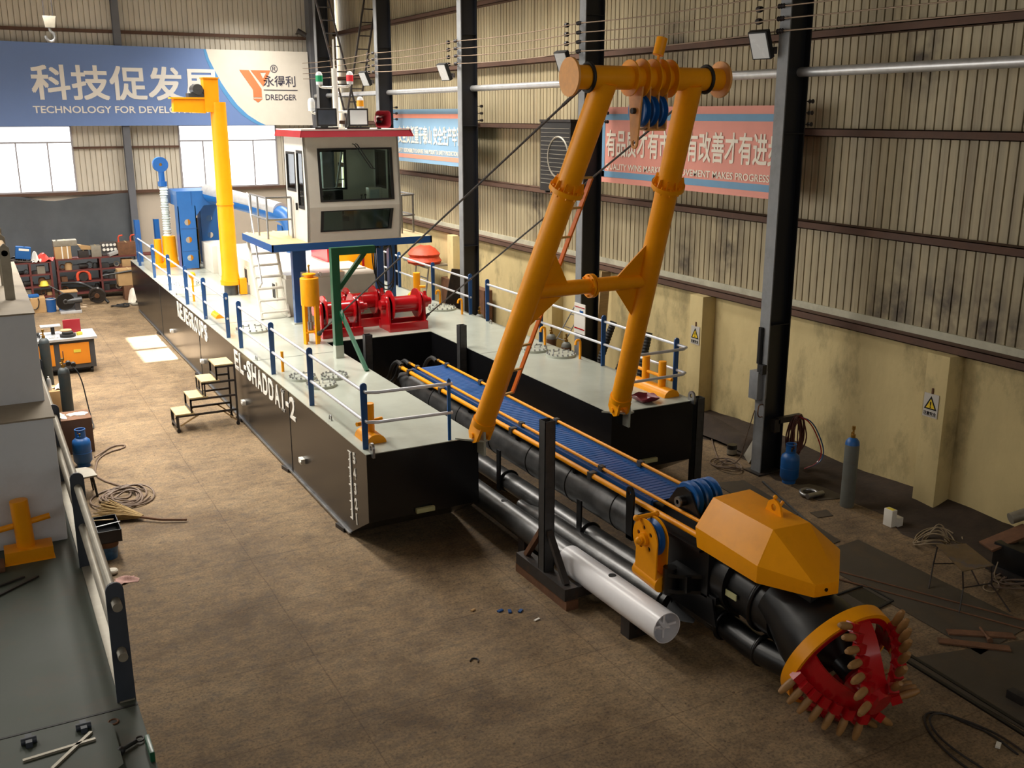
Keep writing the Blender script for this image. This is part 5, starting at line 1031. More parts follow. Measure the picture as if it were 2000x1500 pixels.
M_RAGW = paint('pale_cloth', (214, 206, 190), 0.9, var=0.12, scale=9); M_RAGP = paint('pink_cloth', (190, 150, 140), 0.9, var=0.2, scale=14)
rag('rag', (1.43, 25.35, 0.5), 0.14, 0.16, 0.12, M_RAGW, 'pale crumpled rag on the cardboard carton', seed=2)
wb = thing('wooden_box', (1.4, 21.9, 0), 'dark brown wooden box behind the blue gas bottle', 'box'); G().b2(1.0, 1.74, 21.6, 22.3, 0, 0.72).done('body', paint('brown_board', (84, 58, 42), 0.6, var=0.2), wb, bevel=0.01); G().b2(1.0, 1.74, 21.6, 22.3, 0.72, 0.74).done('top', M_RUST, wb)
rag('rag', (1.14, 21.9, 0.74), 0.12, 0.16, 0.1, M_RAGW, 'white crumpled rag on the dark wooden box', seed=5); rag('paper', (1.5, 22.0, 0.74), 0.18, 0.12, 0.03, M_RAGW, 'white sheet of paper on the dark wooden box', 'paper', seed=8)
def lpg(loc, label, s=1.0):
    t = thing('gas_bottle', loc, label, 'gas bottle', 'blue gas bottles'); r = 0.175 * s
    G().lathe([(r * 0.72, 0), (r * 0.72, 0.06 * s), (r * 0.8, 0.07 * s), (r, 0.13 * s), (r, 0.47 * s), (r * 0.93, 0.54 * s), (r * 0.55, 0.6 * s), (0, 0.615 * s)], loc, n=32).done('body', M_LPG, t)
    x, y, z = loc; G().ring((x, y, z + 0.3 * s), (0, 0, 1), r, 0.006, 32, 6).done('weld_band', M_LPG, t)
    g = G().ring((x, y, z + 0.765 * s), (0, 0, 1), r * 0.54, 0.011, 28, 8)
    for q in range(3):
        A = [2 * pi * q / 3 + 0.5 + radians(78) * i / 8 for i in range(9)]
        g.prism([(x + cos(a) * r * 0.56, y + sin(a) * r * 0.56, z + 0.57 * s) for a in A] + [(x + cos(a) * r * 0.52, y + sin(a) * r * 0.52, z + 0.57 * s) for a in A[::-1]], (0, 0, 0.19 * s))
    g.lathe([(r * 0.52, 0.56 * s), (r * 0.56, 0.56 * s), (r * 0.56, 0.64 * s), (r * 0.52, 0.64 * s), (r * 0.52, 0.56 * s)], loc, n=28).done('collar', M_LPG, t)
    G().cyl((x, y, z + 0.6 * s), (x, y, z + 0.68 * s), 0.03).done('valve', M_BRASS, t)
lpg((1.43, 20.75, 0), 'blue gas bottle on the left behind the vessel rail, beside the hose pile')
def rope_pile(name, c, rx, ry, turns, r, mat, label, cat, seed, extra=None, hz=0.03):
    rnd = random.Random(seed); pts = []; n = turns * 14
    for i in range(n):
        a = 2 * pi * i / 14; k = 1 + 0.35 * sin(i * 0.137 + seed) + 0.25 * sin(i * 0.41)
        pts.append((c[0] + rx * k * cos(a) + 0.25 * rx * sin(i * 0.07 + seed), c[1] + ry * k * sin(a) + 0.25 * ry * cos(i * 0.09), c[2] + r + hz * (1 + sin(i * 0.9)) * (0.5 + i / n)))
    if extra: pts = [V(p) for p in extra] + pts
    o = G().tube(pts, r, 6, smooth=1).done(name, mat, loc=c); return tag(o, label, cat)
rope_pile('hose_pile', (1.9, 18.55, 0), 0.34, 0.42, 9, 0.017, M_HOSE, 'tangled pile of brown twin hose on the floor below the blue gas bottle', 'hose', 3,
          [(1.66, 20.9, 0.1), (1.8, 21.3, 0.03), (2.1, 21.75, 0.02), (2.35, 21.7, 0.02), (2.3, 21.5, 0.02), (1.95, 21.35, 0.02), (1.72, 21.0, 0.02), (1.62, 20.5, 0.02), (1.55, 20.0, 0.02), (1.75, 19.4, 0.02)])
bs = thing('broom', (2.0, 17.5, 0), 'straw besom broom lying on the floor in front of the hose pile', 'broom')
G().tube([(1.95, 17.3, 0.07), (2.3, 17.02, 0.05), (2.68, 16.84, 0.04)], [0.024, 0.022, 0.02], 8).done('handle', M_RUST, bs)
g = G(); rnd = random.Random(4)
for k in range(170):
    a = rnd.uniform(-1, 1); b_ = rnd.uniform(0, 1); g.tube([(2.02 + 0.02 * a, 17.28 + 0.03 * a, 0.06 + 0.02 * b_), (1.78 + 0.06 * a, 17.5 + 0.16 * a, 0.04 + 0.1 * b_), (1.42 + 0.14 * a + rnd.uniform(-.1, .1), 17.78 + 0.36 * a, 0.02 + 0.16 * b_)], [0.012, 0.011, 0.006], 4)
g.done('bristles', paint('straw', (150, 124, 78), 0.85, var=0.25, scale=20), bs)
sl = thing('stool', (1.35, 19.05, 0), 'small grey stool with dark legs beside the hose pile', 'stool'); G().prism([(1.14, 18.76, 0.4), (1.5, 18.8, 0.4), (1.46, 19.2, 0.4), (1.36, 19.36, 0.4), (1.14, 19.36, 0.4)], (0, 0, 0.03)).done('seat', M_PIPEGREY, sl)
for x, y in ((1.18, 18.84), (1.42, 18.86), (1.18, 19.28), (1.4, 19.2)): G().bar((x, y, 0.4), (x + (x - 1.3) * 0.4, y + (y - 19.05) * 0.2, 0), 0.03, 0.03).done('leg', M_RUBBER, sl)
pt = thing('paint_bucket', (1.32, 15.95, 0), 'blue printed paint bucket on the floor below the vessel rail', 'bucket'); G().lathe([(0, 0), (0.12, 0), (0.15, 0.28), (0.155, 0.29), (0.14, 0.29), (0.112, 0.02), (0, 0.02)], (1.32, 15.95, 0), n=28).done('pail', paint('bucket_blue', (60, 100, 140), 0.4, var=0.35, scale=14), pt); G().lathe([(0.151, 0.21), (0.158, 0.29), (0.15, 0.3)], (1.32, 15.95, 0), n=28).done('rim', M_RUST, pt)
tr = thing('tool_tray', (1.34, 16.1, 0.3), 'open black metal tray of tools resting on the paint bucket', 'tray'); g = G().b2(1.17, 1.52, 15.8, 16.5, 0.3, 0.31)
for q in ((1.17, 1.18, 15.8, 16.5), (1.51, 1.52, 15.8, 16.5), (1.17, 1.52, 15.8, 15.81), (1.17, 1.52, 16.49, 16.5)): g.b2(*q, 0.3, 0.5)
g.done('tray', M_BLACK, tr)
single(G().box((1.36, 16.1, 0.5), (0.38, 0.03, 0.012), rz=0.2), 'spanner', M_STEEL, (1.36, 16.1, 0.5), 'bright spanner lying across the black tool tray', 'spanner', bevel=0.004); single(G().box((1.32, 16.3, 0.505), (0.3, 0.025, 0.014), rz=-0.3), 'hammer_shaft', M_WOOD, (1.32, 16.3, 0.5), 'wooden tool shaft lying across the black tool tray', 'tool')
single(G().lathe([(0, 0), (0.08, 0), (0.085, 0.03), (0.07, 0.05), (0, 0.06)], (1.28, 15.3, 0.02), n=20), 'round_tin', M_RAGW, (1.28, 15.3, 0), 'pale round tin lid on the floor beyond the vessel rail', 'lid')
rag('rag', (1.42, 14.95, 0), 0.16, 0.12, 0.07, M_RAGP, 'pinkish crumpled rag on the floor beside the vessel rail', seed=11)

# ---- the neighbouring vessel at the left edge
DV = 1.72
vs_ = thing('vessel_hull', (-1, 13, 0), 'dark green hull and worn deck of a second vessel at the lower left', 'hull')
G().b2(-4, 0.78, 7.45, 30, 0.08, DV - 0.01).done('hull_side', paint('vessel_side', (44, 52, 48), 0.5, var=0.15), vs_); G().b2(-4, 0.8, 7.44, 30, DV - 0.02, DV).done('deck', M_VESSEL, vs_)
G().b2(-2.0, 0.8, 8.52, 8.545, DV, DV + 0.004).done('deck_seam', M_RUBBER, vs_); G().b2(0.66, 0.79, 8.62, 30, DV, DV + 0.012).done('deck_edge', M_PIPEGREY, vs_)
for x, y in ((-2, 9), (0.5, 9), (-2, 20), (0.5, 20)): G().b2(x - 0.2, x + 0.2, y - 0.2, y + 0.2, 0, 0.08).done('keel_block', M_IRON, vs_)
vh = thing('vessel_house', (-1, 13.5, DV), 'pale grey deckhouse of the second vessel with a lower front box', 'deckhouse')
G().b2(-3.0, 0.6, 12.72, 18.5, DV, 3.3).done('lower_box', M_VWHITE, vh, bevel=0.02); G().b2(-3, 0.62, 12.7, 18.5, 3.29, 3.31).done('ledge', paint('ledge_tan', (150, 138, 120), 0.7, var=0.12), vh); G().b2(-3.0, 0.57, 13.5, 18.5, 3.3, 4.42).done('upper_box', M_VWHITE, vh, bevel=0.02); G().b2(-3, 0.58, 13.48, 18.5, 4.42, 4.44).done('roof', MATS['ledge_tan'], vh)
pb = thing('timber_boards', (0.1, 14.4, 4.44), 'pale planks stacked on the roof of the left deckhouse', 'planks')
for k, (x, y, l_, a) in enumerate(((0.02, 14.0, 0.5, 0.0), (0.05, 14.15, 0.46, 0.08))): G().box((x - 0.2, y, 4.465 + 0.06 * k), (0.6, 0.5, 0.05), rz=a).done('plank', M_TAN, pb)
vr2 = thing('roof_rail', (0.34, 15.5, 4.44), 'cream pipe handrail with grey capped posts on the left deckhouse roof', 'railing')
for y in (14.6, 15.9, 17.2): G().prism([(0.3, y, 4.44), (0.42, y, 4.44), (0.42, y, 5.12), (0.36, y, 5.18), (0.3, y, 5.12)], (0, 0.03, 0)).done('post', M_PIPEGREY, vr2)
G().cyl((0.36, 14.6, 5.05), (0.36, 18.4, 5.05), 0.04).done('rail', M_WOOD, vr2)
vb = thing('bollard', (0.16, 12.3, DV), 'orange T-shaped bollard on the left vessel in front of its deckhouse', 'bollard')
G().prism([(-0.12, 12.2, DV), (0.42, 12.2, DV), (0.4, 12.45, DV + 0.13), (-0.1, 12.45, DV + 0.13)], (0, 0.0, 0.001)).b2(-0.11, 0.41, 12.22, 12.5, DV, DV + 0.15).done('base', M_ORANGE, vb, bevel=0.02); G().cyl((0.13, 12.38, DV + 0.1), (0.11, 12.4, DV + 0.72), 0.1, n=24).done('post', M_ORANGE, vb, bevel=0.01); G().cyl((-0.25, 12.38, DV + 0.38), (0.42, 12.42, DV + 0.46), 0.035).done('cross_bar', M_ORANGE, vb)
single(G().b2(-0.4, -0.12, 12.05, 12.35, DV, DV + 0.06), 'lashing', M_RUST, (-0.3, 12.2, DV), 'flat rusty bar beside the orange bollard on the left vessel', 'bar', bevel=0.02)
vr = thing('guardrail', (0.7, 12, DV), 'grey guardrail of the left vessel with pipe rails through flat posts', 'railing')
for y in (8.63, 11.76, 14.9, 18.0, 21.2): G().prism([(0.64, y, DV), (0.8, y, DV)] + [(0.72 + 0.075 * cos(a), y, DV + 1.08 + 0.075 * sin(a)) for a in [pi * i / 8 for i in range(9)]], (0, 0.03, 0)).done('post', M_VRAIL, vr, bevel=0.004)
for z in (DV + 0.98, DV + 0.5): G().cyl((0.72, 8.5, z), (0.72, 21.3, z), 0.042, n=16).done('rail', M_PIPEGREY, vr)
vht = thing('deck_hatch', (0.1, 7.95, DV), 'raised hatch cover with clamps at the bottom left corner of the deck', 'hatch')
n = 14; o_ = [(-1.0, 7.5), (0.42, 7.5), (0.56, 7.62)] + [(0.56 - 0.1 + 0.1 * cos(a), 8.2 + 0.1 * sin(a)) for a in [pi / 2 * i / 4 for i in range(5)]] + [(-1.0, 8.3)]
G().prism([(x, y, DV) for x, y in o_], (0, 0, 0.05)).done('cover', M_VESSEL, vht)
for x in (-0.09, 0.33): G().b2(x - 0.025, x + 0.025, 8.2, 8.34, DV + 0.05, DV + 0.1).cyl((x - 0.06, 8.27, DV + 0.08), (x + 0.06, 8.27, DV + 0.08), 0.03).done('clamp', M_VRAIL, vht)
for p, q in (((-0.15, 8.02), (0.4, 8.06)), ((0.05, 7.8), (0.38, 8.18))): G().bar((p[0], p[1], DV + 0.06), (q[0], q[1], DV + 0.06), 0.03, 0.02).done('stiffener', M_PIPEGREY, vht)
tb_ = thing('turnbuckle', (0.68, 7.9, DV), 'dark turnbuckle with ring lying at the deck edge of the left vessel', 'turnbuckle'); G().cyl((0.58, 7.85, DV + 0.03), (0.7, 7.92, DV + 0.03), 0.018).ball((0.57, 7.84, DV + 0.03), 0.035).done('body', M_RUBBER, tb_); G().ring((0.73, 7.95, DV + 0.02), (0, 0, 1), 0.035, 0.009, 18, 6).done('ring', M_IRON, tb_)
single(G().prism([(0.76, 7.6, DV), (0.8, 7.6, DV), (0.8, 7.88, DV), (0.76, 7.88, DV)], (0, 0, 0.09)), 'edge_bracket', M_GREEN, (0.78, 7.7, DV), 'green painted bracket at the deck corner of the left vessel', 'bracket', bevel=0.01)
t = thing('deck_ring', (0.57, 8.34, DV), 'small rusty orange ring hole in the deck of the left vessel', 'ring'); G().ring((0.57, 8.34, DV + 0.004), (0, 0, 1), 0.04, 0.009, 20, 6).done('rim', M_RUST, t); G().cyl((0.57, 8.34, DV), (0.57, 8.34, DV + 0.004), 0.036).done('hole', M_RUBBER, t)
for k, (p, q, lab) in enumerate((((-0.3, 11.35), (0.2, 11.74), 'dark thin steel bar lying on the left vessel deck, the longer one'), ((-0.3, 11.62), (0.06, 11.8), 'dark thin steel bar lying on the left vessel deck, the shorter one'))): single(G().bar((*p, DV + 0.012), (*q, DV + 0.012), 0.03, 0.02), 'steel_bar', M_IRON, (*p, DV), lab, 'bar')
# ================================================================= RIGHT WALL AND RIGHT FLOOR
COLS = ((14.1, 'first'), (20.75, 'second'), (27.4, 'third'), (34.05, 'fourth'))
def flood(y, label):
    t = thing('floodlight', (12.99, y, 8.0), label, 'floodlight', 'floodlights on the columns'); c = V(12.72, y + 0.12, 7.98)
    n_ = V(-0.86, -0.25, -0.42).normalized(); up = V(-0.35, -0.1, 0.9); up = (up - n_ * up.dot(n_)).normalized(); sx = up.cross(n_)
    def slab(d0, d1, w_, h_): return [c + n_ * d + sx * (a * w_) + up * (b * h_) for d in (d0, d1) for a, b in ((-1, -1), (1, -1), (1, 1), (-1, 1))]
    G()._hexa(slab(-0.07, 0.05, 0.19, 0.25)).done('housing', M_RUBBER, t, bevel=0.01); G()._hexa(slab(0.05, 0.056, 0.165, 0.225)).done('lens', M_LAMPWHITE, t)
    G().bar(c - n_ * 0.05, (12.99, y + 0.1, 7.9), 0.05, 0.03).b2(12.97, 13.0, y, y + 0.22, 7.83, 7.95).done('bracket', M_IRON, t)
flood(14.25, 'floodlight on the nearest dark column at the upper right'); flood(21.0, 'floodlight on the dark column right behind the A-frame beam'); flood(27.7, 'floodlight on the dark column above the left slogan banner'); flood(34.3, 'floodlight on the far dark column behind the cabin mast')
M_INS = paint('insulator_black', (34, 28, 30), 0.35)
for y, nm in COLS:
    for k in range(4):
        z = 8.2 + 0.205 * k
        t = thing('insulator', (12.99, y + 0.1, z), 'small black insulator stacked fourfold on a dark steel column', 'insulator', 'insulators on the columns')
        G().bar((12.99, y, z), (12.9, y, z), 0.03, 0.02).bar((12.95, y, z), (12.95, y + 0.62, z), 0.02, 0.02).done('arm', M_IRON, t)
        G().lathe([(0, -0.09), (0.025, -0.09), (0.045, -0.06), (0.025, -0.03), (0.048, 0.0), (0.025, 0.03), (0.045, 0.06), (0, 0.09)], (12.9, y, z), (0, 1, 0), 12).done('body', M_INS, t)
        G().lathe([(0, -0.06), (0.05, -0.05), (0.06, 0), (0.05, 0.05), (0, 0.06)], (12.95, y + 0.62, z), (0, 1, 0), 12).done('end_body', M_INS, t)
for y, nm in COLS:
    for k in range(3):
        z = 6.62 + 0.2 * k; t = thing('insulator', (13.53, y - 0.1, z), 'small black insulator below the pale pipe on the back edge of a dark column', 'insulator', 'lower insulators on the columns')
        G().bar((13.52, y - 0.1, z), (13.66, y - 0.1, z), 0.025, 0.02).done('arm', M_IRON, t); G().lathe([(0, -0.05), (0.04, -0.04), (0.028, 0), (0.04, 0.04), (0, 0.05)], (13.66, y - 0.1, z), (0, 1, 0), 12).done('body', M_INS, t)
M_COPPER = paint('dull_wire', (136, 116, 96), 0.5, metal=0.4)
for k, nm in enumerate(('lowest', 'second lowest', 'second highest', 'highest')):
    z = 8.2 + 0.205 * k; pts = [(12.9, -5.5, z - 0.0)]
    for (ya, yb2) in ((-5.5, 14.1), (14.1, 20.75), (20.75, 27.4), (27.4, 34.05), (34.05, 42.2)):
        for i in range(1, 9): f_ = i / 8; pts.append((12.9, ya + (yb2 - ya) * f_, z - 0.22 * f_ * (1 - f_)))
    o = G().tube(pts, 0.012, 6).done('overhead_wire', M_COPPER, loc=(12.75, 13.8, z)); tag(o, '%s of four long bare wires strung between the column insulators' % nm, 'wire', 'wires along the right wall')
def warn(y, label):
    t = thing('warning_sign', (14.27, y, 1.7), label, 'sign', 'warning signs on the pilasters'); x = 14.272
    G().b2(x - 0.008, x, y - 0.15, y + 0.15, 1.72, 2.14).done('plate', paint('sign_grey', (196, 190, 180), 0.55, var=0.06), t)
    F = lambda w_, z_: (x - 0.01, y - w_, z_)
    a = [F(-0.13, 1.86), F(0.13, 1.86), F(0, 2.1)]; b = [F(-0.092, 1.882), F(0.092, 1.882), F(0, 2.052)]
    G().holed(a, [b], (-0.004, 0, 0)).done('black_triangle', M_BLACK, t); G().prism([F(-0.092, 1.882), F(0.092, 1.882), F(0, 2.052)], (-0.002, 0, 0)).done('yellow_triangle', paint('sign_yellow', (236, 200, 40), 0.5), t)
    text('!', 0.15, frame((x - 0.014, y + 0.02, 1.895), (0, -1, 0), (0, 0, 1)), M_BLACK, 'mark', t, bold=0.004)
    text('注意安全', 0.066, frame((x - 0.012, y + 0.135, 1.765), (0, -1, 0), (0, 0, 1)), M_BLACK, 'lettering', t, bold=0.001)
    G().b2(x - 0.011, x - 0.008, y - 0.12, y + 0.12, 1.745, 1.75).done('rule_line', M_BLACK, t); G().b2(x - 0.012, x + 0.008, y - 0.02, y + 0.01, 2.14, 2.24).done('hanger', M_RUST, t)
warn(11.24, 'yellow triangle warning sign on the pilaster nearest the lone gas cylinder'); warn(17.72, 'yellow triangle warning sign on the pilaster behind the double bollard')
# air conditioner unit high on the wall
ac = thing('air_conditioner', (14.1, 23.3, 4.78), 'dark grey air conditioner outdoor unit on the wall behind the A-frame', 'air conditioner')
G().b2(13.85, 14.5, 22.6, 24.15, 4.8, 6.6).done('casing', paint('ac_grey', (34, 32, 30), 0.55, var=0.15), ac, bevel=0.02); G().b2(13.83, 14.52, 22.58, 24.17, 6.6, 6.66).done('top_panel', M_IRON, ac)
g = G().ring((13.85, 23.2, 5.7), (1, 0, 0), 0.52, 0.03, 36, 6)
for k in range(14): z = 5.0 + k * 0.11; g.b2(13.84, 13.85, 22.65, 24.1, z, z + 0.012)
g.done('fan_grille', M_PIPEGREY, ac); G().lathe([(0, 0), (0.5, 0)], (13.845, 23.2, 5.7), (1, 0, 0), 36).done('fan_opening', M_RUBBER, ac)
G().b2(13.9, 14.78, 22.8, 22.86, 4.74, 4.8).b2(13.9, 14.78, 23.9, 23.96, 4.74, 4.8).done('wall_bracket', M_IRON, ac)
# items on the nearest column
eb = thing('switch_box', (13.0, 14.1, 1.45), 'pale grey electrical box on the side of the nearest column', 'electrical box'); G().b2(12.88, 13.12, 14.06, 14.3, 1.5, 2.05).done('box', M_COLFACE, eb, bevel=0.008)
G().b2(12.9, 13.0, 13.97, 14.12, 2.02, 2.2).cyl((12.895, 14.04, 2.11), (12.905, 14.04, 2.11), 0.03).done('switch', M_RUBBER, eb)
single(G().tube([(12.965, 14.15, 2.2), (12.965, 14.15, 2.9)], 0.05, 8), 'cable_duct', M_RUBBER, (12.95, 13.8, 2.3), 'short black cable duct on the nearest column above its switch', 'duct')
hk = thing('hook_pin', (12.97, 14.0, 1.2), 'rusty U-shaped hook on the nearest column below the switch box', 'hook'); G().tube([(13.01, 14.0, 1.42), (12.9, 14.0, 1.42), (12.88, 14.0, 1.35), (12.88, 14.0, 1.22), (12.92, 14.0, 1.17), (13.01, 14.0, 1.17)], 0.012, 6, smooth=1).done('hook', M_RUST, hk)
# hose coil hung from an arm on the column
hc = thing('hose_bracket', (13.6, 13.9, 1.1), 'steel arm with clamp plate on the near side of the nearest column', 'bracket'); G().b2(13.3, 13.9, 13.86, 13.96, 1.02, 1.13).b2(13.2, 13.34, 13.86, 13.96, 0.85, 1.1).done('arm', M_IRON, hc)
rnd = random.Random(12); pts = []
for i in range(14 * 12):
    a = 2 * pi * i / 12; k = i / (14 * 12); pts.append((13.76 + 0.15 * cos(a) * (1 + 0.3 * sin(i * 0.31)) + 0.05 * sin(i * 0.11), 13.84 + 0.05 * sin(i * 0.19) + 0.02 * rnd.uniform(-1, 1), 0.7 + 0.4 * sin(a) * (1 + 0.16 * sin(i * 0.23))))
o = G().tube(pts, 0.013, 6, smooth=1).done('hose_coil', paint('red_brown_hose', (92, 48, 36), 0.55, var=0.3, scale=6), loc=(13.76, 13.84, 1.0)); tag(o, 'hanging coil of red brown hoses beside the blue gas bottle on the right', 'hose')
for k, (dx, m, lb) in enumerate(((0.0, M_RED, 'red hose drooping down from the hanging hose coil'), (0.06, M_NAVY, 'dark blue hose drooping down from the hanging hose coil'))):
    o = G().tube([(13.76, 13.8, 1.12), (13.95 + dx, 13.7, 1.02), (14.1 + dx, 13.6, 0.7), (14.15 + dx, 13.5, 0.4), (14.05 + dx, 13.5, 0.2), (13.8 + dx, 13.6, 0.1)], 0.012, 6, smooth=2).done('hose', m, loc=(13.9, 13.2, 1.2)); tag(o, lb, 'hose')
lpg((13.2, 13.38, 0), 'blue gas bottle standing against the nearest column on the right')
gas_cylinder((13.27, 11.98, 0), 1.5, 0.125, M_CYLGREY, M_LPG, 'tall grey gas cylinder with a blue shoulder standing alone by the right wall')
for x, y, lb in ((12.6, 25.4, 'grey gas cylinder seen behind the right guardrail gap'), (13.05, 22.1, 'brown gas cylinder with bare valve, left of the pair behind the guardrail'), (12.9, 21.1, 'brown gas cylinder with bare valve, right of the pair behind the guardrail')):
    gas_cylinder((x, y, 0), 1.46, 0.13, M_CYLGREY if y > 25 else M_RUST, M_CYLGREY, lb)
# plates, rails, pit and scraps on the floor
def plate(pts, mat, label, z=0.0, h=0.012, name='floor_plate', group='steel plates on the floor'):
    o = G().prism([(x, y, z) for x, y in pts], (0, 0, h)).done(name, mat, loc=(pts[0][0], pts[0][1], z)); return tag(o, label, 'plate', group)
plate(((11.9, 14.0), (12.5, 13.85), (12.25, 12.1), (11.62, 11.9)), M_PLATE, 'dark steel plate on the floor behind the blue sheaves')
plate(((11.62, 11.8), (12.2, 11.95), (12.0, 10.9), (11.3, 10.8)), M_PLATE, 'dark steel plate on the floor to the right of the hood')
plate(((12.45, 12.05), (12.8, 12.0), (12.7, 11.75), (12.4, 11.8)), M_PLATE, 'small square steel plate beside the floor track')
plate(((11.1, 10.7), (12.3, 10.8), (12.2, 7.6), (10.9, 7.4)), M_PLATE, 'long dark steel plate between the hood and the wire stool')
plate(((9.9, 7.8), (12.1, 7.3), (11.8, 5.2), (9.9, 5.9)), M_PLATE, 'worn steel plate on the floor right of the cutter head')
plate(((13.1, 13.2), (13.9, 13.0), (13.7, 12.2), (13.0, 12.4)), M_PLATE, 'thin rusty sheet below the right blue gas bottle')
pit = thing('pit_cover', (10.6, 9.2, 0), 'square floor pit frame half closed by a steel lid behind the cutter head', 'pit cover')
g = G()
for a, b in (((10.05, 8.82), (10.25, 9.5)), ((10.25, 9.5), (11.1, 9.55)), ((11.1, 9.55), (11.08, 9.0)), ((11.08, 9.0), (10.05, 8.82))): g.bar((*a, 0.012), (*b, 0.012), 0.03, 0.024)
g.done('frame', M_RUBBER, pit); G().prism([(10.62, 9.48, 0.002), (11.06, 9.5, 0.002), (11.04, 9.02, 0.002), (10.6, 8.95, 0.002)], (0, 0, 0.006)).done('pit_opening', M_BLACK, pit); G().prism([(10.1, 8.85, 0.004), (10.62, 8.94, 0.004), (10.66, 9.46, 0.004), (10.28, 9.46, 0.004)], (0, 0, 0.014)).done('lid', M_PLATE, pit)
for k, (p, q, lb) in enumerate((((10.95, 10.4), (12.6, 6.9), 'long rusty rod lying on the floor past the wire stool, the upper of two'), ((10.8, 10.1), (12.3, 6.9), 'long rusty rod lying on the floor past the wire stool, the lower of two'), ((12.75, 13.6), (11.9, 11.2), 'grey cable conduit running along the floor from the column'))):
    single(G().cyl((*p, 0.018), (*q, 0.018), 0.014 if k < 2 else 0.022, n=8), 'steel_rod', M_RUST if k < 2 else M_GREYSTEEL, (*p, 0), lb, 'rod')
tk = thing('floor_track', (9.8, 7.0, 0), 'pair of dark steel track bars in the floor right of the cutter head', 'track')
for dx in (0, 0.14): G().bar((9.98 + dx, 8.6, 0.012), (9.66 + dx, 3.5, 0.012), 0.05, 0.024).done('bar', M_BLACK, tk)
sh = thing('shackle', (13.05, 12.62, 0), 'large steel bow shackle lying on the floor by the right gas bottle', 'shackle')
G().tube([(12.92, 12.55, 0.05), (12.86, 12.68, 0.05), (12.95, 12.82, 0.06), (13.1, 12.84, 0.06), (13.2, 12.72, 0.06), (13.16, 12.56, 0.05)], 0.035, 10, smooth=2).done('bow', M_STEEL, sh); G().cyl((12.86, 12.54, 0.06), (13.24, 12.54, 0.06), 0.05, n=14).done('pin', M_STEEL, sh)
wc = thing('plastic_can', (13.3, 11.0, 0), 'white square plastic can cut open, standing near the right pilaster', 'can'); G().b2(13.18, 13.3, 10.9, 11.08, 0, 0.3).done('tall_half', M_LETTER, wc, bevel=0.01); G().b2(13.3, 13.42, 10.86, 11.04, 0, 0.16).done('low_half', M_LETTER, wc, bevel=0.01); G().b2(13.2, 13.28, 10.92, 11.06, 0.3, 0.305).done('yellow_rim', MATS['label_yellow'], wc)
ws = thing('wire_stool', (12.3, 8.85, 0), 'metal plate stool with bent rod legs at the lower right', 'stool')
S_ = [(12.28, 9.3), (12.72, 9.12), (12.42, 8.42), (11.86, 8.5)]; ZW = 0.5
G().prism([(x, y, ZW) for x, y in S_], (0, 0, 0.012)).done('seat', paint('scratched_plate', (112, 92, 64), 0.55, metal=0.2, var=0.25, scale=5, stain=(60, 84, 120), stain_amt=0.7, stain_scale=3.5), ws)
for (x, y), (kx, ky), (fx_, fy_) in zip(S_, ((12.2, 9.25), (12.68, 9.0), (12.4, 8.4), (11.92, 8.5)), ((11.86, 9.02), (12.62, 8.75), (12.28, 7.98), (11.62, 8.3))): G().tube([(x * 0.95 + 12.32 * 0.05, y * 0.95 + 8.84 * 0.05, ZW), (kx, ky, 0.22), (fx_, fy_, 0.01)], 0.012, 6).done('leg', M_IRON, ws)
G().cyl((12.2, 9.25, 0.24), (12.68, 9.0, 0.24), 0.01, n=6).done('stretcher', M_IRON, ws); G().cyl((12.4, 8.4, 0.24), (11.92, 8.5, 0.24), 0.01, n=6).done('stretcher', M_IRON, ws)
wm = thing('welding_machine', (13.55, 8.9, 0), 'dark welding machine with a brown cover leaning at the lower right wall', 'machine')
G().b2(13.2, 14.1, 8.35, 9.0, 0.12, 0.5).done('case', M_BLACK, wm, bevel=0.04); G().box((13.45, 8.95, 0.52), (0.75, 0.34, 0.04), rz=-0.35, ry=-0.35).done('cover', M_RUST, wm, bevel=0.015); G().cyl((13.75, 9.15, 0.7), (14.1, 9.0, 0.82), 0.09, n=16).done('motor', M_PIPEGREY, wm); G().b2(13.15, 14.2, 8.3, 9.05, 0.03, 0.12).done('base', M_IRON, wm)
rope_pile('wire_tangle', (13.35, 10.1, 0.0), 0.3, 0.22, 6, 0.011, M_WIRE, 'loose tangle of straw coloured wire behind the wire stool', 'wire', 21, hz=0.09)
rope_pile('cable_coil', (13.3, 8.5, 0.0), 0.38, 0.25, 5, 0.014, M_HOSE, 'coil of grey cable around the foot of the welding machine', 'cable', 33, hz=0.05)
o = G().tube([(13.0, 8.75, 0.3), (12.85, 8.7, 0.12), (12.9, 8.6, 0.02), (12.6, 8.45, 0.02), (12.5, 8.6, 0.02), (12.75, 8.75, 0.02)], 0.01, 6, smooth=2).done('wire', M_WIRE, loc=(12.8, 8.6, 0)); tag(o, 'bent straw coloured wire on the floor between stool and welding machine', 'wire')
o = G().tube([(8.7, 5.6, 0.015), (8.75, 6.2, 0.015), (8.95, 6.65, 0.015), (9.2, 6.85, 0.015), (9.38, 6.7, 0.015), (9.42, 6.45, 0.015), (9.5, 6.2, 0.015), (9.42, 5.8, 0.015)], 0.013, 6, smooth=2).tube([(8.85, 5.6, 0.03), (8.85, 6.3, 0.03), (9.05, 6.7, 0.03), (9.3, 6.78, 0.03), (9.44, 6.5, 0.03), (9.55, 6.1, 0.03), (9.46, 5.6, 0.03)], 0.013, 6, smooth=2).done('cable', M_IRON, loc=(9, 6.2, 0)); tag(o, 'loop of dark cable on the floor at the bottom right', 'cable')
single(G().box((9.36, 6.0, 0.03), (0.11, 0.05, 0.02), rz=0.5), 'cable_tag', M_LETTER, (9.36, 6, 0), 'small white tag on the dark cable at the bottom right', 'tag'); 
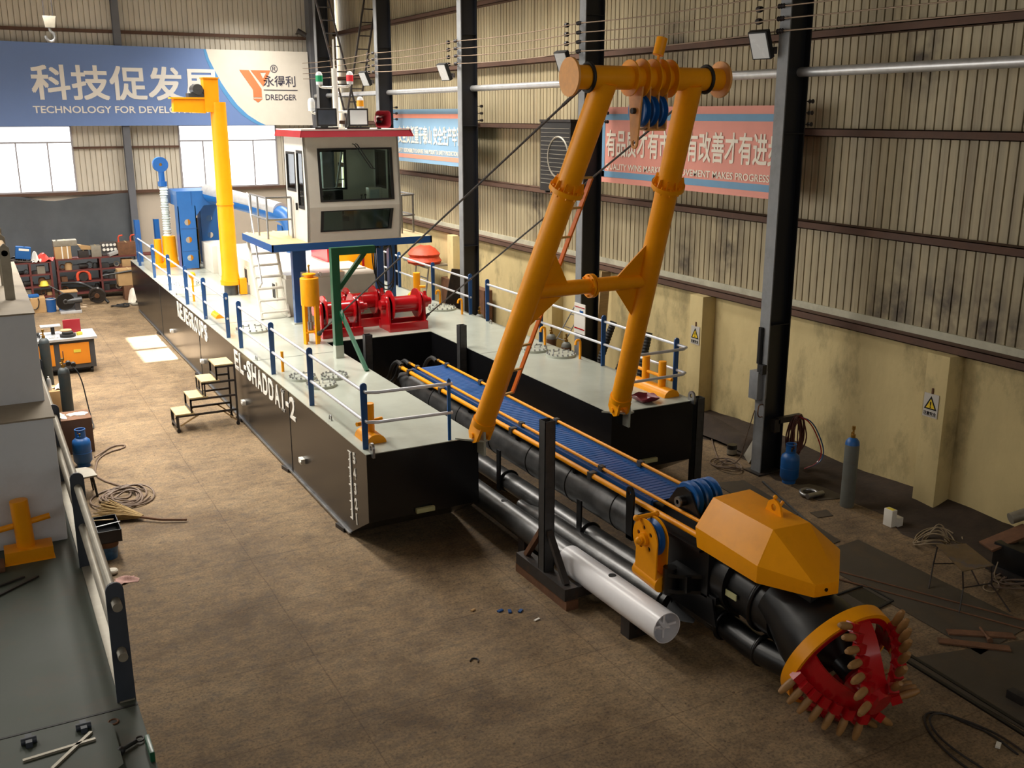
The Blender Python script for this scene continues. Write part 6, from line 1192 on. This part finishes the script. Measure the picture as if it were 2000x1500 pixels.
t = thing('bolt', (11.35, 7.7, 0.012), 'long steel bolt lying on the plate right of the cutter head', 'bolt'); G().cyl((11.47, 7.85, 0.035), (11.3, 7.58, 0.035), 0.02, n=10).done('shank', M_RUST, t); G().cyl((11.3, 7.58, 0.04), (11.27, 7.54, 0.04), 0.04, n=6).done('head', M_RUST, t)
single(G().b2(10.3, 10.42, 6.38, 6.6, 0.012, 0.12), 'tube_offcut', M_IRON, (10.35, 6.5, 0), 'dark square tube offcut near the right edge', 'offcut', bevel=0.006)
for p, q, lb in (((11.0, 8.0), (11.7, 7.5), 'brown plank scrap on the plate right of the cutter head, nearer the wall'), ((10.7, 7.9), (11.35, 7.3), 'brown plank scrap on the plate right of the cutter head, nearer the track')):
    single(G().bar((*p, 0.022), (*q, 0.022), 0.14, 0.02), 'plank_scrap', M_RUST, (*p, 0.01), lb, 'plank')
# things by the first column and below the right bow
o = G().tube([(12.98, 14.2, 1.25), (12.9, 14.3, 0.7), (12.85, 14.4, 0.1), (12.7, 14.8, 0.02), (13.2, 15.6, 0.02), (13.9, 16.6, 0.05), (14.2, 17.3, 0.1)], 0.012, 6, smooth=2).done('cable', M_HOSE, loc=(12.9, 14, 0)); tag(o, 'thin brown cable running down the nearest column and back along the floor', 'cable')
rope_pile('cable_coil', (12.75, 14.6, 0), 0.2, 0.28, 4, 0.012, M_HOSE, 'flat coil of brown cable on the floor before the nearest column', 'cable', 44)
single(G().bar((13.35, 14.75, 0.01), (13.62, 14.6, 0.62), 0.5, 0.02), 'leaning_board', M_PIPEGREY, (13.4, 14.7, 0), 'pale board leaning against the back of the nearest column', 'board')
t = thing('tin_can', (13.3, 15.15, 0), 'dark tin with a pale label on the floor behind the nearest column', 'tin'); G().cyl((13.3, 15.15, 0.0), (13.3, 15.15, 0.22), 0.1, n=20).done('tin', M_BLACK, t); G().cyl((13.3, 15.15, 0.03), (13.3, 15.15, 0.13), 0.102, n=20).done('label_band', M_PIPEGREY, t)
g = G(); rnd = random.Random(9); n = 18; vs, fs = [], []
for i in range(n + 1):
    for j in range(9):
        u, v = i / n, j / 8; vs.append((13.5 + 0.88 * v, 15.0 + 3.0 * u, 0.02 + 0.34 * max(0, sin(pi * v * 0.9 + 0.2)) * (0.75 + 0.25 * sin(9 * u + 3 * v)) * sin(pi * u) ** 0.4))
for i in range(n):
    for j in range(8): a = i * 9 + j; fs.append((a, a + 1, a + 10, a + 9))
o = g.faces(vs, fs).done('earth_heap', M_EARTH, loc=(14, 16.5, 0), angle=80); tag(o, 'low heap of dark earth against the wall behind the nearest column', 'earth heap', kind='stuff')
# leaning things along the wall behind the right deck
single(G().bar((14.2, 21.65, 0), (14.44, 21.7, 2.85), 0.28, 0.06, up=(0, 1, 0)), 'leaning_plank', M_WOOD, (14.5, 21.65, 0), 'tall brown plank leaning on the wall between the A-frame legs', 'plank')
for y, yt, lb in ((21.3, 21.15, 'black corrugated hose leaning on the wall beside the tall plank'), (19.4, 19.6, 'black corrugated hose leaning on the wall right of the A-frame leg, outer one'), (20.5, 20.1, 'black corrugated hose leaning on the wall right of the A-frame leg, inner one')):
    P = [V(13.9, y, 0.1), V(14.1, (y + yt) / 2, 0.9), V(14.35, yt, 1.62)]; pts = [P[0] * (1 - s) ** 2 + P[1] * (2 * s * (1 - s)) + P[2] * s * s for s in [i / 60 for i in range(61)]]
    o = G().tube(pts, [0.085 + 0.012 * (i % 3 == 0) for i in range(61)], 14).done('corrugated_hose', M_RUBBER, loc=P[0]); tag(o, lb, 'hose', 'corrugated hoses along the right wall')
nb = thing('notice_board', (13.0, 20.6, 1.5), 'white paper notice with a red band on the column behind the A-frame', 'notice'); G().b2(12.97, 12.99, 20.36, 20.86, 1.55, 2.3).done('sheet', M_LETTER, nb); G().b2(12.965, 12.975, 20.38, 20.84, 1.66, 1.69).b2(12.965, 12.975, 20.38, 20.84, 2.2, 2.22).done('red_band', M_RED, nb); G().b2(12.962, 12.975, 20.44, 20.6, 2.06, 2.14).done('blue_panel', M_SKYB, nb)
def ladder(p, q, wd, n, mat, label, name='ladder', r=0.02):
    p, q, wd = V(p), V(q), V(wd); t = thing(name, p, label, 'ladder')
    for s in (-0.5, 0.5): G().cyl(p + wd * s, q + wd * s, r, n=8).done('stile', mat, t)
    for k in range(n): c = p + (q - p) * ((k + 0.5) / n); G().cyl(c - wd * 0.5, c + wd * 0.5, r * 0.8, n=8).done('rung', mat, t)
    return t
ladder((13.75, 32.7, 0), (14.0, 32.7, 1.75), (0.0, 1.1, 0), 5, M_GALV, 'short white ladder frame holding up a cable pile behind the right rail', r=0.03)
ladder((13.5, 23.2, 0), (14.5, 22.8, 2.0), (0, 0.42, 0), 6, M_STEEL, 'thin grey ladder leaning on the wall behind the A-frame leg', r=0.018)
ladder((11.2, 30.5, D), (11.5, 31.4, 4.4), (0.75, 0, 0), 8, M_GALV, 'tall pale ladder seen under the right end of the cabin platform', r=0.035)
single(G().b2(13.54, 14.4, 31.4, 33.4, 1.74, 1.8), 'bench_top', M_PIPEGREY, (13.8, 32.7, 1.74), 'pale bench board on the white ladder frame by the wall', 'board')
M_ORC = paint('orange_cable', (206, 74, 44), 0.55, var=0.2, scale=9)
o = G().lathe([(0, 0), (0.55, 0), (0.6, 0.1), (0.5, 0.24), (0.56, 0.34), (0.42, 0.5), (0.2, 0.6), (0, 0.62)], (13.75, 32.0, 1.8), n=26).done('cable_pile', M_ORC, loc=(13.75, 32.0, 1.8)); tag(o, 'heap of orange red cable on the bench board by the wall', 'cable')
md = o.modifiers.new('lumps', 'DISPLACE'); tx = bpy.data.textures.new('lumps', 'CLOUDS'); tx.noise_scale = 0.12; md.texture = tx; md.strength = 0.12
single(G().bar((13.9, 30.1, 0), (14.15, 29.75, 1.85), 0.8, 0.03, up=(0, 1, 0)), 'leaning_sheet', M_IRON, (14.2, 30, 0), 'dark sheet leaning on the wall behind the right guardrail', 'sheet')
for y, lb in ((28.9, 'brown board against the wall right of the dark leaning sheet'), (31.0, 'brown board against the wall below the orange cable heap')): single(G().b2(14.2, 14.5, y - 0.6, y + 0.6, 0, 1.35), 'wall_board', M_RUST, (14.3, y, 0), lb, 'board')
# lattice masts leaning in the far corner, and a hook high on the left
def lattice(p, q, wd, n, label):
    t = thing('lattice_mast', p, label, 'mast', 'lattice masts in the far corner'); p, q, wd = V(p), V(q), V(wd)
    for s in (-0.5, 0.5): G().bar(p + wd * s, q + wd * s, 0.06, 0.06).done('chord', M_IRON, t)
    for k in range(n): c = p + (q - p) * ((k + 0.5) / n); G().bar(c - wd * 0.5, c + wd * 0.5, 0.04, 0.04).done('rung', M_IRON, t)
lattice((14.2, 37.2, 2.3), (12.12, 37.2, 11.2), (0.48, 0, 0), 20, 'rusty lattice mast in the far corner, leaning to the left'); lattice((11.7, 36.8, 0.0), (13.98, 36.8, 11.2), (0.46, 0, 0), 24, 'rusty lattice mast in the far corner, leaning to the right')
hkk = thing('crane_hook', (2.97, 36, 9.0), 'steel crane hook block hanging from the roof above the blue banner', 'hook')
G().cyl((2.85, 36, 9.6), (2.85, 36, 11.5), 0.02, n=8).cyl((3.1, 36, 9.6), (3.1, 36, 11.5), 0.02, n=8).done('rope', M_IRON, hkk); G().prism([(2.78, 35.9, 9.75), (3.18, 35.9, 9.75), (3.12, 35.9, 9.4), (2.84, 35.9, 9.4)], (0, 0.2, 0)).done('block', M_PIPEGREY, hkk, bevel=0.03)
G().tube([(2.97, 36, 9.42), (2.97, 36, 9.3), (3.1, 36, 9.2), (3.08, 36, 9.04), (2.95, 36, 8.98), (2.84, 36, 9.06), (2.83, 36, 9.16)], 0.045, 10, smooth=2).done('hook', M_STEEL, hkk)
for x, z, lb in ((12.9, 10.0, 'small lamp on a bracket at the top of the back wall'),):
    t = thing('wall_lamp', (x, 42.4, z), lb, 'lamp'); G().bar((x, 42.9, z), (x + 0.1, 42.3, z), 0.04, 0.04).done('bracket', M_IRON, t); G().cyl((x - 0.12, 42.3, z + 0.1), (x + 0.2, 42.2, z - 0.1), 0.1).done('head', M_IRON, t)

# scraps on the open floor
for k, (x, y, r_) in enumerate(((5.95, 11.42, 0.3), (6.06, 11.34, 1.2), (6.2, 11.28, 0.7))):
    o = G().box((x, y, 0.012), (0.09, 0.045, 0.02), rz=r_).done('blue_scrap', M_NAVY, loc=(x, y, 0)); tag(o, 'small dark blue scrap in a row of three on the open floor before the bow', 'scrap', 'blue scraps on the floor')
o = G().tube([(4.98, 10.4, 0.012), (5.04, 10.46, 0.012), (5.1, 10.4, 0.012), (5.06, 10.33, 0.012)], 0.01, 6, smooth=1).done('bent_hook', M_IRON, loc=(5.04, 10.4, 0)); tag(o, 'small bent steel hook lying on the open floor', 'hook')
single(G().box((5.62, 11.62, 0.012), (0.07, 0.035, 0.02), rz=0.4), 'wood_chip', M_CARD, (5.62, 11.62, 0), 'pale orange chip lying alone on the open floor before the bow', 'chip')
single(G().box((6.28, 10.95, 0.012), (0.1, 0.03, 0.012), rz=0.3), 'paper_scrap', M_LETTER, (6.28, 10.95, 0), 'white paper scrap on the floor before the tube stand', 'paper')
# ================================================================= SHELVES AND CLUTTER AT THE BACK WALL
def rack(x0, x1, y0, y1, zt, levels, ups, label):
    t = thing('storage_rack', ((x0 + x1) / 2, y0, 0), label, 'shelf', 'steel racks at the back wall')
    for x in ups:
        for y in (y0, y1 - 0.05): G().b2(x - 0.035, x + 0.035, y, y + 0.05, 0, zt).done('upright', M_SHELF, t)
    for z in levels: G().b2(x0, x1, y0, y1, z - 0.05, z).done('shelf', M_SHELF, t)
rack(0.3, 2.52, 40.9, 41.6, 1.5, (0.22, 0.6, 1.05, 1.5), (0.34, 1.1, 1.78, 2.48), 'dark red steel rack with small parts, left one at the back wall')
rack(2.68, 6.4, 40.9, 41.6, 1.56, (0.25, 0.68, 1.12, 1.56), (2.72, 4.22, 5.7, 6.36), 'dark red steel rack loaded with cartons, right one at the back wall')
def carton(x0, x1, y0, y1, z0, z1, label, mat=M_CARD, name='carton', cat='box', band=False, rz=0, group='boxes along the back wall'):
    t = thing(name, ((x0 + x1) / 2, y0, z0), label, cat, group); G().box(((x0 + x1) / 2, (y0 + y1) / 2, (z0 + z1) / 2), (x1 - x0, y1 - y0, z1 - z0), rz=rz).done('body', mat, t, bevel=0.01)
    if band:
        for f_ in (0.45, 0.78): G().b2(x0 + (x1 - x0) * f_ - 0.02, x0 + (x1 - x0) * f_ + 0.02, y0 - 0.006, y1 + 0.006, z0, z1 + 0.004).done('strap', M_LETTER, t)
    else: G().b2((x0 + x1) / 2 - 0.02, (x0 + x1) / 2 + 0.02, y0 + 0.005, y1 - 0.005, z1 - 0.004, z1 + 0.003).done('tape', M_TAN, t)
    return t
carton(2.68, 3.25, 40.95, 41.5, 1.56, 2.02, 'strapped cardboard carton on the left end of the right rack', band=True)
carton(2.66, 3.48, 40.95, 41.45, 2.03, 2.24, 'grey crumpled sack box on top of the strapped carton', M_PIPEGREY)
carton(4.9, 5.55, 40.95, 41.5, 1.56, 2.05, 'brown carton with orange handles at the right of the right rack', M_RUST); 
for x in (4.98, 5.42): o = G().tube([(x, 41.2, 2.05), (x, 41.2, 2.28), (x + 0.16, 41.2, 2.3)], 0.03, 8, smooth=1).done('orange_handle', M_ORC, loc=(x, 41.2, 2.05)); tag(o, 'bent orange red handle sticking out of the brown carton, %s one' % ('first' if x < 5.2 else 'second'), 'handle bar')
carton(3.95, 4.3, 40.95, 41.4, 1.56, 1.98, 'grey metal case in the middle of the right rack top', M_PIPEGREY); carton(3.5, 3.85, 40.95, 41.4, 1.56, 1.82, 'low dark metal case beside the strapped carton', M_IRON)
single(G().prism([(3.62, 41.0, 1.86), (4.02, 41.0, 1.84), (3.98, 41.0, 1.95), (3.5, 41.0, 2.05)], (0, 0.3, 0.0)), 'cardboard_flap', M_CARD, (3.7, 41, 1.84), 'loose cardboard sheet lying over the metal cases', 'cardboard')
t = thing('lamp_panel', (4.55, 41.1, 1.56), 'grey panel with two rows of round white lamps leaning on the right rack', 'lamp panel'); G().prism([(4.35, 41.1, 1.58), (4.95, 41.1, 1.58), (4.85, 41.25, 2.08), (4.3, 41.25, 2.08)], (0, 0.03, 0)).done('panel', M_IRON, t)
for r in range(2):
    for k in range(4): G().cyl((4.42 + k * 0.135, 41.08 + 0.1 * r, 1.8 + 0.16 * r), (4.42 + k * 0.135, 41.07 + 0.1 * r, 1.8 + 0.16 * r), 0.055, n=14).done('lamp', M_LETTER, t)
single(G().box((4.72, 41.0, 1.66), (0.4, 0.2, 0.12), rz=0.3, ry=-0.25), 'metal_bracket', M_GALV, (4.7, 41, 1.6), 'shiny metal bracket in front of the lamp panel', 'bracket', bevel=0.02)
carton(5.0, 5.4, 40.95, 41.4, 1.12, 1.4, 'small brown carton on the second shelf of the right rack')
t = thing('bag', (1.62, 41.1, 1.55), 'bright blue printed plastic bag on the left rack top', 'bag'); G().box((1.62, 41.1, 1.86), (0.52, 0.25, 0.46), ry=0.14).done('bag', M_SKYB, t, bevel=0.05); G().box((1.66, 40.972, 1.98), (0.34, 0.01, 0.08), ry=0.14).done('print_band', M_LETTER, t)
rag('plastic_bag', (2.33, 41.1, 1.5), 0.3, 0.2, 0.32, paint('red_bag', (214, 72, 62), 0.5, var=0.15), 'red crumpled plastic bag at the right end of the left rack top', 'bag', seed=31); rag('plastic_bag', (2.02, 41.0, 1.5), 0.16, 0.16, 0.42, M_LETTER, 'white crumpled plastic bag beside the red one on the left rack', 'bag', seed=32)
rope_pile('chain_heap', (1.2, 41.15, 1.5), 0.5, 0.16, 7, 0.025, M_IRON, 'heap of dark chain along the left rack top', 'chain', 51, hz=0.08)
rnd = random.Random(77)
spots = [(z, x) for z in (0.22, 0.6, 1.05) for x in (0.5, 0.72, 0.94, 1.25, 1.45, 1.65, 1.95, 2.15, 2.36)] + [(z, x) for z in (0.25, 0.68, 1.12) for x in (2.9, 3.12, 3.35, 3.6, 3.85, 4.05, 4.4, 4.6, 4.82, 5.05)]
wd_ = {0.22: 'bottom', 0.6: 'middle', 1.05: 'upper', 0.25: 'bottom', 0.68: 'middle', 1.12: 'upper'}
mm = [M_IRON, M_GREYSTEEL, M_RUST, M_DGREY, M_RUBBER, M_PIPEGREY, M_CARD, M_DGREY, M_IRON, M_RUST]
for i, (z, x) in enumerate(spots):
    if rnd.random() < 0.12: continue
    m = mm[i * 7 % len(mm)]; h = rnd.uniform(0.1, 0.3); w2 = rnd.uniform(0.09, 0.15); g = G(); k = i % 4
    if k == 0: g.lathe([(0, 0), (w2, 0), (w2, h * 0.7), (w2 * 0.7, h), (0, h)], (x, 41.15, z), n=16)
    elif k == 1: g.box((x, 41.15, z + h / 2), (w2 * 2, 0.24, h), rz=rnd.uniform(-.3, .3))
    elif k == 2: g.cyl((x - w2, 41.1, z + w2 * 0.7), (x + w2, 41.2, z + w2 * 0.7), w2 * 0.7, n=16).cyl((x + w2, 41.2, z + w2 * 0.7), (x + w2 * 1.3, 41.22, z + w2 * 0.7), w2 * 0.4, n=12)
    else: g.ring((x, 41.15, z + w2), (0.2, 1, 0), w2 * 0.8, w2 * 0.2, 18, 8)
    kind_ = ('tin', 'small box', 'motor part', 'ring')[k]; nm_ = ('tin', 'parts_box', 'motor_part', 'steel_ring')[k]
    o = g.done(nm_, m, loc=(x, 41.15, z), bevel=0.008 if k == 1 else 0)
    tag(o, '%s %s on the %s shelf of the %s rack' % ({'orange': 'orange'}.get('', 'dusty'), kind_, wd_[z], 'left' if x < 2.6 else 'right'), kind_, 'workshop parts on the %s shelf of the %s rack' % (wd_[z], 'left' if x < 2.6 else 'right'))
t = thing('cut_off_saw', (3.6, 40.95, 0.68), 'orange arched machine guard on the middle shelf of the right rack', 'machine'); G().tube([(3.38, 40.95, 0.72), (3.36, 40.95, 0.92), (3.46, 40.95, 1.06), (3.66, 40.95, 1.07), (3.8, 40.95, 0.95), (3.8, 40.95, 0.72)], 0.055, 10, smooth=1).done('guard', M_ORC, t); G().cyl((3.58, 40.93, 0.84), (3.58, 41.05, 0.84), 0.16, n=20).done('blade', M_IRON, t)
t = thing('safety_helmet', (2.2, 41.0, 0.6), 'yellow safety helmet on the middle shelf of the left rack', 'helmet'); G().lathe([(0.17, 0), (0.15, 0.02), (0.14, 0.1), (0.09, 0.17), (0, 0.19)], (2.2, 41, 0.61), n=20).done('shell', MATS['label_yellow'], t); G().lathe([(0.14, 0), (0.19, 0), (0.19, 0.015), (0.14, 0.02)], (2.2, 41, 0.605), n=20).done('brim', MATS['label_yellow'], t)
# clutter on the floor before the racks
carton(4.68, 5.5, 39.9, 40.5, 0.55, 1.16, 'large tan carton stacked by the stern of the dredger', M_CARD); carton(4.85, 5.5, 39.9, 40.5, 0, 0.54, 'small brown carton under the large tan one', M_RUST)
single(G().cyl((4.15, 39.95, 0.98), (5.9, 39.8, 1.2), 0.035, n=10), 'steel_pipe', M_GREYSTEEL, (5, 39.9, 1), 'grey pipe lying slanted on the large tan carton', 'pipe')
rag('woven_sack', (5.25, 39.2, 0), 0.34, 0.3, 0.85, M_RAGW, 'pale woven sack slumped in front of the tan carton', 'sack', seed=61); single(G().box((5.35, 38.75, 0.04), (0.9, 0.3, 0.05), rz=0.25), 'board', M_PIPEGREY, (5.3, 38.8, 0), 'pale board lying on the floor by the woven sack', 'board')
carton(1.18, 2.05, 38.7, 39.3, 0, 0.52, 'tan carton on the floor with a dark hose hung over it', M_CARD); o = G().tube([(1.55, 38.68, 0.53), (1.5, 38.66, 0.3), (1.6, 38.65, 0.12), (1.78, 38.65, 0.16), (1.85, 38.66, 0.4), (1.82, 38.68, 0.53)], 0.018, 8, smooth=2).done('hose', M_RUBBER, loc=(1.6, 38.6, 0.3)); tag(o, 'dark hose loop hung over the front of the tan floor carton', 'hose')
o = G().tube([(1.0, 38.9, 0.5), (1.15, 38.95, 0.85), (1.4, 38.95, 0.8), (1.55, 38.95, 0.55)], 0.025, 8, smooth=2).done('hose', M_LETTER, loc=(1.2, 38.9, 0.5)); tag(o, 'white hose arching over the left end of the tan floor carton', 'hose')
single(G().box((1.62, 39.0, 0.575), (0.5, 0.3, 0.1), rz=0.1), 'blue_sack', M_SKYB, (1.6, 39, 0.52), 'blue folded sack on the tan floor carton', 'sack', bevel=0.04)
for x, y, r, h, m, lb in ((2.22, 38.75, 0.17, 0.46, M_NAVY, 'blue steel drum bucket beside the tan floor carton'), (2.62, 38.7, 0.17, 0.2, M_SKYB, 'bright blue low tub behind the floor grinder')):
    t = thing('bucket', (x, y, 0), lb, 'bucket'); G().lathe([(0, 0), (r * 0.92, 0), (r, h), (r * 0.94, h), (r * 0.86, 0.03), (0, 0.03)], (x, y, 0), n=26).done('pail', m, t); G().ring((x, y, h), (0, 0, 1), r, 0.012, 26, 6).done('rim', M_GALV, t)
carton(2.6, 3.12, 38.8, 39.3, 0, 0.62, 'dark blue grey box with a tan lid behind the floor grinder', M_DGREY); single(G().b2(2.58, 3.14, 38.78, 39.32, 0.625, 0.66), 'box_lid', M_CARD, (2.8, 39, 0.62), 'tan lid on the dark blue grey box behind the grinder', 'lid')
gr = thing('floor_grinder', (2.7, 38.2, 0), 'floor grinding machine with a big round dark disc on a flat base', 'grinder'); G().b2(2.45, 3.15, 38.0, 38.45, 0.0, 0.09).done('base', M_GALV, gr, bevel=0.02); G().b2(2.95, 3.12, 38.1, 38.35, 0.09, 0.34).done('pedestal', M_IRON, gr)
d_ = G().lathe([(0, 0), (0.3, 0), (0.31, 0.03), (0.3, 0.07), (0, 0.07)], (2.66, 38.1, 0.42), (-0.15, 1, 0.1), 36).done('disc', M_BLACK, gr); G().lathe([(0.04, -0.012), (0.08, -0.012), (0.09, 0)], (2.66, 38.1, 0.42), (-0.15, 1, 0.1), 20).done('disc_hub', M_GREYSTEEL, d_); G().cyl((2.7, 38.2, 0.42), (3.2, 38.2, 0.44), 0.11, n=18).done('motor', M_GREYSTEEL, gr); G().cyl((2.9, 38.3, 0.5), (2.2, 38.5, 0.98), 0.02, n=8).done('handle', M_GREYSTEEL, gr)
for k, (x, y, lb) in enumerate(((3.85, 39.5, 'rusty gear wheel leaning in front of the right rack'),)):
    t = thing('gear_wheel', (x, y, 0), lb, 'wheel'); G().lathe([(0, -0.03), (0.24, -0.03), (0.24, -0.06), (0.3, -0.06), (0.3, 0.06), (0.24, 0.06), (0.24, 0.03), (0, 0.03)], (x, y, 0.34), (0.3, 1, 0.3), 30).done('rim', M_IRON, t); G().cyl((x - 0.02, y - 0.06, 0.32), (x + 0.02, y + 0.06, 0.36), 0.09, n=16).done('hub', M_RUST, t); 
    for q in range(4): a = q * pi / 2 + 0.4; G().bar((x, y, 0.34), (x + 0.27 * cos(a), y - 0.08 * sin(a), 0.34 + 0.27 * sin(a)), 0.04, 0.03).done('spoke', M_IRON, t)
o = G().tube([(2.75, 40.3, 0.75), (3.4, 40.0, 0.78), (3.9, 39.7, 0.45), (4.2, 39.4, 0.05)], 0.05, 10, smooth=2).done('thick_hose', M_RUBBER, loc=(3.4, 40, 0.5)); tag(o, 'thick black hose arching down before the right rack', 'hose')
single(G().lathe([(0, 0), (0.22, 0), (0.26, 0.12), (0.2, 0.42), (0.12, 0.5), (0, 0.5)], (3.9, 40.3, 0.0), n=20), 'motor_housing', M_GREYSTEEL, (3.9, 40.3, 0), 'dark round motor housing on the floor at the right rack', 'motor')
rope_pile('cable_heap', (4.6, 38.6, 0), 0.25, 0.2, 5, 0.02, M_RUBBER, 'heap of black cable on the floor before the right rack', 'cable', 71)
